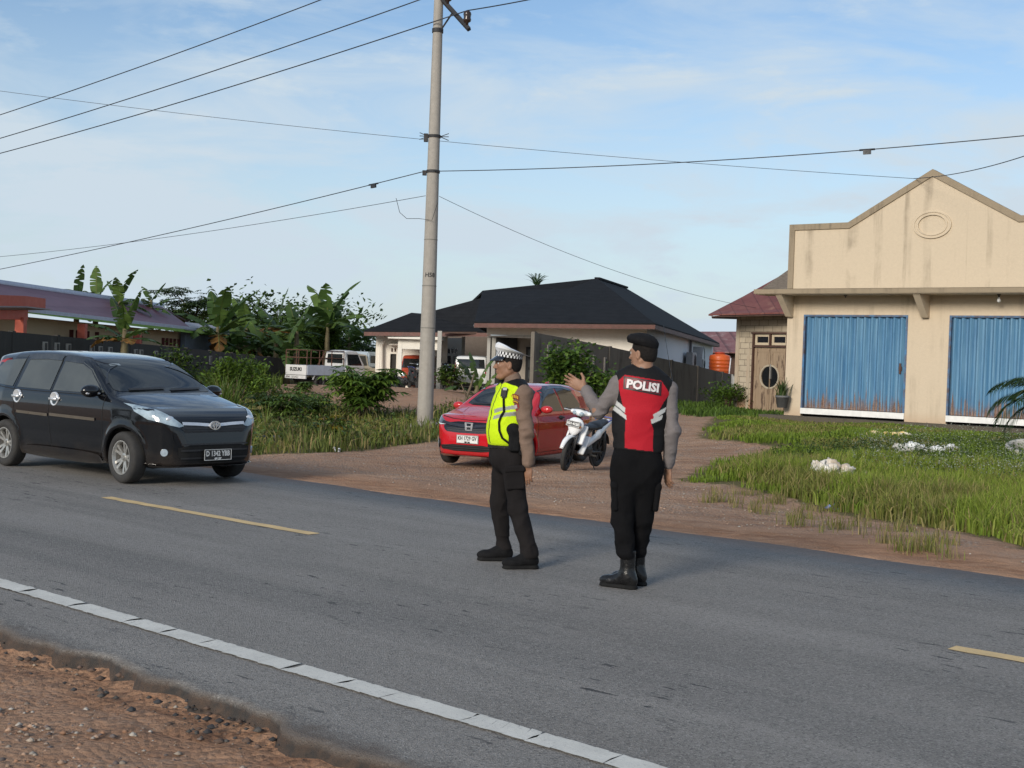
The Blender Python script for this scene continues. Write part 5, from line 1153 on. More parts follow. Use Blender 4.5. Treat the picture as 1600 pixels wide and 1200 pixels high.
        for _ in range(proj):
            i = np.clip(np.floor(P).astype(int), 0, np.array(v.shape) - 2); f = P - i
            def V(a, b, c_): return v[i[:, 0] + a, i[:, 1] + b, i[:, 2] + c_].astype(float)
            c00 = V(0, 0, 0) * (1 - f[:, 0]) + V(1, 0, 0) * f[:, 0]; c10 = V(0, 1, 0) * (1 - f[:, 0]) + V(1, 1, 0) * f[:, 0]; c01 = V(0, 0, 1) * (1 - f[:, 0]) + V(1, 0, 1) * f[:, 0]; c11 = V(0, 1, 1) * (1 - f[:, 0]) + V(1, 1, 1) * f[:, 0]
            d0 = c00 * (1 - f[:, 1]) + c10 * f[:, 1]; d1 = c01 * (1 - f[:, 1]) + c11 * f[:, 1]; val = d0 * (1 - f[:, 2]) + d1 * f[:, 2]
            gz_ = d1 - d0; gy = (c10 - c00) * (1 - f[:, 2]) + (c11 - c01) * f[:, 2]
            gx = ((V(1, 0, 0) - V(0, 0, 0)) * (1 - f[:, 1]) + (V(1, 1, 0) - V(0, 1, 0)) * f[:, 1]) * (1 - f[:, 2]) + ((V(1, 0, 1) - V(0, 0, 1)) * (1 - f[:, 1]) + (V(1, 1, 1) - V(0, 1, 1)) * f[:, 1]) * f[:, 2]
            g = np.stack([gx, gy, gz_], 1); st = (val / np.maximum((g ** 2).sum(1), 1e-8))[:, None] * g; ln = np.linalg.norm(st, axis=1)[:, None]; P = P - st * np.minimum(1, .5 / np.maximum(ln, 1e-9)) * .8
        return s.lo + P * s.h, Fq
def smin(a, b, k):
    if k <= 0: return np.minimum(a, b)
    h = np.maximum(k - np.abs(a - b), 0) / k; return np.minimum(a, b) - h * h * k * .25
def smax(a, b, k): return -smin(-a, -b, k)
def sdpoly(pts, X, Y):
    """2-D polygon signed distance"""
    X, Y = np.broadcast_arrays(X, Y); d = np.full(X.shape, 1e9); sgn = np.zeros(X.shape, bool); n = len(pts)
    for i in range(n):
        a = pts[i - 1]; b = pts[i]; ex, ey = b[0] - a[0], b[1] - a[1]; wx, wy = X - a[0], Y - a[1]
        t = np.clip((wx * ex + wy * ey) / (ex * ex + ey * ey + 1e-12), 0, 1); d = np.minimum(d, (wx - t * ex) ** 2 + (wy - t * ey) ** 2)
        sgn ^= ((a[1] > Y) != (b[1] > Y)) & (X < (b[0] - a[0]) * (Y - a[1]) / (b[1] - a[1] + 1e-12) + a[0])
    d = np.sqrt(d); return np.where(sgn, -d, d)
def soft(pts, it=2, closed=True, sharp=()):
    """Chaikin corner cutting"""
    p = [np.array(q, float) for q in pts]
    for _ in range(it):
        o = []
        for i in range(len(p)):
            a, b = p[i], p[(i + 1) % len(p)]
            if not closed and i == len(p) - 1: o.append(a); break
            o += [a * .75 + b * .25, a * .25 + b * .75]
        if not closed: o = [p[0]] + o
        p = o
    return [tuple(q) for q in p]
def sdfobj(name, s, mats, parent=None, col=None, proj=2, smooth=0, matfn=None):
    P, Fq = s.mesh(proj, smooth); C = None if col is None else (col(P) if callable(col) else np.tile(np.array(col, np.float32), (len(P), 1)))
    mi = None if matfn is None else matfn(P[Fq].mean(1))
    return npmesh(name, P, Fq, mats, parent, C, True, mi)
from mathutils.geometry import delaunay_2d_cdt
def fill2d(poly, step):
    """triangulated polygon with inner points: list of 2-D points, faces, boundary ids"""
    B = []
    for i in range(len(poly)):
        a = Vector(poly[i]); b = Vector(poly[(i + 1) % len(poly)]); n = max(1, int((b - a).length / step)); B += [a.lerp(b, k / n) for k in range(n)]
    xs = [p.x for p in B]; ys = [p.y for p in B]; gx, gy = np.meshgrid(np.arange(min(xs), max(xs), step), np.arange(min(ys), max(ys), step)); gx = gx.ravel(); gy = gy.ravel()
    pl = [tuple(p) for p in B]; dd = sdpoly(pl, gx, gy); I = [Vector((x, y)) for x, y, d in zip(gx, gy, dd) if d < -step * .45]
    n = len(B); r = delaunay_2d_cdt(B + I, [(i, (i + 1) % n) for i in range(n)], [], 1, 1e-6)
    return [Vector(p) for p in r[0]], [tuple(f) for f in r[2]]
class Proj:
    """lays outlines onto a body surface"""
    def __init__(s, obj): s.bvh = BVHTree.FromPolygons([v.co for v in obj.data.vertices], [tuple(p.vertices) for p in obj.data.polygons]); s.obj = obj
    def hit(s, o, d):
        h = s.bvh.ray_cast(Vector(o), Vector(d)); return (h[0], h[1]) if h[0] is not None else (None, None)
    def patch(s, name, poly, view, mat, parent, off=.004, step=.035, smooth=True, thick=0.0, cols=None):
        """view: 'L','R' side (x,z); 'F','B' front/back (y,z); 'T' top (x,y)"""
        P, Fc = fill2d(poly, step); V = []; bad = set()
        for i, p in enumerate(P):
            if view == 'L': o, d = (p.x, 5, p.y), (0, -1, 0)
            elif view == 'R': o, d = (p.x, -5, p.y), (0, 1, 0)
            elif view == 'F': o, d = (9, p.x, p.y), (-1, 0, 0)
            elif view == 'B': o, d = (-9, p.x, p.y), (1, 0, 0)
            else: o, d = (p.x, p.y, 9), (0, 0, -1)
            q, nn = s.hit(o, d)
            if q is None:
                q, nn, _, _ = s.bvh.find_nearest(Vector(o) + Vector(d) * (5 if view in 'LR' else 7))
            if nn.dot(Vector(d)) > 0: nn = -nn
            V.append(q + nn * off)
        mb = MB(); mb.add(V, Fc)
        ob = mb.build(name, mat, parent, smooth, fixn=False); me = ob.data
        # outward winding
        dv = {'L': Vector((0, 1, 0)), 'R': Vector((0, -1, 0)), 'F': Vector((1, 0, 0)), 'B': Vector((-1, 0, 0)), 'T': Vector((0, 0, 1))}[view]
        av = Vector()
        for pgn in me.polygons: av += pgn.normal * pgn.area
        if av.dot(dv) < 0: me.flip_normals()
        return ob
    def line(s, name, pts, view, w, mat, parent, off=.003, n=4):
        """thin raised strip along a polyline"""
        poly = []; P = []
        for a, b in zip(pts[:-1], pts[1:]):
            for k in range(n): P.append(Vector(a).lerp(Vector(b), k / n))
        P.append(Vector(pts[-1])); Lf, Rt = [], []
        for i, p in enumerate(P):
            d = (P[min(i + 1, len(P) - 1)] - P[max(i - 1, 0)]).normalized(); q = Vector((-d.y, d.x)) * w / 2; Lf.append(tuple(p + q)); Rt.append(tuple(p - q))
        return s.patch(name, Lf + Rt[::-1], view, mat, parent, off, max(w, .02))
    def text(s, name, txt, c, size, view, mat, parent, off=.006, bold=.0, width=None, rot=0.0):
        vs, fs = text_verts(txt, size, bold, width=width); mb = MB(); V = []
        for v in vs:
            x, y = v.x * math.cos(rot) - v.y * math.sin(rot), v.x * math.sin(rot) + v.y * math.cos(rot)
            if view == 'F': o, d = (9, c[0] + x, c[1] + y), (-1, 0, 0)
            elif view == 'B': o, d = (-9, c[0] - x, c[1] + y), (1, 0, 0)
            elif view == 'S': o, d = (c[0] + x, -9, c[1] + y), (0, 1, 0)
            q, nn = s.hit(o, d)
            if q is None: q, nn, _, _ = s.bvh.find_nearest(Vector(o) + Vector(d) * 9)
            V.append(q - Vector(d) * off)
        mb.add(V, fs); return mb.build(name, mat, parent, fixn=False)
# ================================================================== CARS
GLASSC = pm('tinted_car_glass', (.022, .026, .027), (.012, .014, .015), 2.5, .04, spec=.6, rvar=.02)
RUBBER = pm('tyre_rubber', (.022, .022, .023), (.035, .033, .03), 8, .85)
ALLOY = pm('alloy_rim', (.55, .54, .51), rough=.35, metal=.75)
CHROME = pm('chrome', (.80, .81, .83), rough=.18, metal=.55)
GLASSS = pm('sky_reflection_side_glass', (.075, .082, .078), (.05, .055, .053), 1.5, .04, spec=.6, rvar=.02)  # paler than the windscreen glass: sky reflection put into the base colour
LAMPG = pm('headlamp_glass', (.42, .52, .58), (.16, .22, .27), 9, .08, spec=.7, coat=1)
LAMPD = pm('dark_headlamp', (.045, .055, .07), (.16, .19, .22), 8, .08, spec=.7, coat=1)
REDLAMP = pm('red_tail_lamp', (.32, .02, .02), rough=.15, coat=.8)
BLKPL = pm('black_plastic', (.022, .022, .024), rough=.55)
WELL = pm('wheel_well', (.010, .010, .010), rough=.95)
PLATEK = pm('black_plate', (.015, .015, .016), rough=.4); PLATEW = pm('white_plate', (.74, .74, .72), rough=.4); INKW = pm('plate_white_ink', (.72, .72, .7), rough=.5); INKK = pm('plate_black_ink', (.02, .02, .02), rough=.5)
def paint(name, c, rough=.22, var=.06, dirt=.12):
    m, n, b = newmat(name); h = N(n); o = h.obj(); z = h.n('ShaderNodeSeparateXYZ', {'Vector': o}).outputs['Z']
    f = h.noise(o, 3, 6, .65); g = h.math('ADD', z, h.math('MULTIPLY', f, .5)); dust = h.math('MULTIPLY', h.step(g, .66, .42), dirt)      # road dust on the sills
    sp = h.math('MULTIPLY', h.step(h.noise(o, 38, 4, .7), .62, .72), h.math('MULTIPLY', h.step(g, .8, .4), dirt)); d = h.math('MAXIMUM', dust, sp)
    h.put(b.inputs['Base Color'], h.mix(d, c, (.20, .15, .11))); h.put(b.inputs['Roughness'], h.math('ADD', rough, h.math('MULTIPLY', d, .6)))
    b.inputs['Specular IOR Level'].default_value = .12; b.inputs['Coat Roughness'].default_value = .03; h.put(b.inputs['Coat Weight'], h.math('SUBTRACT', 1.0, d))
    MATS[name] = m; return m
BLACKCAR = paint('black_car_paint', (.004, .0045, .006), .15); REDCAR = paint('red_car_paint', (.48, .010, .018)); WHITECAR = paint('white_car_paint', (.72, .72, .70), .35); ORANGEVAN = paint('orange_red_van_paint', (.36, .055, .025), .4)
GAP = pm('panel_gap', (.006, .006, .006), rough=.9)
def wheel(parent, x, y, r, w, out, spokes=5, rim=ALLOY, steer=0.0, name='wheel', rr=.66):
    e = empty(name, (x, y, r), 0); e.parent = parent; e.rotation_euler = (0, 0, steer)
    M = Matrix.Rotation(R(-90) * out, 4, 'X')              # local z points outwards
    t = MB(); hw = w / 2
    t.lathe([(r * rr, -hw), (r * .90, -hw * 1.02), (r * .97, -hw * .85), (r, -hw * .6), (r, hw * .6), (r * .97, hw * .85), (r * .90, hw * 1.02), (r * rr * 1.04, hw), (r * rr, hw * .8)], 40, M, closed=True); t.build('tyre', RUBBER, e, True)
    d = MB(); ri = r * rr
    d.lathe([(ri * .99, hw * .85), (ri * 1.01, hw * .95), (ri * .94, hw * .95), (ri * .88, hw * .55), (ri * .86, -hw * .6)], 36, M)
    d.lathe([(.001, hw * .75), (.028, hw * .75), (.032, hw * .55), (ri * .25, hw * .5), (ri * .25, hw * .2), (.001, hw * .2)], 20, M)
    for k in range(spokes):
        for dd in ((-.14, .14) if spokes <= 5 else (0,)):
            a = 2 * math.pi * k / spokes + dd * .9; a2 = 2 * math.pi * k / spokes + dd * 1.5
            p0 = Vector((ri * .16 * math.cos(a), ri * .16 * math.sin(a), hw * .45)); p1 = Vector((ri * .93 * math.cos(a2), ri * .93 * math.sin(a2), hw * .70)); s_ = Vector((-math.sin(a), math.cos(a), 0)) * (ri * (.085 if spokes <= 5 else .11))
            vs = [p0 - s_, p0 + s_, p1 + s_ * .95, p1 - s_ * .95]; vs += [v - Vector((0, 0, .035)) for v in vs]
            d.add([M @ v for v in vs], [(0, 1, 2, 3), (7, 6, 5, 4), (0, 4, 5, 1), (1, 5, 6, 2), (2, 6, 7, 3), (3, 7, 4, 0)])
    d.build('rim', rim, e, False)
    b = MB(); b.lathe([(.001, hw * .05), (ri * .86, hw * .05)], 24, M); b.lathe([(.001, -hw * .7), (ri * .9, -hw * .7)], 24, M); b.build('brake_disc', pm('dark_steel_disc', (.05, .045, .04), rough=.6), e)
    return e
def tab(tb, x):
    xs, ys = zip(*tb); return np.interp(x, xs, ys)
def body_sdf(side, sec, plan_f, plan_r, L0, L1, W, H, wheels, r_arch, h=.018, ks=.07, flare=.014, zb=.2, extra=None):
    """side: (x,z) silhouette; sec: table z->half width; plan: table x->half width reduction at nose and tail"""
    s = SDF((L0 - .08, -W - .08, zb - .1), (L1 + .08, W + .08, H + .08), h)
    X, Y, Z = np.meshgrid(*s.ax, indexing='ij', sparse=True)
    side_d = sdpoly(side, X[:, 0, :], Z[0, 0, :][None])[:, None, :]
    wz = tab(sec, Z); px = tab(plan_f, X)
    fl = 0
    if flare:
        for wx, wr in wheels: rr = np.sqrt((X - wx) ** 2 + (Z - wr) ** 2); fl = fl + flare * np.exp(-((rr - r_arch - .015) / .05) ** 2)
    dy = (np.abs(Y) - (wz - px + fl)) * .93
    crown = -.04 * (Y / W) ** 2
    v = smax(side_d - crown * 0 + .055 * (np.abs(Y) / W) ** 2.5 * (Z > .9), dy, ks)
    for wx, wr in wheels:
        rr = np.sqrt((X - wx) ** 2 + (Z - wr) ** 2) - r_arch; v = smax(v, -np.maximum(rr, (W - .32) - np.abs(Y)), .012)
    s.v = v.astype(np.float32)
    if extra: extra(s)
    return s
def car_root(name, p, heading, label, cat, **k):
    return empty(name, p, math.atan2(heading[1], heading[0]), label, cat, **k)
def plate(parent, x, z, w, h, mat, ink, txt, size, small=None, face=1, y=0, dot=None):
    e = MB(); e.box((0, 0, 0), (.012, w, h)); o = e.build('number_plate', mat, parent, bevel=.003); o.location = (x, y, z)
    def put(t, sz, dz, wd):
        vs, fs = text_verts(t, sz, .003, width=wd); m = MB(); m.add([(face * .008, v.x * face, v.y + dz) for v in vs], fs); m.build('lettering', ink, o, fixn=False)
    put(txt, size, h * .12 if small else 0, w * .86)
    if small: put(small, size * .36, -h * .34, w * .26)
    rim = MB(); t = .006
    for a, b, c, d in ((0, h / 2 - t, w - .01, t), (0, -h / 2 + t, w - .01, t), (w / 2 - t, 0, t, h - .01), (-w / 2 + t, 0, t, h - .01)): rim.box((face * .0065, a, b), (.003, c, d))
    rim.build('plate_border', ink, o)
    return o
def mirror_obj(fn):
    for sg in (1, -1): fn(sg)

# ------------------------------------------------------------------ black minivan on the road
def make_minivan():
    A = on_z(203, 755); B = on_z(10, 728); hd = Vector((RS.x, RS.y, 0)).lerp((A - B).normalized(), .55).normalized(); left = Vector((-hd.y, hd.x, 0))
    mid = (A + B) / 2 + left * .735; mid.z = .004
    root = car_root('minivan', mid, hd, 'black seven seat minivan driving along the far lane on the left', 'minivan')
    xf, xr, wr = 1.325, -1.325, .305
    side = soft([(1.94, .20), (2.015, .25), (2.03, .42), (2.01, .56), (1.99, .69), (1.92, .82), (1.60, .94), (1.22, 1.03), (1.06, 1.06), (.66, 1.285), (.36, 1.435), (.10, 1.50), (-.45, 1.54), (-1.2, 1.535), (-1.75, 1.485), (-2.00, 1.45), (-2.00, 1.41), (-1.93, 1.37), (-2.02, 1.08), (-2.07, .96), (-2.075, .5), (-2.04, .26), (-1.9, .22), (0, .19)], 2)
    sec = [(.15, .70), (.22, .775), (.34, .80), (.50, .815), (.72, .835), (.88, .83), (.97, .812), (1.02, .795), (1.26, .70), (1.43, .63), (1.55, .55)]
    pf = [(-2.1, .17), (-2.0, .10), (-1.8, .04), (-1.4, .0), (1.1, .0), (1.45, .03), (1.72, .075), (1.88, .15), (1.97, .24), (2.04, .38)]
    s = body_sdf(side, sec, pf, None, -2.1, 2.12, .86, 1.7, [(xf, wr), (xr, wr)], .355, .017, .075, .02, .18)
    # bonnet shoulders and a character line along the flank
    body = sdfobj('body', s, [BLACKCAR, WELL], root, matfn=lambda c: ((np.minimum(np.hypot(c[:, 0] - xf, c[:, 2] - wr), np.hypot(c[:, 0] - xr, c[:, 2] - wr)) < .352) & (np.abs(c[:, 1]) < .79)).astype(int))
    P = Proj(body)
    ws = [(-.70, 1.089), (-.66, 1.071), (-.30, 1.067), (0, 1.065), (.30, 1.067), (.66, 1.071), (.70, 1.089), (.645, 1.256), (.57, 1.418), (.53, 1.438), (0, 1.454), (-.53, 1.438), (-.57, 1.418), (-.645, 1.256)]
    P.patch('windscreen', ws, 'F', GLASSC, root, .004)
    P.line('wiper', [(-.52, 1.085), (-.02, 1.10)], 'F', .022, BLKPL, root, .016); P.line('wiper', [(.05, 1.085), (.54, 1.10)], 'F', .022, BLKPL, root, .016)
    P.patch('sticker', [(-.45, 1.364), (-.30, 1.369), (-.30, 1.391), (-.45, 1.391)], 'F', pm('pale_sticker', (.3, .35, .38), rough=.4), root, .006)
    P.patch('rear_window', soft([(-.52, 1.094), (.52, 1.094), (.46, 1.346), (-.46, 1.346)], 1), 'B', GLASSC, root)
    wins = {'front_side_window': [(.88, 1.053), (.46, 1.315), (.22, 1.396), (-.20, 1.420), (-.23, 1.035), (.60, 1.035)], 'rear_side_window': [(-.30, 1.035), (-.27, 1.420), (-.62, 1.432), (-1.02, 1.418), (-1.09, 1.044)], 'quarter_window': [(-1.20, 1.049), (-1.13, 1.409), (-1.62, 1.382), (-1.78, 1.283), (-1.865, 1.081)], 'corner_window': []}
    for sg, vw in ((1, 'L'), (-1, 'R')):
        for nme, pl in wins.items():
            if pl: P.patch(nme, pl, vw, GLASSS, root, .005)
        # weather shields over the doors
        P.line('weather_shield', [(.80, 1.125), (.46, 1.337), (.22, 1.413), (-.22, 1.438)], vw, .075, pm('smoked_acrylic', (.012, .012, .013), rough=.12, coat=.6), root, .012); P.line('weather_shield', [(-.28, 1.438), (-.62, 1.450), (-1.04, 1.436)], vw, .07, MATS['smoked_acrylic'], root, .012)
        for ln in ([(-.255, 1.48), (-.265, 1.03), (-.25, .55), (-.20, .30)], [(-1.12, 1.46), (-1.15, 1.03), (-1.07, .72), (-.93, .38)], [(.95, 1.06), (.93, .92), (.90, .45), (.84, .30)], [(.93, 1.015), (0, 1.01), (-1.15, 1.015), (-1.86, 1.06)]): P.line('panel_gap', ln, vw, .009, GAP, root, .0015)
        for a, b in ((.78, -.22), (-.27, -1.0)): P.line('side_moulding', [(a, .725), (b, .735)], vw, .035, pm('bronze_trim', (.15, .125, .095), rough=.35, metal=.5), root, .012)
        P.patch('side_skirt', soft([(.93, .30), (.93, .20), (-.93, .20), (-.93, .30), (-.6, .335), (.6, .335)], 1), vw, BLACKCAR, root, .03)
        P.patch('mud_flap', [(.955, .30), (.93, .30), (.945, .13), (1.0, .13)], vw, BLKPL, root, .002)
        for hx in (-.14, -1.02):
            b = MB(); y = P.hit((hx, 5 * sg, .93), (0, -sg, 0))[0].y; M = Matrix.Translation((hx, y, .93)) @ Matrix.Rotation(R(-90) * sg, 4, 'X')
            b.lathe([(.001, .004), (.055, .004), (.078, .018), (.085, .018), (.088, -.01)], 24, M); b.box((hx, y + sg * .028, .93), (.17, .022, .028)); b.build('door_handle', CHROME, root, True)
        m = SDF((.62, -.2, .9), (1.0, .3, 1.3), .009); m.ell((.80, 0, 1.10), (.085, .125, .078), .0); m.box((.86, 0, 1.1), (.1, .2, .14), .04, .0, 'int') if False else None
        o = sdfobj('wing_mirror', m, [BLACKCAR], root); o.location = (-.03, sg * .90, -.035)
        sm = MB(); sm.box((.845, 0, 1.075), (.05, .19, .022)); sm.build('indicator_strip', CHROME, o, bevel=.006); st = MB(); st.tube([(.80, -sg * .1, 1.06), (.78, -sg * .20, 1.05)], .025, 6); st.build('mirror_stalk', BLKPL, o)
        hl = [(.43, .705), (.52, .775), (.62, .86), (.70, .915), (.785, .945), (.79, .86), (.755, .775), (.60, .715), (.50, .69)]
        P.patch('headlight', [(sg * x, z) for x, z in (hl if sg > 0 else hl[::-1])], 'F', LAMPG, root, .006)
        g = P.hit((9, sg * .58, .785), (-1, 0, 0))[0]
        b = MB(); b.ell(g + Vector((-.012, 0, -.005)), (.02, .055, .042)); b.build('lamp_reflector', CHROME, root, True)
        g = P.hit((9, sg * .635, .395), (-1, 0, 0)); M = Matrix.Translation(g[0]) @ g[1].to_track_quat('Z', 'Y').to_matrix().to_4x4(); b = MB(); b.lathe([(.001, .012), (.02, .012), (.034, .006), (.042, .012), (.046, -.02)], 20, M); b.build('fog_lamp', pm('fog_glass', (.35, .42, .48), rough=.12, coat=1), root, True)
        P.patch('tail_light', soft([(sg * .60, 1.05), (sg * .74, 1.05), (sg * .68, 1.42), (sg * .60, 1.42)], 1), 'B', REDLAMP, root)
    P.patch('grille', [(-.37, .745), (0, .735), (.37, .745), (.47, .675), (.42, .625), (-.42, .625), (-.47, .675)], 'F', BLKPL, root, .004)
    P.line('grille_bar', [(-.45, .73), (-.25, .722), (-.10, .712), (0, .706), (.10, .712), (.25, .722), (.45, .73)], 'F', .034, CHROME, root, .014)
    for z in (.645, .67): P.line('grille_slat', [(-.42, z), (.42, z)], 'F', .012, BLKPL, root, .012)
    P.patch('lower_intake', soft([(-.52, .50), (.52, .50), (.50, .30), (.30, .27), (-.30, .27), (-.50, .30)], 1), 'F', pm('matt_black_mesh', (.006, .006, .006), rough=.95), root, .004)
    for z in (.33, .42, .49): P.line('intake_slat', [(-.48, z), (.48, z)], 'F', .02, BLKPL, root, .012)
    P.line('bumper_lip', [(-.78, .235), (-.5, .225), (0, .222), (.5, .225), (.78, .235)], 'F', .05, BLACKCAR, root, .028)
    g = P.hit((9, 0, .708), (-1, 0, 0))[0]; b = MB()
    def ring(cy, cz, ry, rz_, t):
        n = 28
        for i in range(n):
            q0, q1 = 2 * math.pi * i / n, 2 * math.pi * (i + 1) / n
            b.prism([(g.x + .035, cy + math.cos(q) * r1_, g.z + cz + math.sin(q) * r2_) for q, r1_, r2_ in ((q0, ry, rz_), (q1, ry, rz_), (q1, ry - t, rz_ - t), (q0, ry - t, rz_ - t))], (-.02, 0, 0))
    ring(0, 0, .076, .052, .011); ring(0, .0, .024, .046, .009); ring(0, .021, .052, .021, .009); b.build('emblem', CHROME, root)
    px = P.hit((9, 0, .365), (-1, 0, 0))[0].x
    plate(root, px + .045, .365, .40, .135, PLATEK, INKW, 'D 1342 YBB', .085, '03 27')
    b = MB(); b.tube([(-.05, 0, 0), (0, 0, 0)], .005)
    for x, st in ((xf, R(-4)), (xr, 0)):
        for sg in (1, -1): wheel(root, x, sg * .735, wr, .19, sg, 5, ALLOY, st)
    un = MB(); un.box((0, 0, .30), (3.9, 1.0, .16)); un.build('underbody', WELL, root)
    return root
make_minivan()

# ------------------------------------------------------------------ red hatchback parked in the drive
def make_hatch():
    pf_ = on_z(733, 706, .0); a = R(27); hd = Vector((-math.sin(a), -math.cos(a), 0)); c = Vector((pf_.x, pf_.y, 0)) - hd * 1.85; c.z = Gz(c.x - .3, c.y - .4) + .005
    root = car_root('hatchback', c, hd, 'red five door hatchback parked on the dirt drive behind the policemen', 'car')
    xf, xr, wr = 1.20, -1.205, .295
    side = soft([(1.82, .19), (1.90, .24), (1.915, .42), (1.90, .62), (1.86, .74), (1.70, .86), (1.35, .955), (1.05, 1.02), (.92, 1.06), (.50, 1.29), (.20, 1.42), (-.10, 1.47), (-.70, 1.485), (-1.30, 1.43), (-1.62, 1.36), (-1.64, 1.31), (-1.78, 1.02), (-1.86, .86), (-1.88, .5), (-1.85, .25), (-1.7, .21), (0, .17)], 2)
    sec = [(.13, .70), (.2, .78), (.34, .815), (.50, .825), (.66, .838), (.80, .84), (.90, .825), (.95, .81), (1.0, .79), (1.25, .68), (1.42, .58), (1.5, .5)]
    pf = [(-1.9, .20), (-1.78, .12), (-1.5, .05), (-1.1, .0), (.95, .0), (1.3, .03), (1.6, .09), (1.78, .18), (1.88, .30), (1.93, .42)]
    s = body_sdf(side, sec, pf, None, -1.9, 1.93, .86, 1.5, [(xf, wr), (xr, wr)], .345, .017, .07, .016, .16)
    # creased bonnet
    body = sdfobj('body', s, [REDCAR, WELL], root, matfn=lambda q: ((np.minimum(np.hypot(q[:, 0] - xf, q[:, 2] - wr), np.hypot(q[:, 0] - xr, q[:, 2] - wr)) < .342) & (np.abs(q[:, 1]) < .79)).astype(int)); P = Proj(body)
    P.patch('windscreen', soft([(-.62, 1.06), (0, 1.045), (.62, 1.06), (.60, 1.15), (.50, 1.385), (0, 1.41), (-.50, 1.385), (-.60, 1.15)], 1), 'F', GLASSC, root, .004)
    P.line('wiper', [(-.5, 1.075), (.02, 1.085)], 'F', .02, BLKPL, root, .014)
    P.patch('rear_window', soft([(-.50, 1.04), (.50, 1.04), (.42, 1.30), (-.42, 1.30)], 1), 'B', GLASSC, root)
    for sg, vw in ((1, 'L'), (-1, 'R')):
        P.patch('front_side_window', [(.74, 1.005), (.34, 1.30), (.10, 1.375), (-.18, 1.395), (-.22, .985), (.55, .985)], vw, GLASSC, root, .005)
        P.patch('rear_side_window', [(-.30, .985), (-.26, 1.395), (-.60, 1.39), (-.92, 1.33), (-1.10, 1.09), (-1.02, 1.01)], vw, GLASSC, root, .005)
        P.line('weather_shield', [(.70, 1.05), (.34, 1.315), (.08, 1.40), (-.22, 1.415), (-.60, 1.41), (-.95, 1.35)], vw, .05, MATS['smoked_acrylic'], root, .012)
        for ln in ([(-.235, 1.40), (-.25, .98), (-.24, .55), (-.20, .28)], [(-1.05, 1.05), (-1.0, .9), (-.92, .66), (-.80, .34)], [(.90, 1.03), (.86, .80), (.84, .40), (.80, .28)], [(.86, .26), (-.82, .28)]): P.line('panel_gap', ln, vw, .009, GAP, root, .0015)
        P.line('body_crease', [(.85, .80), (0, .845), (-.8, .885), (-1.55, .91)], vw, .014, REDCAR, root, .006)
        for hx in (-.10, -.93):
            z = .865 + .0 * hx; y = P.hit((hx, 5 * sg, z), (0, -sg, 0))[0].y; b = MB(); b.ell((hx, y, z), (.10, .016, .045)); b.box((hx, y + sg * .022, z + .006), (.19, .02, .028)); b.build('door_handle', BLKPL, root, True)
        m = SDF((-.15, -.2, -.12), (.15, .2, .12), .009); m.ell((0, 0, 0), (.075, .115, .07), 0); o = sdfobj('wing_mirror', m, [REDCAR], root); o.location = (.66, sg * .90, 1.03)
        st = MB(); st.tube([(0, -sg * .07, -.03), (-.02, -sg * .15, -.05)], .022, 6); st.build('mirror_stalk', BLKPL, o)
        hl = [(.42, .735), (.60, .72), (.715, .75), (.76, .87), (.70, .875), (.56, .81)]
        P.patch('headlight', soft([(sg * x, z) for x, z in (hl if sg > 0 else hl[::-1])], 1), 'F', LAMPD, root, .006)
        P.line('headlight_strip', [(sg * .44, .74), (sg * .60, .735), (sg * .71, .775)], 'F', .018, pm('lamp_strip', (.6, .68, .72), rough=.2), root, .011)
        g = P.hit((9, sg * .66, .40), (-1, 0, 0)); M = Matrix.Translation(g[0]) @ g[1].to_track_quat('Z', 'Y').to_matrix().to_4x4()
        b = MB(); b.lathe([(.001, .01), (.085, .012), (.10, .008), (.105, -.02)], 20, M @ Matrix.Diagonal((1.25, .85, 1, 1))); b.build('fog_lamp_bezel', BLKPL, root, True)
        b = MB(); b.lathe([(.001, .03), (.03, .028), (.045, .015)], 16, M); b.build('fog_lamp', pm('fog_glass', (.35, .42, .48), rough=.12, coat=1), root, True)
        b = MB(); 
        for rr_, t_ in ((1.12, .0),): b.lathe([(.10, .012), (.112, .02), (.122, .012)], 24, M @ Matrix.Diagonal((1.25, .85, 1, 1)))
        b.build('fog_trim', CHROME, root, True)
        tl_ = [(.52, .78), (.76, .80), (.74, 1.0), (.56, .98)]
        P.patch('tail_light', soft([(sg * x, z) for x, z in (tl_ if sg < 0 else tl_[::-1])], 1), 'B', REDLAMP, root)
    P.patch('grille', soft([(-.52, .79), (.52, .79), (.50, .66), (.40, .60), (-.40, .60), (-.50, .66)], 1), 'F', pm('gloss_black', (.008, .008, .009), rough=.2, coat=.5), root, .006)
    P.line('grille_bar', [(-.56, .765), (-.36, .735), (-.12, .715), (0, .712), (.12, .715), (.36, .735), (.56, .765)], 'F', .045, pm('dark_chrome', (.10, .10, .11), rough=.2, metal=.8), root, .018)
    for z in (.64, .67): P.line('grille_slat', [(-.42, z), (.42, z)], 'F', .012, BLKPL, root, .012)
    P.patch('lower_intake', soft([(-.60, .40), (.60, .40), (.52, .285), (-.52, .285)], 1), 'F', pm('matt_black_mesh', (.006, .006, .006), rough=.95), root, .005)
    for z in (.31, .345, .38): P.line('intake_slat', [(-.5, z), (.5, z)], 'F', .010, BLKPL, root, .010)
    P.line('bumper_lip', [(-.74, .225), (0, .205), (.74, .225)], 'F', .035, REDCAR, root, .022)
    P.line('bonnet_gap', [(-.66, .875), (-.40, .835), (0, .815), (.40, .835), (.66, .875)], 'F', .010, GAP, root, .002)
    for sg in (1, -1): P.line('bonnet_crease', [(1.70, sg * .22), (1.35, sg * .42), (1.0, sg * .50)], 'T', .02, REDCAR, root, .006)
    g = P.hit((9, 0, .715), (-1, 0, 0))[0]; b = MB(); x = g.x + .035
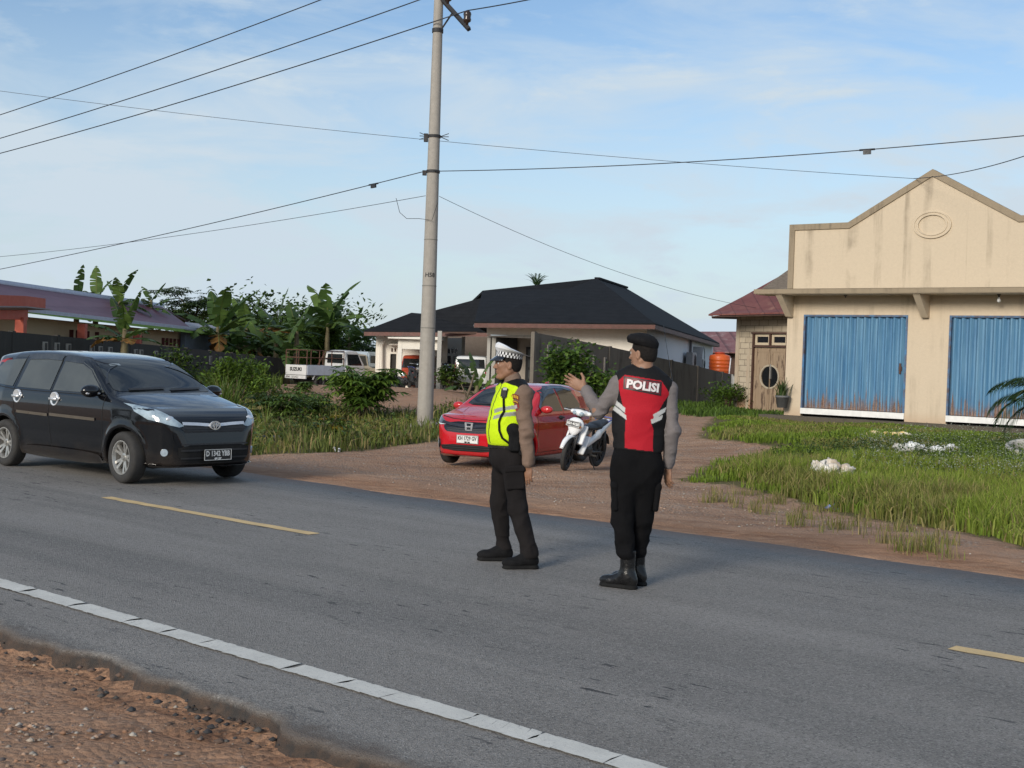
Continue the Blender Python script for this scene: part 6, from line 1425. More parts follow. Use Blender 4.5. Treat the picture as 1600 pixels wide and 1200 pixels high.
    for pl in ([(-.062, .052), (-.046, .052), (-.038, -.05), (-.052, -.05)], [(.062, .052), (.046, .052), (.038, -.05), (.052, -.05)], [(-.044, .006), (.044, .006), (.042, -.010), (-.042, -.010)]): b.prism([(x, p, g.z + q) for p, q in pl], (-.02, 0, 0))
    fr = [(-.08, .068), (.08, .068), (.066, -.066), (-.066, -.066)]
    for i in range(4):
        p, q = Vector(fr[i]), Vector(fr[(i + 1) % 4]); b.prism([(x, p.x, g.z + p.y), (x, q.x, g.z + q.y), (x, q.x * .86, g.z + q.y * .84), (x, p.x * .86, g.z + p.y * .84)], (-.018, 0, 0))
    b.build('emblem', CHROME, root)
    px = P.hit((9, 0, .49), (-1, 0, 0))[0].x; plate(root, px + .02, .495, .43, .145, PLATEW, INKK, 'KH 1729 GV', .095, '03 28')
    for x, st in ((xf, R(3)), (xr, 0)):
        for sg in (1, -1): wheel(root, x, sg * .735, wr, .185, sg, 7, ALLOY, st)
    an = MB(); an.tube([(-1.15, 0, 1.44), (-1.28, 0, 1.50)], [.02, .008], 6); an.ell((-1.2, 0, 1.455), (.09, .03, .04)); an.build('roof_aerial', REDCAR, root)
    un = MB(); un.box((0, 0, .28), (3.4, 1.0, .16)); un.build('underbody', WELL, root)
    return root
make_hatch()
# ================================================================== PEOPLE
def vnoise(P, f, seed=0):
    """smooth value noise, numpy"""
    q = np.asarray(P) * f; i = np.floor(q).astype(np.int64); u = q - i; u = u * u * (3 - 2 * u)
    def hsh(a, b, c):
        n = (a * 374761393 + b * 668265263 + c * 1274126177 + seed * 974634777) & 0x7fffffff; n = ((n ^ (n >> 13)) * 1274126177) & 0x7fffffff; return ((n ^ (n >> 16)) & 0xffff) / 65535.0
    r = 0
    for a in (0, 1):
        for b in (0, 1):
            for c in (0, 1): r = r + hsh(i[:, 0] + a, i[:, 1] + b, i[:, 2] + c) * (u[:, 0] if a else 1 - u[:, 0]) * (u[:, 1] if b else 1 - u[:, 1]) * (u[:, 2] if c else 1 - u[:, 2])
    return r - .5
def vnormals(P, Fq):
    n = np.cross(P[Fq[:, 2]] - P[Fq[:, 0]], P[Fq[:, 3]] - P[Fq[:, 1]]); N_ = np.zeros_like(P)
    for k in range(4): np.add.at(N_, Fq[:, k], n)
    return N_ / np.maximum(np.linalg.norm(N_, axis=1), 1e-9)[:, None]
def cloth(name, s, mat, parent, col, amp=.005, f=(9, 9, 16), fine=.0015, seed=1, ampf=None, cut=None):
    P, Fq = s.mesh(2, 1); N_ = vnormals(P, Fq); a = amp if ampf is None else amp * ampf(P)[:, None]
    Q = P @ np.array(((.92, .1, .38), (-.1, .99, .1), (-.38, -.1, .92)))     # creases run slanting round the limb
    Q = Q + .05 * vnoise(P, 5.0, seed + 7)[:, None]
    r = .65 * (1 - 4 * np.abs(vnoise(Q, np.array(f), seed))) + .35 * (1 - 4 * np.abs(vnoise(Q @ np.array(((.8, 0, -.6), (0, 1, 0), (.6, 0, .8))), np.array(f) * 1.9, seed + 3)))
    P2 = P + N_ * (a * (r[:, None] - .38) + fine * vnoise(P, np.array(f) * 2.3, seed + 1)[:, None])
    if cut is not None: Fq = Fq[~cut(P2[Fq].mean(1))]
    C = col(P2, N_) if callable(col) else np.tile(np.array(col, np.float32), (len(P2), 1))
    return npmesh(name, P2, Fq, mat, parent, C, True)
SKIN = vcol('skin', .55, .25, 160, .4, noise=.10); CLOTH = vcol('woven_cloth', .9, .5, 300, .12, noise=.12); HIVIS = vcol('vest_cloth', .75, .35, 220, .25, noise=.06)
HAIRM = pm('black_hair', (.009, .008, .007), (.016, .013, .012), 60, .8, spec=.2, bump=.6, bscale=150); LEATHER = pm('black_leather', (.006, .006, .007), (.012, .012, .012), 14, .30, bump=.3, bscale=30, coat=.25, spec=.3)
SOLE = pm('black_sole_rubber', (.010, .010, .010), rough=.8, spec=.2)
FABK = pm('black_fabric', (.007, .007, .008), (.012, .012, .013), 30, .85, spec=.15, bump=.3, bscale=160); WHITECAP = pm('white_cap_cloth', (.74, .75, .77), rough=.6); PATENT = pm('black_patent_visor', (.012, .012, .014), rough=.15, coat=1)
EYEW = pm('eye_white', (.55, .52, .48), rough=.2); EYED = pm('eye_dark', (.02, .014, .01), rough=.1)
V3 = lambda *a: np.array(a, float)
def head_frame(f): f = Vector(f).normalized(); u = Vector((0, 0, 1)); u = (u - f * u.dot(f)).normalized(); l = u.cross(f); return f, l, u
def add_head(s, c, f, neck):
    f, l, u = head_frame(f); c = Vector(c); M = Matrix((f, l, u)).transposed()
    def p(a, b, d): return c + f * a + l * b + u * d
    s.cap(p(-.025, 0, -.05), neck, .052, .060, .03)
    s.ell(p(-.012, 0, .038), (.094, .074, .090), .03, M=M); s.ell(p(.022, 0, -.012), (.068, .062, .078), .03, M=M)
    s.cap(p(.030, 0, -.055), p(.055, 0, -.088), .048, .026, .03); s.ell(p(.074, 0, -.096), (.018, .022, .015), .014, M=M)
    for e in (1, -1):
        s.cap(p(-.012, e * .052, -.045), p(.045, e * .026, -.092), .020, .018, .025); s.ell(p(.062, e * .036, -.012), (.02, .02, .016), .015, M=M)
        s.ell(p(.090, e * .032, .016), (.014, .018, .010), .010, 'sub', M=M)
        s.ell(p(-.006, e * .076, -.004), (.020, .009, .033), .006, M=M); s.ell(p(-.002, e * .086, .002), (.009, .006, .018), .004, 'sub', M=M)
    s.ell(p(.078, 0, .034), (.016, .048, .010), .012, M=M); s.cap(p(.086, 0, .018), p(.106, 0, -.020), .007, .0115, .010)
    for e in (1, -1): s.ell(p(.095, e * .012, -.024), (.011, .008, .008), .006, M=M)
    s.ell(p(.082, 0, -.050), (.016, .024, .007), .006, M=M); s.ell(p(.080, 0, -.062), (.015, .020, .007), .006, M=M); s.ell(p(.094, 0, -.0555), (.010, .020, .0022), .002, 'sub', M=M)
    return p, M
def add_hand(s, wr, d, th, curl=.25, spread=.12, thumb=.6, sc=1.0):
    """wrist, finger direction, direction of the thumb side; palm faces d x th turned by side"""
    d = Vector(d).normalized(); th = Vector(th); th = (th - d * th.dot(d)).normalized(); nrm = d.cross(th); wr = Vector(wr)
    M = Matrix((d, th, nrm)).transposed()
    s.cap(wr - d * .03, wr + d * .015, .027 * sc, .026 * sc, .02); s.ell(wr + d * .055 * sc, (.052 * sc, .041 * sc, .0165 * sc), .018, M=M)
    for k, (ln, off) in enumerate(((.068, .030), (.078, .010), (.073, -.010), (.058, -.029))):
        b = wr + d * (.085 - .006 * abs(k - 1.2)) * sc + th * off * sc; a = curl * (1 + .25 * k); dd = (d + th * (off * spread * 22)).normalized(); r_ = .0092 * sc; p = b - d * .02
        for j, (fr, bend) in enumerate(((.45, .5), (.32, .9), (.23, .8))):
            dd = (dd * math.cos(a * bend) + nrm * math.sin(a * bend)).normalized(); q = (b if j == 0 else p) + dd * ln * fr * sc; s.cap(p, q, r_, r_ * .92, .006); p = q; r_ *= .92
    b = wr + d * .02 * sc + th * .028 * sc; q = b + (d * .8 + th * thumb + nrm * .25).normalized() * .045 * sc; e = q + (d * 1.0 + th * thumb * .45 + nrm * .3).normalized() * .034 * sc
    s.cap(wr + d * .01, b, .018 * sc, .016 * sc, .015); s.cap(b, q, .0145 * sc, .0115 * sc, .012); s.cap(q, e, .0108 * sc, .0088 * sc, .006)
def shoe(parent, name, an, d, ln, boot=0.0, gnd=0.0, mat=LEATHER, wid=.05):
    d = Vector(d).normalized(); an = Vector(an); l = Vector((-d.y, d.x, 0)); M = Matrix((d, l, Vector((0, 0, 1)))).transposed(); g = Vector((an.x, an.y, gnd))
    s = SDF(np.minimum(np.array(g - Vector((.3, .3, .05))), an) - .02, np.array(g + Vector((.3, .3, max(boot, .16) + .06))), .006); hl = -.075
    s.ell(g + d * (hl + .045) + Vector((0, 0, .06)), (.05, .039, .055), .02, M=M); s.ell(g + d * (hl + ln - .085) + Vector((0, 0, .045)), (.088, wid, .042), .03, M=M); s.cap(g + d * .0 + Vector((0, 0, .085)), g + d * (ln * .45 + hl) + Vector((0, 0, .06)), .044, .038, .03)
    s.cap(g + Vector((0, 0, .10)), g + d * (ln * .5 + hl) + Vector((0, 0, .062)), .048, .042, .03)
    if boot: s.cap(g + Vector((0, 0, .08)), Vector((an.x, an.y, gnd + boot)), .052, .057, .03, sq=(1, 1, 1)); s.put(g + Vector((-.1, -.1, boot - .02)), g + Vector((.1, .1, boot + .08)), lambda X, Y, Z: Z - (gnd + boot) + 0 * X + 0 * Y, 0, 'int')
    else: s.cap(g + Vector((0, 0, .07)), g + Vector((0, 0, .13)) - d * .005, .049, .050, .02)
    P, Fq = s.mesh(2, 1); P[:, 2] = np.maximum(P[:, 2], gnd + .018)
    o = npmesh(name, P, Fq, mat, parent, None, True)
    so = SDF(np.array(g) - np.array((.3, .3, .03)), np.array(g) + np.array((.3, .3, .08)), .006)
    so.cap(g + d * (hl + .042), g + d * (hl + .042), .046, .046, .02); so.cap(g + d * (hl + .042), g + d * (ln + hl - .055), .042, .055, .02); zc = gnd + .016
    so.v = smax(so.v, np.broadcast_to(np.abs(so.ax[2] - zc)[None, None, :] - .016, so.v.shape), .006).astype(np.float32); sdfobj('sole', so, SOLE, o)
    return o
def hair_part(parent, c, f, low=-.055):
    f, l, u = head_frame(f); c = Vector(c); M = Matrix((f, l, u)).transposed(); s = SDF(np.array(c) - .16, np.array(c) + .17, .005)
    s.ell(c + f * -.014 + u * .038, (.097, .0775, .094), .0, M=M); s.ell(c - f * .040 + u * -.015, (.058, .061, .058), .03, M=M); fa, ua = np.array(f), np.array(u); ca = np.array(c)
    def lim(X, Y, Z):
        x = (X - ca[0]) * fa[0] + (Y - ca[1]) * fa[1] + (Z - ca[2]) * fa[2]; z = (X - ca[0]) * ua[0] + (Y - ca[1]) * ua[1] + (Z - ca[2]) * ua[2]
        return np.maximum(np.maximum(x * .75 - z * .75 + (-.02), low - z), np.where(z < .0, x + .012, -1)) 
    s.put(ca - .16, ca + .17, lim, .006, 'int'); return sdfobj('hair', s, HAIRM, parent)
def eyes(parent, p, f):
    for e in (1, -1):
        c = p(.0745, e * .031, .012); b = MB(); b.ell(c, (.0115,) * 3, 12, 8); o = b.build('eye', EYEW, parent, True); b = MB(); b.ell(c + Vector(f).normalized() * .0075, (.0055,) * 3, 8, 6); b.build('iris', EYED, o, True)
        b = MB(); a = [p(.088 - .006 * abs(t), e * (.032 + .017 * t), .030 - .004 * t * t) for t in np.linspace(-1, 1, 6)]; b.tube(a, .0032, 5); b.build('eyebrow', HAIRM, parent)

# ------------------------------------------------------------------ policeman seen from behind, left hand raised
def officer_back():
    loc = at(975, 922, 9.12); loc.z = .004; root = empty('person', loc, 0, 'person in black beret and red backed black vest, seen from behind with left hand raised', 'person')
    T = lambda X, Y: ((870 + X / 4.8 - 975 - (922 - (510 + Y / 4.8)) * .034) / 220, (922 - (510 + Y / 4.8)) / 220)      # surveyed outline -> local x,z
    shL, elL, wrL = V3(-.085, .0, 1.455), V3(-.225, .045, 1.255), V3(-.312, .20, 1.405); shR, elR, wrR = V3(.262, .0, 1.425), V3(.298, -.03, 1.135), V3(.292, .05, .885)
    hd = V3(.078, .02, 1.672); f = Vector((-.78, .62, -.03)); neck = V3(.078, .0, 1.53)
    s = SDF((-.55, -.3, .0), (.46, .45, 1.86), .0045); p, M = add_head(s, hd, f, neck)
    s.cap((.075, 0, 1.42), (.06, 0, 1.05), .165, .145, .05, sq=(1, .58, 1)); s.cap((.06, 0, 1.02), (.06, 0, .90), .145, .15, .05, sq=(1, .62, 1)); s.cap(neck - V3(0, 0, .03), shL, .05, .05, .05); s.cap(neck - V3(0, 0, .03), shR, .05, .05, .05)
    for a, b, c in ((shL, elL, wrL), (shR, elR, wrR)): s.cap(a, b, .048, .040, .03); s.cap(b, c, .040, .027, .02)
    for hx, kx, ax_, ay in ((.0, -.03, .015, .0), (.12, .118, .105, .19)): s.cap((hx, 0, .88), (kx, ay * .4, .50), .085, .052, .04); s.cap((kx, ay * .4, .50), (ax_, ay, .10), .048, .034, .03); s.cap((ax_, ay, .08), (ax_ - .11, ay + .065, .045), .028, .022, .02)
    add_hand(s, wrL + V3(-.012, .004, .006), (-.80, .26, .46), (.15, -.05, 1.0), curl=-.16, spread=.13, thumb=1.15, sc=1.04)
    add_hand(s, wrR + V3(0, 0, -.01), (-.04, -.04, -1), (-.45, .8, 0), curl=.42, spread=.05, thumb=.5, sc=1.0)
    def skin(P): n = vnoise(P, 40, 3)[:, None]; return V3(.30, .165, .105)[None] * (1 + .25 * n)
    body = sdfobj('body', s, SKIN, root, skin); eyes(root, p, f); hair_part(root, hd, f, -.052)
    # shirt: sleeves and collar
    s = SDF((-.42, -.25, .8), (.42, .32, 1.66), .006)
    s.cap((.077, 0, 1.40), (.06, 0, 1.03), .185, .165, .05, sq=(1, .60, 1)); s.cap(neck - V3(0, 0, .045), shL, .066, .062, .05); s.cap(neck - V3(0, 0, .045), shR, .066, .062, .05)
    for a, b, c in ((shL, elL, wrL), (shR, elR, wrR)): s.cap(a, b, .062, .052, .04); s.cap(b, b + (c - b) * .96, .052, .042, .03); e = b + (c - b) * .93; s.cap(e - (c - b) * .05, e, .044, .043, .008)
    s.cap(neck + V3(0, .0, -.04), neck + V3(0, .0, .018), .075, .067, .01)
    for q, d in ((wrL, wrL - elL), (wrR, wrR - elR)): d = d / np.linalg.norm(d); s.put(q - .08, q + .08, lambda X, Y, Z: (X - q[0]) * d[0] + (Y - q[1]) * d[1] + (Z - q[2]) * d[2] + .004, 0, 'int') if False else None
    arm = lambda P: .4 + 1.3 * np.exp(-(np.minimum(np.linalg.norm(P - elL, axis=1), np.linalg.norm(P - elR, axis=1)) / .10) ** 2)
    shirt = cloth('shirt', s, CLOTH, root, lambda P, N_: V3(.200, .180, .178)[None] * (1 + .12 * vnoise(P, 9, 5)[:, None]), .012, (8, 8, 15), .003, 3, arm)
    # vest
    s = SDF((-.22, -.25, .93), (.42, .25, 1.62), .005)
    s.cap((.080, 0, 1.40), (.075, 0, 1.22), .212, .190, .04, sq=(1, .60, 1)); s.cap((.07, 0, 1.22), (.063, 0, 1.02), .182, .180, .05, sq=(1, .66, 1)); s.cap((.065, -.005, 1.45), (.065, -.005, 1.40), .16, .19, .05, sq=(1, .55, .9))
    s.cap(neck - V3(0, 0, .045), shL + V3(.02, 0, .02), .085, .072, .05); s.cap(neck - V3(0, 0, .045), shR + V3(-.03, 0, .02), .085, .072, .05)
    Rd = [T(*q) for q in ((425, 435), (500, 366), (772, 402), (838, 498), (790, 560), (745, 640), (690, 715), (712, 765), (708, 930), (497, 912), (502, 690), (480, 580), (458, 480))]
    W = [[T(*q) for q in pl] for pl in (((416, 540), (500, 612), (500, 650), (414, 580)), ((418, 592), (508, 668), (510, 702), (416, 632)), ((706, 655), (812, 596), (802, 632), (716, 690)), ((690, 694), (782, 656), (776, 690), (698, 724)))]
    def vcolr(P, N_):
        C = np.tile(V3(.007, .007, .008), (len(P), 1)); b = N_[:, 1] < .25
        C[in_poly(P[:, 0], P[:, 2], Rd) & b] = (.42, .010, .022)
        for w_ in W: C[in_poly(P[:, 0], P[:, 2], w_) & b] = (.52, .53, .52)
        return C
    # trimmed by armholes and hem
    def trims(s):
        for q, r_, sgn in ((shL + V3(-.015, 0, -.04), .085, -1), (shR + V3(.03, 0, -.05), .085, 1)):
            s.ell(q + V3(sgn * .055, 0, 0), (.062, .30, .16), .01, 'sub')
        s.put((-.25, -.3, .9), (.45, .3, 1.02), lambda X, Y, Z: .992 - Z + 0 * X + 0 * Y - .01 * np.sin(9 * X), .008, 'int')
        s.cap(neck + V3(0, 0, .0), neck + V3(0, -.01, .15), .07, .07, .01, 'sub')
    trims(s)
    vest = cloth('vest', s, HIVIS, root, vcolr, .014, (4, 4, 8), .002, 8, lambda P: .35 + 1.2 * np.exp(-((P[:, 2] - 1.14) / .09) ** 2))
    P_ = Proj(vest)
    cx, cz = T(631, 443); bx = [T(*q) for q in ((492, 378), (772, 410), (765, 514), (488, 470))]
    P_.patch('name_panel', bx, 'R', pm('black_vinyl', (.012, .012, .013), rough=.5), root, .004, .02, False)
    inn = [T(*q) for q in ((502, 388), (762, 418), (756, 503), (498, 462))]; P_.patch('name_panel_field', inn, 'R', pm('dark_red_vinyl', (.16, .012, .018), rough=.5), root, .006, .02, False)
    sl = math.atan2(bx[1][1] - bx[0][1], bx[1][0] - bx[0][0]); 
    P_.text('lettering', 'POLISI', (cx + .004, cz - .004), .082, 'S', pm('letter_shadow', (.012, .012, .012), rough=.6), root, .0085, .005, .232, sl)
    P_.text('lettering', 'POLISI', (cx, cz), .082, 'S', pm('white_lettering', (.66, .62, .62), rough=.5), root, .0105, .0035, .228, sl)
    for sh, sg in ((shL, -1), (shR, 1)):
        b = MB(); a = Vector(neck) + Vector((sg * .085, -.01, -.012 + .01)); e = Vector(sh) + Vector((sg * .0, -.01, .072)); rot = (e - a).to_track_quat('X', 'Z').to_matrix(); b.box((a + e) / 2 + Vector((0, 0, .022)), ((e - a).length, .055, .014), rot); b.build('epaulette', FABK, root, bevel=.004)
    # trousers with thigh pockets
    s = SDF((-.26, -.25, .2), (.38, .42, 1.06), .006)
    s.cap((.063, 0, 1.02), (.06, 0, .86), .168, .184, .05, sq=(1, .66, 1))
    for e, hx, kx, ax_, ay in ((-1, -.015, -.032, .008, .0), (1, .135, .120, .108, .145)):
        s.cap((hx, 0, .88), (kx, ay * .5, .50), .110, .076, .035); s.cap((kx, ay * .5, .50), (ax_, ay, .25), .072, .062, .03); s.ell((ax_, ay, .245), (.069, .068, .040), .02); s.ell((hx, -.055, .90), (.09, .075, .10), .03)
    s.put((-.3, -.3, .2), (.4, .45, .27), lambda X, Y, Z: .205 - Z + 0 * X + 0 * Y, .01, 'int'); s.put((-.3, -.3, 1.0), (.4, .3, 1.06), lambda X, Y, Z: Z - 1.035 + 0 * X + 0 * Y, .0, 'int')
    tr = cloth('trousers', s, CLOTH, root, lambda P, N_: V3(.007, .007, .008)[None] * (1 + .3 * vnoise(P, 12, 6)[:, None]), .014, (8, 8, 7), .003, 12, lambda P: .5 + .6 * np.exp(-((P[:, 2] - .42) / .16) ** 2) + .4 * (P[:, 2] < .34))
    for sg, x, y in ((-1, -.090, .0), (1, .208, .03)):
        s = SDF((x - .08, -.14, .50), (x + .08, .20, .80), .006); s.box((x, y, .655), (.042, .16, .20), .020, 0, M=Matrix.Rotation(R(3 * sg), 3, 'Y')); s.box((x + sg * .006, y, .745), (.040, .168, .05), .014, .02); cloth('cargo_pocket', s, CLOTH, tr, V3(.007, .007, .008), .006, (8, 8, 12), .001, 15)
    shoe(root, 'boot', (.02, 0, .1), (-.86, .50, 0), .29, .275); shoe(root, 'boot', (.107, .17, .1), (-.80, .6, 0), .29, .275)
    # beret pulled down towards the face side
    fv, l, u = head_frame(f); c = Vector(hd); s = SDF(np.array(c) + V3(-.2, -.2, -.02), np.array(c) + V3(.2, .2, .2), .005); Mb = Matrix((fv, l, u)).transposed() @ Matrix.Rotation(R(-13), 3, 'Y') @ Matrix.Rotation(R(7), 3, 'X')
    s.ell(c + u * .098 + fv * .004 + l * .004, (.118, .106, .050), 0, M=Mb); s.ell(c + u * .060 - fv * .012, (.099, .081, .085), .03, M=Matrix((fv, l, u)).transposed()); s.ell(c + u * .075 + fv * .075 + l * -.01, (.05, .07, .036), .03, M=Mb)
    nn = np.array(Mb.col[2]); cc = np.array(c + u * .062); s.put(cc - .2, cc + .2, lambda X, Y, Z: -((X - cc[0]) * nn[0] + (Y - cc[1]) * nn[1] + (Z - cc[2]) * nn[2]), .004, 'int')
    cloth('beret', s, FABK, root, V3(.01, .01, .012), .003, (12, 12, 12), .001, 20)
    # wrist watch
    d = Vector(wrL - elL).normalized(); b = MB(); Mw = Matrix.Translation(Vector(wrL) - d * .004) @ d.to_track_quat('Z', 'Y').to_matrix().to_4x4(); b.lathe([(.031, -.012), (.036, -.010), (.036, .010), (.031, .012)], 20, Mw, closed=True); b.build('wristwatch', BLKPL, root, True)
    return root
officer_back()

# ------------------------------------------------------------------ policeman in profile with white cap and hi-vis vest
def officer_side():
    loc = at(800, 882, 10.0); loc.z = .004; root = empty('person', loc, 0, 'person in white peaked cap and yellow hi-vis vest, in profile facing left', 'person')
    T = lambda X, Y: ((730 + X / 6 - 800 - (882 - (510 + Y / 6)) * .034) / 200, (882 - (510 + Y / 6)) / 200)
    hd = V3(-.083, .0, 1.562); f = Vector((-1, -.06, .02)); neck = V3(-.035, .0, 1.43); tf = Vector((-.90, -.44, 0)).normalized(); tl = Vector((-tf.y, tf.x, 0)); TM = Matrix((tf, tl, Vector((0, 0, 1)))).transposed()
    def B(a, b, z): return np.array(tf * a + tl * b + Vector((0, 0, z)))
    ch = V3(-.03, 0, 0)
    shL = B(.005, .165, 1.335) + ch; elL = V3(.072, -.175, 1.06); wrL = V3(.100, -.185, .81); shR = B(-.02, -.165, 1.345) + ch; elR = B(-.11, -.205, 1.07) + ch; wrR = B(-.07, -.20, .83) + ch
    s = SDF((-.42, -.42, .0), (.34, .42, 1.76), .0045); p, M = add_head(s, hd, f, neck)
    s.cap(ch + V3(.0, 0, 1.31), ch + V3(-.02, 0, 1.0), .13, .12, .05, sq=(.85, .95, 1)); s.cap((-.06, 0, .98), (-.06, 0, .86), .125, .12, .05); s.cap(neck - V3(0, 0, .03), shL, .05, .048, .05); s.cap(neck - V3(0, 0, .03), shR, .05, .048, .05)
    for a, b, c in ((shL, elL, wrL), (shR, elR, wrR)): s.cap(a, b, .047, .038, .03); s.cap(b, c, .039, .026, .02)
    hpL, knL, anL = V3(-.03, -.085, .84), V3(.03, -.12, .46), V3(.128, -.15, .10); hpR, knR, anR = V3(-.09, .085, .84), V3(-.12, .14, .475), V3(-.072, .2, .10)
    for a, b, c, d in ((hpL, knL, anL, V3(-.13, -.05, -.055)), (hpR, knR, anR, V3(-.13, -.03, -.055))): s.cap(a, b, .082, .052, .04); s.cap(b, c, .05, .034, .03); s.cap(c - V3(0, 0, .03), c + d * .9, .026, .020, .02)
    add_hand(s, wrL + V3(0, 0, -.005), (-.06, -.05, -1), (-.85, .5, 0), curl=.22, spread=.06, thumb=.45); add_hand(s, wrR, (-.1, 0, -1), (-.85, -.4, 0), curl=.3, spread=.05, thumb=.5)
    sdfobj('body', s, SKIN, root, lambda P: V3(.27, .14, .085)[None] * (1 + .25 * vnoise(P, 40, 3)[:, None])); eyes(root, p, f); hair_part(root, hd, f, -.05)
    # shirt
    s = SDF((-.28, -.36, .78), (.30, .36, 1.52), .006)
    s.cap(ch + V3(.0, 0, 1.30), ch + V3(-.02, 0, 1.0), .150, .14, .05, sq=(.85, .98, 1)); s.cap(neck - V3(0, 0, .055), shL, .066, .064, .05); s.cap(neck - V3(0, 0, .055), shR, .066, .064, .05)
    for a, b, c in ((shL, elL, wrL), (shR, elR, wrR)): s.cap(a, b, .076, .053, .05); e = b + (c - b) * .97; s.cap(b, e, .058, .047, .03); s.cap(e - (c - b) * .12, e, .049, .047, .008)
    s.cap(neck + V3(.0, 0, -.05), neck + V3(-.008, .0, .022), .078, .066, .012)
    shirt = cloth('shirt', s, CLOTH, root, lambda P, N_: V3(.215, .150, .115)[None] * (1 + .12 * vnoise(P, 9, 5)[:, None]), .013, (8, 8, 14), .003, 23, lambda P: .6 + .9 * np.exp(-(np.linalg.norm(P - elL, axis=1) / .13) ** 2))
    # vest: black yoke and piping, yellow front and sides, grey reflective bands
    s = SDF((-.33, -.30, .88), (.26, .30, 1.47), .005)
    s.ell(ch + B(.0, 0, 1.30), (.135, .185, .16), .06, M=TM); s.ell(ch + B(.045, 0, 1.20), (.135, .16, .17), .06, M=TM); s.ell(ch + B(.055, 0, 1.05), (.145, .165, .16), .06, M=TM); s.cap(ch + V3(-.035, 0, 1.02), ch + V3(-.035, 0, .96), .150, .150, .05, sq=(1, 1, 1))
    s.cap(neck - V3(0, 0, .055), shL + V3(-.02, 0, .02), .086, .070, .05); s.cap(neck - V3(0, 0, .055), shR + V3(-.02, 0, .02), .086, .070, .05)
    for q, sg in ((shL, 1), (shR, -1)): s.ell(q + np.array(tl) * sg * .080 + V3(0, 0, -.045), (.118, .075, .17), .01, 'sub', M=TM)
    s.cap(neck + V3(-.03, 0, .01), neck + V3(-.10, -.02, .10), .068, .075, .012, 'sub'); s.cap(neck, neck + V3(-.01, 0, .1), .070, .072, .01, 'sub')
    s.put((-.4, -.3, .85), (.3, .3, .96), lambda X, Y, Z: .936 - Z + 0 * X + 0 * Y, .008, 'int')
    tfa, tla = np.array(tf), np.array(tl)
    def vc(P, N_):
        q = P - ch; a = q @ tfa; b = q @ tla; z = P[:, 2]; C = np.tile(V3(.56, .78, .008), (len(P), 1))
        up = z + .55 * (-a) * 1.0
        yoke = (z > 1.335 + .95 * np.maximum(a, -.2)) & (z > 1.16); C[yoke] = (.007, .007, .008)
        zb = z - .30 * (b - .06) - .02; band = (b > .035) | (b < -.05)
        for z0 in (1.125, 1.175): C[(zb > z0) & (zb < z0 + .030) & band & ~yoke] = (.30, .31, .29)
        C[(np.abs(b) < .006) & (a > 0)] = (.02, .02, .02)
        C[(z < .955)] = (.45, .62, .01)
        return C
    vest = cloth('vest', s, HIVIS, root, vc, .015, (5, 5, 9), .002, 31, lambda P: .5 + .9 * np.exp(-((P[:, 2] - 1.16) / .08) ** 2)); PV = Proj(vest)
    # shoulder badge on the sleeve
    PS = Proj(shirt); MAR = pm('maroon_badge', (.16, .03, .018), rough=.8); YEL = pm('badge_yellow_thread', (.60, .34, .03), rough=.8)
    def arc(x0, x1, yc, h, sag, name, mat, off): 
        up_ = [T(x0 + (x1 - x0) * t, yc - sag * 4 * t * (1 - t)) for t in np.linspace(0, 1, 9)]; lo = [T(x0 + (x1 - x0) * t, yc + h - sag * 4 * t * (1 - t)) for t in np.linspace(1, 0, 9)]; PS.patch(name, up_ + lo, 'R', mat, root, off, .02)
    arc(394, 488, 634, 48, 16, 'shoulder_badge', MAR, .003)
    for k in range(6): arc(402 + 13.5 * k, 411 + 13.5 * k, 642 - 15 * math.sin((k + .5) / 6 * 3.14), 26, 1, 'badge_letter', YEL, .005)
    arc(414, 482, 690, 26, 12, 'shoulder_badge', MAR, .003); arc(420, 476, 692, 10, 12, 'badge_letter', YEL, .005)
    PS.patch('shoulder_badge', [T(*q) for q in ((426, 716), (484, 706), (490, 745), (468, 775), (440, 762))], 'R', pm('red_shield', (.28, .03, .03), rough=.8), root, .003, .02); PS.patch('badge_emblem', [T(*q) for q in ((444, 722), (468, 714), (472, 742), (460, 756), (448, 745))], 'R', pm('pale_emblem', (.50, .45, .48), rough=.8), root, .005, .02)
    # radio cable from collar to belt, with shoulder microphone
    cab = [(348, 600), (342, 680), (345, 785), (318, 830), (300, 880), (302, 960), (330, 1030), (392, 1075)]; pts = []
    for X, Y in cab:
        x, z = T(X, Y); h_, n_ = PV.hit((x, -5, z), (0, 1, 0)); pts.append((h_ if h_ is not None else Vector((x, -.15, z))) + Vector((0, -.012, 0)))
    b = MB(); pp = [pts[0]]
    for a, c in zip(pts[:-1], pts[1:]): pp += [a.lerp(c, .5), c]
    b.tube(pp, .0085, 6); b.build('radio_cable', FABK, root, True)
    m0 = pts[0] + Vector((0, -.02, -.01)); b = MB(); b.box(m0, (.05, .035, .085), Matrix.Rotation(R(6), 3, 'Y')); mc = b.build('shoulder_microphone', BLKPL, root, bevel=.01); b = MB(); b.box(m0 + Vector((.005, -.02, .03)), (.03, .012, .02)); b.build('microphone_grille', pm('silver_badge', (.5, .5, .5), rough=.4), mc)
    # belt gear
    x, z = T(455, 1050); g0 = V3(.005, -.19, z)
    s = SDF(g0 - V3(.12, .10, .16), g0 + V3(.12, .12, .16), .005); s.box(g0 + V3(-.02, .02, .0), (.09, .07, .17), .02, 0); s.box(g0 + V3(.045, .03, -.015), (.06, .065, .20), .018, .01); s.ell(g0 + V3(-.03, .01, .085), (.055, .04, .05), .02); sdfobj('holster', s, FABK, root)
    b = MB(); b.tube([g0 + V3(.06, .03, .05), g0 + V3(.06, .03, .16)], .006, 5); b.build('radio_aerial', FABK, root)
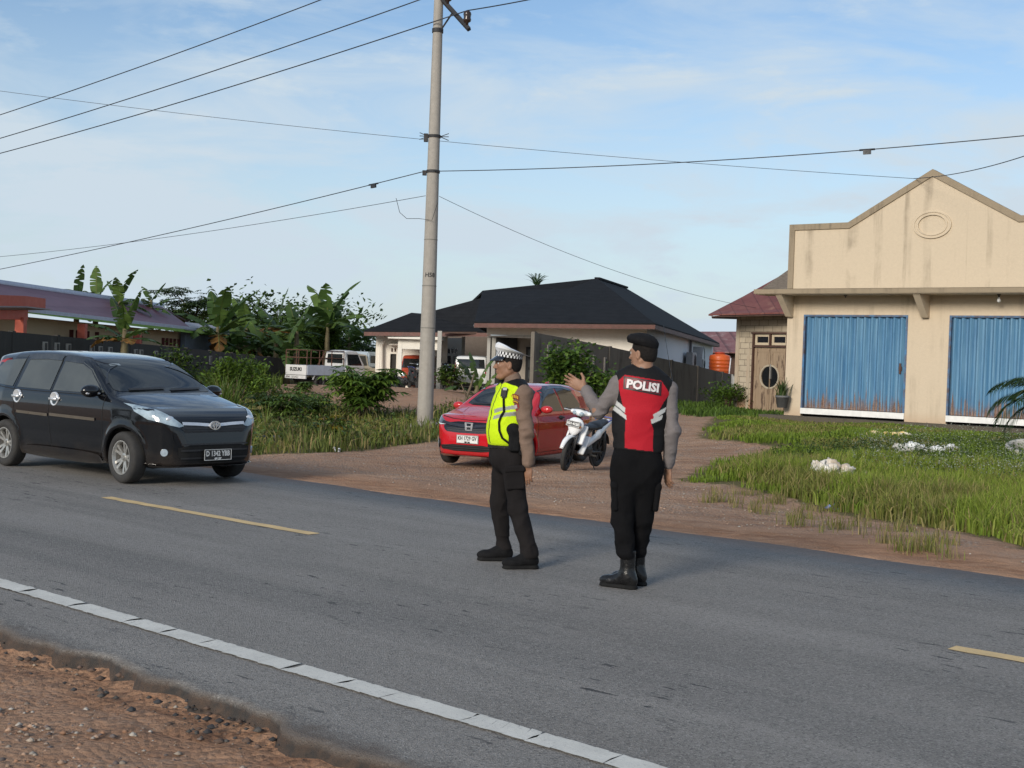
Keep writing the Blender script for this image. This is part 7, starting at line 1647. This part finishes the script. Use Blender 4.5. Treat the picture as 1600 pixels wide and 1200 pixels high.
    b = MB(); b.lathe([(.156, .915), (.160, .92), (.160, .965), (.156, .97)], 36, Matrix.Translation((-.062, 0, 0)) @ Matrix.Diagonal((1, .92, 1, 1)), closed=True); b.build('belt', LEATHER, root)
    # trousers
    s = SDF((-.34, -.3, .06), (.26, .34, .99), .006); s.cap((-.062, 0, .95), (-.06, 0, .86), .142, .150, .05, sq=(1, .98, 1))
    for a, b_, c in ((hpL, knL, anL), (hpR, knR, anR)):
        s.cap(a, b_, .094, .067, .035); e = c + V3(0, 0, .03); s.cap(b_, e, .071, .062, .03); s.cap(e, e - V3(-.004, 0, .02), .062, .063, .02)
    s.ell((.015, -.06, .86), (.085, .09, .11), .03); s.put((-.4, -.4, .04), (.3, .4, .12), lambda X, Y, Z: .085 - Z + 0 * X + 0 * Y, .006, 'int')
    tr = cloth('trousers', s, CLOTH, root, lambda P, N_: V3(.018, .016, .0165)[None] * (1 + .3 * vnoise(P, 12, 6)[:, None]), .014, (8, 8, 6), .003, 42, lambda P: .5 + .6 * np.exp(-((P[:, 2] - .40) / .14) ** 2) + .5 * (P[:, 2] < .2))
    q = hpL * .62 + knL * .38 + V3(.005, -.085, 0); s = SDF(q - V3(.12, .08, .14), q + V3(.12, .08, .14), .006); s.box(q, (.15, .035, .17), .014, 0, M=Matrix.Rotation(R(-6), 3, 'Y')); s.box(q + V3(-.002, -.010, .075), (.16, .035, .05), .012, .006, M=Matrix.Rotation(R(-6), 3, 'Y')); cloth('cargo_pocket', s, CLOTH, tr, V3(.015, .0135, .014), .005, (8, 8, 12), .001, 15)
    shoe(root, 'shoe', anL, (-.97, -.22, 0), .285, 0, mat=FABK, wid=.052); shoe(root, 'shoe', anR, (-.99, -.10, 0), .285, 0, mat=FABK, wid=.052)
    # peaked cap
    fv, l, u = head_frame(f + Vector((0, 0, -.04))); c = Vector(hd) + u * .058; cap = empty('peaked_cap', c, 0); cap.parent = root; n = 48
    tilt = Matrix.Rotation(R(-7), 3, l)
    def ringp(a_f, a_b, w_, h, lift=0.0, fo=-.010): 
        o = []
        for k in range(n):
            q = 2 * math.pi * k / n; cx = math.cos(q); v = fv * (fo + (a_f if cx > 0 else a_b) * cx) + l * (w_ * math.sin(q)) + u * (h + lift * cx); o.append(tilt @ v)
        return o
    r0, r1_, r2_ = ringp(.107, .100, .086, .0), ringp(.108, .104, .089, .019), ringp(.108, .108, .092, .038, .004)
    b = MB(); k0 = 0
    for ra, rb, par in ((r0, r1_, 0), (r1_, r2_, 1)):
        for k in range(n): b.quad(ra[k], ra[(k + 1) % n], rb[(k + 1) % n], rb[k], ((k // 1) + par) % 2)
    b.build('checkered_band', [WHITECAP, BLACKP], cap, fixn=True)
    b = MB(); rr = [ringp(.1085, .1085, .0925, .039, .004), ringp(.124, .152, .127, .053, .018), ringp(.122, .168, .140, .064, .034), ringp(.104, .146, .12, .072, .040), ringp(.060, .088, .07, .075, .026), ringp(.02, .03, .02, .075, .008)]
    for a, c_ in zip(rr[:-1], rr[1:]):
        for k in range(n): b.quad(a[k], a[(k + 1) % n], c_[(k + 1) % n], c_[k])
    b.add(rr[-1], [tuple(range(n))]); b.build('crown', WHITECAP, cap, True)
    b = MB(); V = []; m = 16
    for j in range(5):
        for k in range(m + 1):
            q = (k / m - .5) * 2.3; t = j / 4; rad_ = 1 + t * .42 * math.cos(q * .62); V.append(tilt @ (fv * (-.010 + .107 * math.cos(q) * rad_) + l * (.088 * math.sin(q) * (1 + t * .12)) + u * (.003 - .036 * t * math.cos(q * .8) - .006 * t)))
    V += [v - u * .005 for v in V]; o5 = 5 * (m + 1)
    for j in range(4):
        for k in range(m): a = j * (m + 1) + k; b.f += [(a, a + 1, a + m + 2, a + m + 1), (o5 + a, o5 + a + m + 1, o5 + a + m + 2, o5 + a + 1)]; b.mi += [0, 0]
    for k in range(m): a = 4 * (m + 1) + k; b.f.append((a, a + 1, o5 + a + 1, o5 + a)); b.mi.append(0)
    b.v = [tuple(v) for v in V]; b.c = [(1, 1, 1)] * len(V); b.build('visor', PATENT, cap, True)
    return root
officer_side()
# ================================================================== MOTORCYCLES, TRUCKS AND OTHER VEHICLES
SEATK = pm('black_seat_vinyl', (.016, .016, .017), rough=.5); ENG = pm('grey_engine_casting', (.07, .07, .07), rough=.5, metal=.5); WHITEM = paint('white_motorcycle_plastic', (.76, .77, .78), .25)
def motorcycle(front, rear, label, main, plate_txt, steer=0.0, group=None, lean=6.0):
    front = Vector(front); rear = Vector(rear); hd = (front - rear); hd.z = 0; hd.normalize(); c = (front + rear) / 2; c.z = min(front.z, rear.z)
    root = empty('motorcycle', c, math.atan2(hd.y, hd.x), label, 'motorcycle', group); root.rotation_euler = (R(-lean), 0, root.rotation_euler.z)
    wb = .62; r = .285
    for x, w, st in ((wb, .075, steer), (-wb, .085, 0)): wheel(root, x, 0, r, w, 1, 5, BLKPL, st, rr=.76)
    b = MB(); 
    for sg in (1, -1): b = MB(); b.tube([(wb, sg * .075, r), (wb - .10, sg * .075, .56), (wb - .20, sg * .055, .80)], [.022, .026, .022], 8); b.build('fork', BLKPL, root, True)
    # front mudguard
    b = MB(); n = 14; V = []
    for i in range(n + 1):
        a = R(20 + 130 * i / n)
        for k in range(7):
            q = (k / 6 - .5) * 2; rr_ = r + .045 - .03 * q * q; V.append((wb + math.cos(a) * rr_, q * .055 * (.55 + .45 * math.sin(math.pi * (i + 1) / (n + 2))), r + math.sin(a) * rr_))
    b.add(V, [(i * 7 + k, i * 7 + k + 1, i * 7 + k + 8, i * 7 + k + 7) for i in range(n) for k in range(6)]); o = b.build('mudguard', main, root, True); m = o.modifiers.new('thick', 'SOLIDIFY'); m.thickness = .006
    # front cowl with number plate, leg shield, handlebar cover
    s = SDF((.02, -.32, .20), (.75, .32, 1.12), .009)
    s.ell((.50, 0, .78), (.085, .150, .125), 0); s.ell((.535, 0, .70), (.06, .10, .10), .03); s.box((.40, 0, .62), (.05, .34, .34), .024, .05, M=Matrix.Rotation(R(-24), 3, 'Y')); s.box((.27, .115, .44), (.05, .12, .36), .022, .04, M=Matrix.Rotation(R(-34), 3, 'Y')); s.box((.27, -.115, .44), (.05, .12, .36), .022, .04, M=Matrix.Rotation(R(-34), 3, 'Y'))
    s.ell((.30, 0, .40), (.10, .085, .20), .02, 'sub'); sdfobj('leg_shield', s, main, root)
    s = SDF((.15, -.32, .84), (.60, .32, 1.12), .009); s.ell((.40, 0, .985), (.10, .125, .065), 0); s.cap((.37, -.16, .985), (.37, .16, .985), .035, .035, .04); sdfobj('handlebar_cover', s, main, root)
    b = MB(); b.tube([(.26, -.33, .99), (.34, -.20, 1.0), (.38, 0, 1.0), (.34, .20, 1.0), (.26, .33, .99)], .013, 8); hb = b.build('handlebar', BLKPL, root, True)
    for sg in (1, -1):
        b = MB(); b.tube([(.255, sg * .345, .989), (.315, sg * .24, .997)], .021, 8); b.build('grip', RUBBER, hb, True); b = MB(); b.tube([(.35, sg * .20, .99), (.31, sg * .35, .985)], .007, 5); b.build('brake_lever', CHROME, hb)
        b = MB(); b.ell((.478, sg * .062, .975), (.035, .045, .033)); b.build('headlight', LAMPG, root, True)
        b = MB(); b.ell((.575, sg * .11, .765), (.02, .035, .022)); b.build('indicator', pm('amber_lens', (.45, .16, .03), rough=.2, coat=.5), root, True)
    b = MB(); b.box((.40, 0, 1.04), (.11, .17, .025), Matrix.Rotation(R(-20), 3, 'Y')); b.build('instrument_panel', BLKPL, root, bevel=.008)
    e = plate(root, .605, .80, .25, .10, PLATEK, INKW, plate_txt, .055); e.rotation_euler = (0, R(-14), 0)
    # body side panels, seat, tail
    s = SDF((-.95, -.26, .36), (.22, .26, .98), .009)
    for sg in (1, -1): s.cap((.12, sg * .11, .46), (-.25, sg * .115, .60), .055, .075, .04, sq=(1, .6, 1)); s.cap((-.25, sg * .115, .62), (-.78, sg * .07, .80), .075, .045, .04, sq=(1, .6, 1))
    s.cap((-.5, 0, .70), (-.84, 0, .80), .06, .045, .03); sdfobj('side_panel', s, main, root)
    s = SDF((-.80, -.22, .58), (.20, .22, .94), .009); s.cap((.06, 0, .72), (-.30, 0, .725), .085, .125, .05, sq=(1, 1, .5)); s.cap((-.30, 0, .745), (-.66, 0, .80), .125, .095, .05, sq=(1, 1, .5)); sdfobj('seat', s, SEATK, root)
    b = MB(); b.tube([(-.56, -.13, .83), (-.80, -.11, .87), (-.86, 0, .87), (-.80, .11, .87), (-.56, .13, .83)], .013, 6); b.build('grab_rail', pm('blue_grey_rail', (.08, .10, .30), rough=.4), root, True)
    b = MB(); b.ell((-.87, 0, .79), (.03, .07, .035)); b.build('tail_light', REDLAMP, root, True)
    s = SDF((-.80, -.28, .12), (.30, .28, .62), .010); s.box((.02, 0, .34), (.30, .20, .20), .03, 0); s.cap((.10, 0, .36), (.26, 0, .38), .075, .065, .03); s.box((.0, .10, .31), (.22, .06, .16), .03, .02); s.cap((-.05, .07, .30), (-.60, .08, .28), .03, .022, .02); s.cap((-.05, -.07, .30), (-.60, -.08, .28), .028, .022, .02); sdfobj('engine', s, ENG, root)
    b = MB(); b.tube([(.10, -.10, .28), (-.10, -.15, .20), (-.35, -.17, .26), (-.45, -.17, .30), (-.82, -.17, .40)], [.016, .018, .025, .048, .042], 12); b.build('exhaust', BLKPL, root, True)
    b = MB(); n = 10; V = []
    for i in range(n + 1):
        a = R(40 + 120 * i / n)
        for k in range(5): q = (k / 4 - .5) * 2; V.append((-wb + math.cos(a) * (r + .05), q * .06, r + math.sin(a) * (r + .05)))
    b.add(V, [(i * 5 + k, i * 5 + k + 1, i * 5 + k + 6, i * 5 + k + 5) for i in range(n) for k in range(4)]); o = b.build('rear_mudguard', BLKPL, root, True); m = o.modifiers.new('thick', 'SOLIDIFY'); m.thickness = .006
    b = MB(); b.tube([(-.05, .10, .26), (-.12, .22, .02)], .012, 6); b.build('side_stand', BLKPL, root)
    for sg in (1, -1): b = MB(); b.tube([(-.60, sg * .10, .30), (-.52, sg * .11, .66)], .028, 8); b.build('shock_absorber', ENG, root, True); 
    for sg in (1, -1): b = MB(); b.tube([(.08, sg * .10, .28), (.08, sg * .30, .28)], .016, 6); b.build('foot_peg', RUBBER, root)
    return root
MF = on_g(882, 735); motorcycle(MF, MF + Vector((math.sin(R(28)), math.cos(R(28)), 0)) * 1.24, 'white step-through motorcycle parked between the red car and the beret wearer', WHITEM, 'KH 4125', steer=R(10), lean=9)
motorcycle(at(651, 607, 52), at(640, 605, 53.0), 'black motorcycle parked in front of the orange red van', BLKPL, 'KH 3310', group='motorcycles by the house', lean=5)
motorcycle(at(693, 606, 54), at(697, 605, 55.2), 'black motorcycle standing in shade beside the carport column', BLKPL, 'KH 2874', group='motorcycles by the house', lean=5)

# ------------------------------------------------------------------ boxy small vehicles near the house
def boxcar(name, p, hd, label, cat, side, W, H, wheels, r, mat, wins, fl=0.0, h=.028, tail=None, lamps=None, plate_=None, plx=None, front=True, sec=None, pf=None):
    xs = [q[0] for q in side]; L0, L1 = min(xs), max(xs)
    root = car_root(name, p, hd, label, cat)
    sec = sec or [(.1, W * .86), (.3, W * .96), (.6, W), (.95, W * .985), (H * .62, W * .95), (H, W * .80)]; pf = pf or [(L0 - .05, .10), (L0 + .25, .0), (L1 - .5, .0), (L1 - .15, .05), (L1 + .05, .16)]
    s = body_sdf(side, sec, pf, None, L0, L1, W + .03, H, wheels, r + .05, h, .06, fl)
    body = sdfobj('body', s, [mat, WELL], root, matfn=lambda q: ((np.min([np.hypot(q[:, 0] - wx, q[:, 2] - wr) for wx, wr in wheels], 0) < r + .045) & (np.abs(q[:, 1]) < W - .04)).astype(int)); P = Proj(body)
    for nm, view, poly in wins: P.patch(nm, poly, view, GLASSC, root, .008, .06)
    for nm, view, poly, mt in (lamps or []): P.patch(nm, poly, view, mt, root, .010, .05)
    for wx, wr in wheels:
        for sg in (1, -1): wheel(root, wx, sg * (W - .10), r, .17, sg, 6, ALLOY)
    if plate_:
        fx, z, txt, mt, ink = plate_; f = 1 if fx > 0 else -1; q = P.hit((9 * f, 0, z), (-f, 0, 0))[0]; plate(root, q.x + f * .02, z, .40, .13, mt, ink, txt, .08, face=f)
    return root, P
# red van under the portico, nose to the road
p = at(657, 606, 56.6); p.z = .13
vs = soft([(1.62, .22), (1.68, .35), (1.67, .80), (1.58, .98), (1.30, 1.52), (1.10, 1.60), (-1.5, 1.62), (-1.62, 1.5), (-1.66, .4), (-1.6, .22)], 1)
_, Pv = boxcar('van', p, Vector((-.10, -1, 0)), 'orange red small van standing under the house portico behind the pole', 'van', vs, .72, 1.62, [(1.0, .28), (-1.0, .28)], .28, ORANGEVAN,
    [('windscreen', 'F', [(-.58, 1.02), (.58, 1.02), (.54, 1.42), (-.54, 1.42)]), ('side_window', 'L', [(.95, 1.02), (-1.3, 1.02), (-1.3, 1.42), (.85, 1.42)]), ('side_window', 'R', [(.95, 1.02), (-1.3, 1.02), (-1.3, 1.42), (.85, 1.42)])],
    lamps=[('headlight', 'F', [(-.60, .66), (-.42, .66), (-.42, .80), (-.60, .80)], LAMPG), ('headlight', 'F', [(.42, .66), (.60, .66), (.60, .80), (.42, .80)], LAMPG), ('bumper', 'F', [(-.64, .28), (.64, .28), (.64, .42), (-.64, .42)], BLKPL)], plate_=(1, .52, 'KH 8021', PLATEK, INKW))
# white wagon seen from behind
p = at(741, 606, 55.0); p.z = .13
sv = soft([(1.95, .28), (2.0, .6), (1.85, .92), (1.0, 1.05), (.45, 1.55), (-.1, 1.66), (-1.75, 1.64), (-1.95, 1.5), (-2.05, 1.05), (-2.08, .5), (-2.0, .30)], 1)
boxcar('wagon', p, Vector((.06, 1, 0)), 'white wagon seen from behind, parked in the carport beside the young banana', 'car', sv, .76, 1.66, [(1.25, .32), (-1.25, .32)], .32, WHITECAR,
    [('rear_window', 'B', [(-.60, 1.10), (.60, 1.10), (.55, 1.48), (-.55, 1.48)]), ('side_window', 'L', [(.6, 1.08), (-1.6, 1.08), (-1.6, 1.45), (.3, 1.48)]), ('side_window', 'R', [(.6, 1.08), (-1.6, 1.08), (-1.6, 1.45), (.3, 1.48)])],
    lamps=[('tail_light', 'B', [(.60, .85), (.74, .85), (.72, 1.35), (.62, 1.35)], REDLAMP), ('tail_light', 'B', [(-.60, .85), (-.62, 1.35), (-.72, 1.35), (-.74, .85)], REDLAMP), ('rear_bumper', 'B', [(-.70, .32), (.70, .32), (.70, .50), (-.70, .50)], BLKPL)], plate_=(-1, .88, 'KH 1185', PLATEK, INKW))
# old off-white pickup facing the road, beside the tailgate of the other
p = at(549, 606, 60.0); p.z = .13
so_ = soft([(1.58, .40), (1.62, .60), (1.60, .86), (1.50, .98), (.95, 1.04), (.72, 1.50), (.55, 1.56), (-.35, 1.57), (-.45, 1.45), (-.48, .95), (-1.55, .93), (-1.6, .45)], 1)
orx, Po = boxcar('old_pickup', p, Vector((-.55, -.83, 0)), 'old rusty white pickup with bull bar facing the road, half behind the cassava', 'pickup', so_, .70, 1.57, [(1.02, .31), (-1.02, .31)], .31, pm('weathered_cream_paint', (.62, .58, .50), (.42, .36, .28), 3, .55),
    [('windscreen', 'F', [(-.56, 1.08), (.56, 1.08), (.50, 1.46), (-.50, 1.46)]), ('side_window', 'L', [(.80, 1.02), (.60, 1.46), (-.25, 1.47), (-.30, 1.02)]), ('side_window', 'R', [(.80, 1.02), (.60, 1.46), (-.25, 1.47), (-.30, 1.02)])],
    lamps=[('grille', 'F', [(-.60, .72), (.60, .72), (.60, .90), (-.60, .90)], BLKPL), ('headlight', 'F', [(-.56, .75), (-.40, .75), (-.40, .88), (-.56, .88)], LAMPG), ('headlight', 'F', [(.40, .75), (.56, .75), (.56, .88), (.40, .88)], LAMPG)], plate_=(1, .62, 'KH 9320', PLATEW, INKK))
RUST = pm('rusty_iron_bar', (.14, .06, .035), (.06, .035, .028), 12, .85)
b = MB(); b.box((1.66, 0, .48), (.10, 1.36, .18)); b.build('bumper', RUST, orx, bevel=.02)
for sg in (1, -1): b = MB(); b.tube([(1.66, sg * .62, .5), (1.66, sg * .62, 1.0), (1.2, sg * .66, 1.5), (.6, sg * .66, 1.64)], .035, 8); b.build('brush_bar', RUST, orx)
b = MB(); b.box((-.95, 0, 1.30), (1.15, 1.36, .75), taper=.86); b.build('canopy', pm('blue_grey_canopy', (.36, .43, .50), rough=.5), orx, bevel=.06)
b = MB(); b.box((-.95, .66, 1.32), (.8, .03, .35), Matrix.Rotation(R(-7), 3, 'X')); b.build('canopy_window', GLASSC, orx)
# white pickup with cage and lettered tailgate, tail to the road
def caged_pickup():
    pt = at(462, 603, 54.5); hd = Vector((.64, .77, 0)).normalized(); c = Vector((pt.x, pt.y, 0)) + hd * 1.75; c.z = Gz(c.x, c.y)
    root = car_root('caged_pickup', c, hd, 'white pickup with iron cargo cage and lettered tailgate, parked on the dirt bank', 'pickup'); WP = pm('dull_white_paint', (.66, .66, .65), (.56, .56, .55), 3, .45)
    x0, x1, w, zb, zt = -1.75, .35, .67, .56, .98
    b = MB(); b.box((x0, 0, (zb + zt) / 2), (.05, w * 2, zt - zb)); tg = b.build('tailgate', WP, root, bevel=.012)
    vs, fs = text_verts('SUZUKI', .20, .010, width=.76); m = MB(); m.add([(x0 - .029, -v.x, v.y + .80) for v in vs], fs); m.build('lettering', INKK, tg, fixn=False)
    for sg in (1, -1):
        b = MB(); b.box(((x0 + x1) / 2 + .027, sg * w, (zb + zt) / 2), (x1 - x0 - .004, .045, zt - zb)); b.build('side_panel', pm('pale_blue_white_paint', (.50, .55, .62), rough=.5), root, bevel=.01)
        b = MB(); b.box((x0 - .03, sg * .47, .47), (.04, .26, .09)); b.build('tail_light', REDLAMP, root, bevel=.01)
        for x in (-1.32, -.62): b = MB(); b.box((x, sg * .64, .47), (.05, .04, .22), Matrix.Rotation(R(24 if x < -1 else -24), 3, 'Y')); b.build('mudguard_stay', WP, root)
    b = MB(); b.box((x0 - .02, 0, .47), (.06, 1.32, .14)); b.build('rear_bumper', WP, root); plate(root, x0 - .065, .46, .40, .13, PLATEW, INKK, 'KH 8742', .08, face=-1)
    b = MB(); b.box((-.70, 0, .54), (2.1, 1.28, .05)); b.build('bed_floor', ENG, root)
    def bar(pts, nm='cage_bar'): b = MB(); b.tube(pts, .022, 6); b.build(nm, RUST, root)
    for x in (x0, -1.05, -.35, x1):
        for sg in (1, -1): bar([(x, sg * w, zt), (x, sg * w, 1.62)])
    bar([(x0, 0, zt), (x0, 0, 1.62)])
    for z in (1.30, 1.62):
        for sg in (1, -1): bar([(x0, sg * w, z), (x1, sg * w, z)])
        bar([(x0, -w, z), (x0, w, z)]); bar([(x1, -w, z), (x1, w, z)])
    side = soft([(.42, .45), (1.70, .40), (1.74, .75), (1.66, .95), (1.25, 1.62), (1.1, 1.68), (.55, 1.68), (.42, 1.6)], 1)
    s = body_sdf(side, [(.1, .66), (.4, .72), (.95, .73), (1.68, .62)], [(.4, 0), (1.5, 0), (1.76, .1)], None, .40, 1.76, .75, 1.7, [(1.15, .28)], .33, .03, .05, 0); cab = sdfobj('cab', s, WP, root); P = Proj(cab)
    P.patch('rear_window', [(-.5, 1.10), (.5, 1.10), (.47, 1.50), (-.47, 1.50)], 'B', GLASSC, cab, .008, .06)
    for vw in 'LR': P.patch('side_window', [(1.40, 1.02), (.55, 1.02), (.55, 1.50), (1.18, 1.50)], vw, GLASSC, cab, .008, .06)
    P.patch('windscreen', [(-.6, 1.05), (.6, 1.05), (.54, 1.5), (-.54, 1.5)], 'F', GLASSC, cab, .008, .06)
    for x in (1.15, -.98):
        for sg in (1, -1): wheel(root, x, sg * .62, .28, .17, sg, 6, ENG)
    b = MB(); b.box((-.3, 0, .38), (2.6, .7, .14)); b.build('chassis', WELL, root)
caged_pickup()
# ================================================================== SMALL THINGS
def crumple(name, p, dims, label, cat, cols, seed, amp=.05, mat=None, lumps=4, group=None):
    """a crumpled plastic sack as one soft folded body"""
    r = np.random.default_rng(seed); d = V3(*dims); s = SDF(-d * .75 - .06, d * .75 + .06, .013)
    for i in range(lumps + 3): c = (r.random(3) - .5) * d * V3(1.0, .8, .7); s.ell(c, d * V3(.26, .30, .30) * r.uniform(.5, 1.1), .02, M=Matrix.Rotation(r.uniform(0, 6), 3, 'Z') @ Matrix.Rotation(r.uniform(-.5, .5), 3, 'X'))
    P, Fq = s.mesh(2, 0); N_ = vnormals(P, Fq)
    n = 1 - 3.6 * np.abs(vnoise(P + .05 * vnoise(P, 9, seed)[:, None], 9, seed)); n2 = 1 - 3.6 * np.abs(vnoise(P, 21, seed + 1)); P = P + N_ * (amp * 1.5 * (n - .4) + amp * .7 * (n2 - .3))[:, None]; P[:, 2] = np.maximum(P[:, 2], -d[2] * .5)
    k = np.clip(.5 + 1.6 * vnoise(P, 6, seed + 2), 0, 1)[:, None]; C = V3(*cols[0]) * (1 - k) + V3(*cols[1]) * k
    o = npmesh(name, P, Fq, mat or vcol('crumpled_plastic', .35, .3, 60, .5, noise=.06), None, C, True); o.location = Vector(p) + Vector((0, 0, d[2] * .45)); return tag(o, label, cat, group)
W2 = [(.74, .73, .70), (.52, .47, .40)]
crumple('plastic_sack', on_g(1300, 757), (.55, .36, .40), 'crumpled white plastic sack standing in the tall roadside grass', 'sack', [(.78, .77, .74), (.50, .42, .33)], 3, .05)
crumple('plastic_sack', on_g(1330, 757), (.50, .30, .20), 'flattened end of white sacking just right of the standing sack', 'sack', W2, 4, .04, lumps=3)
crumple('plastic_sack', on_g(1407, 712), (.42, .35, .22), 'white plastic sack heap lying left in the flowering weeds', 'sack', W2, 5, .05)
crumple('plastic_sack', on_g(1456, 710), (.80, .30, .20), 'long pale twisted plastic sheet in the flowering weeds', 'plastic sheet', [(.78, .79, .78), (.62, .63, .62)], 6, .05, lumps=5)
crumple('cloth_sheet', on_g(1408, 683), (1.30, .5, .10), 'yellow and white cloth sheet lying flat on the lawn below the shutters', 'cloth', [(.80, .52, .04), (.75, .70, .58)], 7, .03, lumps=6)
crumple('plastic_wrapper', on_g(1302, 797), (.20, .10, .08), 'small crumpled blue wrapper at the foot of the roadside grass', 'wrapper', [(.08, .15, .42), (.20, .28, .55)], 8, .02, lumps=3)
crumple('plastic_cup', on_g(526, 706), (.12, .09, .09), 'little white plastic scrap at the edge of the left verge', 'litter', [(.75, .75, .75), (.6, .6, .6)], 9, .015, lumps=2)
crumple('tarpaulin_heap', at(613, 605, 53.5) + Vector((0, 0, -.1)), (1.1, .9, .55), 'black tarpaulin heap on the ground left of the portico post', 'tarpaulin', [(.02, .02, .022), (.04, .04, .042)], 10, .06)
crumple('tyre_scrap', on_g(424, 692), (.42, .3, .14), 'dark rubber scrap lying in the verge right of the black minivan', 'litter', [(.025, .028, .035), (.05, .055, .065)], 11, .03)
# concrete ring in the grass at the right edge
p = on_g(1606, 712); b = MB(); b.lathe([(.36, -.1), (.44, -.1), (.45, .20), (.43, .23), (.37, .23), (.355, .20)], 30, closed=True)
o = b.build('concrete_ring', plaster('ring_cement', (.42, .41, .38), (.2, .2, .17), .6, .4, 4), None, True); o.location = p; o.rotation_euler = (R(14), R(-6), 0); tag(o, 'grey concrete well ring lying in the weeds at the right edge', 'concrete ring')
# flower pot on the shop plinth
def pot():
    q = on_plane(1222, 637, SP0 + SN * .28, SN); root = empty('potted_plant', q, 0, 'spiky green plant in a grey pot on the shop plinth corner', 'potted plant'); b = MB(); b.lathe([(.001, 0), (.15, 0), (.20, .30), (.215, .30), (.215, .36), (.19, .36), (.18, .30), (.001, .28)], 20); b.build('pot', pm('grey_pot', (.09, .095, .10), (.14, .14, .14), 6, .8), root, True)
    r = np.random.default_rng(3); n = 44; V, Fq, C = blades_long(np.stack([r.normal(0, .06, n), r.normal(0, .06, n), np.full(n, .30)], -1), .45 + .28 * r.random(n), .05, 1.1, pick([(.07, .12, .03), (.11, .15, .045), (.14, .15, .07), (.05, .09, .025)], n, r), r); npmesh('leaves', V, Fq, LEAF, root, C)
pot()
# orange water tank behind the grey wall
def tank():
    c = at(1124, 584, 60.5); root = empty('water_tank', (c.x, c.y, 0), 0, 'orange plastic water tank standing above the end of the grey wall', 'water tank'); z0 = c.z; b = MB()
    ring = [(.001, z0)]; 
    ring += [(.47, z0), (.50, z0 + .03)]
    for k in range(4): z = z0 + .12 + k * .17; ring += [(.50, z), (.515, z + .015), (.515, z + .05), (.50, z + .065)]
    ring += [(.50, z0 + .80), (.46, z0 + .87), (.24, z0 + .93), (.22, z0 + .94), (.22, z0 + .99), (.001, z0 + 1.0)]
    b.lathe(ring, 36); b.build('tank_body', pm('orange_polyethylene', (.62, .115, .015), (.55, .085, .012), 2, .38), root, True)
    b = MB(); b.lathe([(.23, z0 + .95), (.25, z0 + .95), (.25, z0 + 1.0), (.10, z0 + 1.04), (.001, z0 + 1.04)], 24); b.build('lid', pm('red_lid', (.42, .05, .02), rough=.5), root, True)
    b = MB(); b.box((0, 0, z0 / 2 - .15), (1.1, 1.1, z0 + .296)); b.build('stand', CONC, root)
    b = MB(); b.tube([(.46, -.3, z0 + .75), (.40, -.42, z0 + .2), (.36, -.5, z0 - .4)], .028, 8); b.build('pipe', pm('white_pvc', (.7, .7, .7), rough=.4), root, True)
tank()
# timber leaning on the porch column
for k, (x0, x1, lab) in enumerate(((826, 838, 'longer of the two bare planks leaning at the right porch column'), (829, 843, 'shorter of the two bare planks leaning at the right porch column'))):
    a = at(x0, 606, 48.6); c = at(x1, 573 + 9 * k, 49.2); b = MB(); d = (c - a); b.box((a + c) / 2, (d.length, .05, .14), d.to_track_quat('X', 'Z').to_matrix()); tag(b.build('plank', pm('bare_plank', (.42, .36, .28), (.30, .25, .19), 8, .8)), lab, 'plank')
# dead branch standing in the bank beside the red car
a = on_g(722, 640); b = MB(); b.tube([a + Vector((0, 0, -.1)), a + Vector((.05, 0, .35)), a + Vector((.22, .05, .85)), a + Vector((.30, .1, 1.2))], [.05, .045, .035, .02], 7); b.tube([a + Vector((.12, 0, .55)), a + Vector((-.05, .05, .9))], [.03, .012], 6); tag(b.build('dead_stump', BARK, None, True), 'bare brown stump of a dead banana stem left of the red car', 'stump')
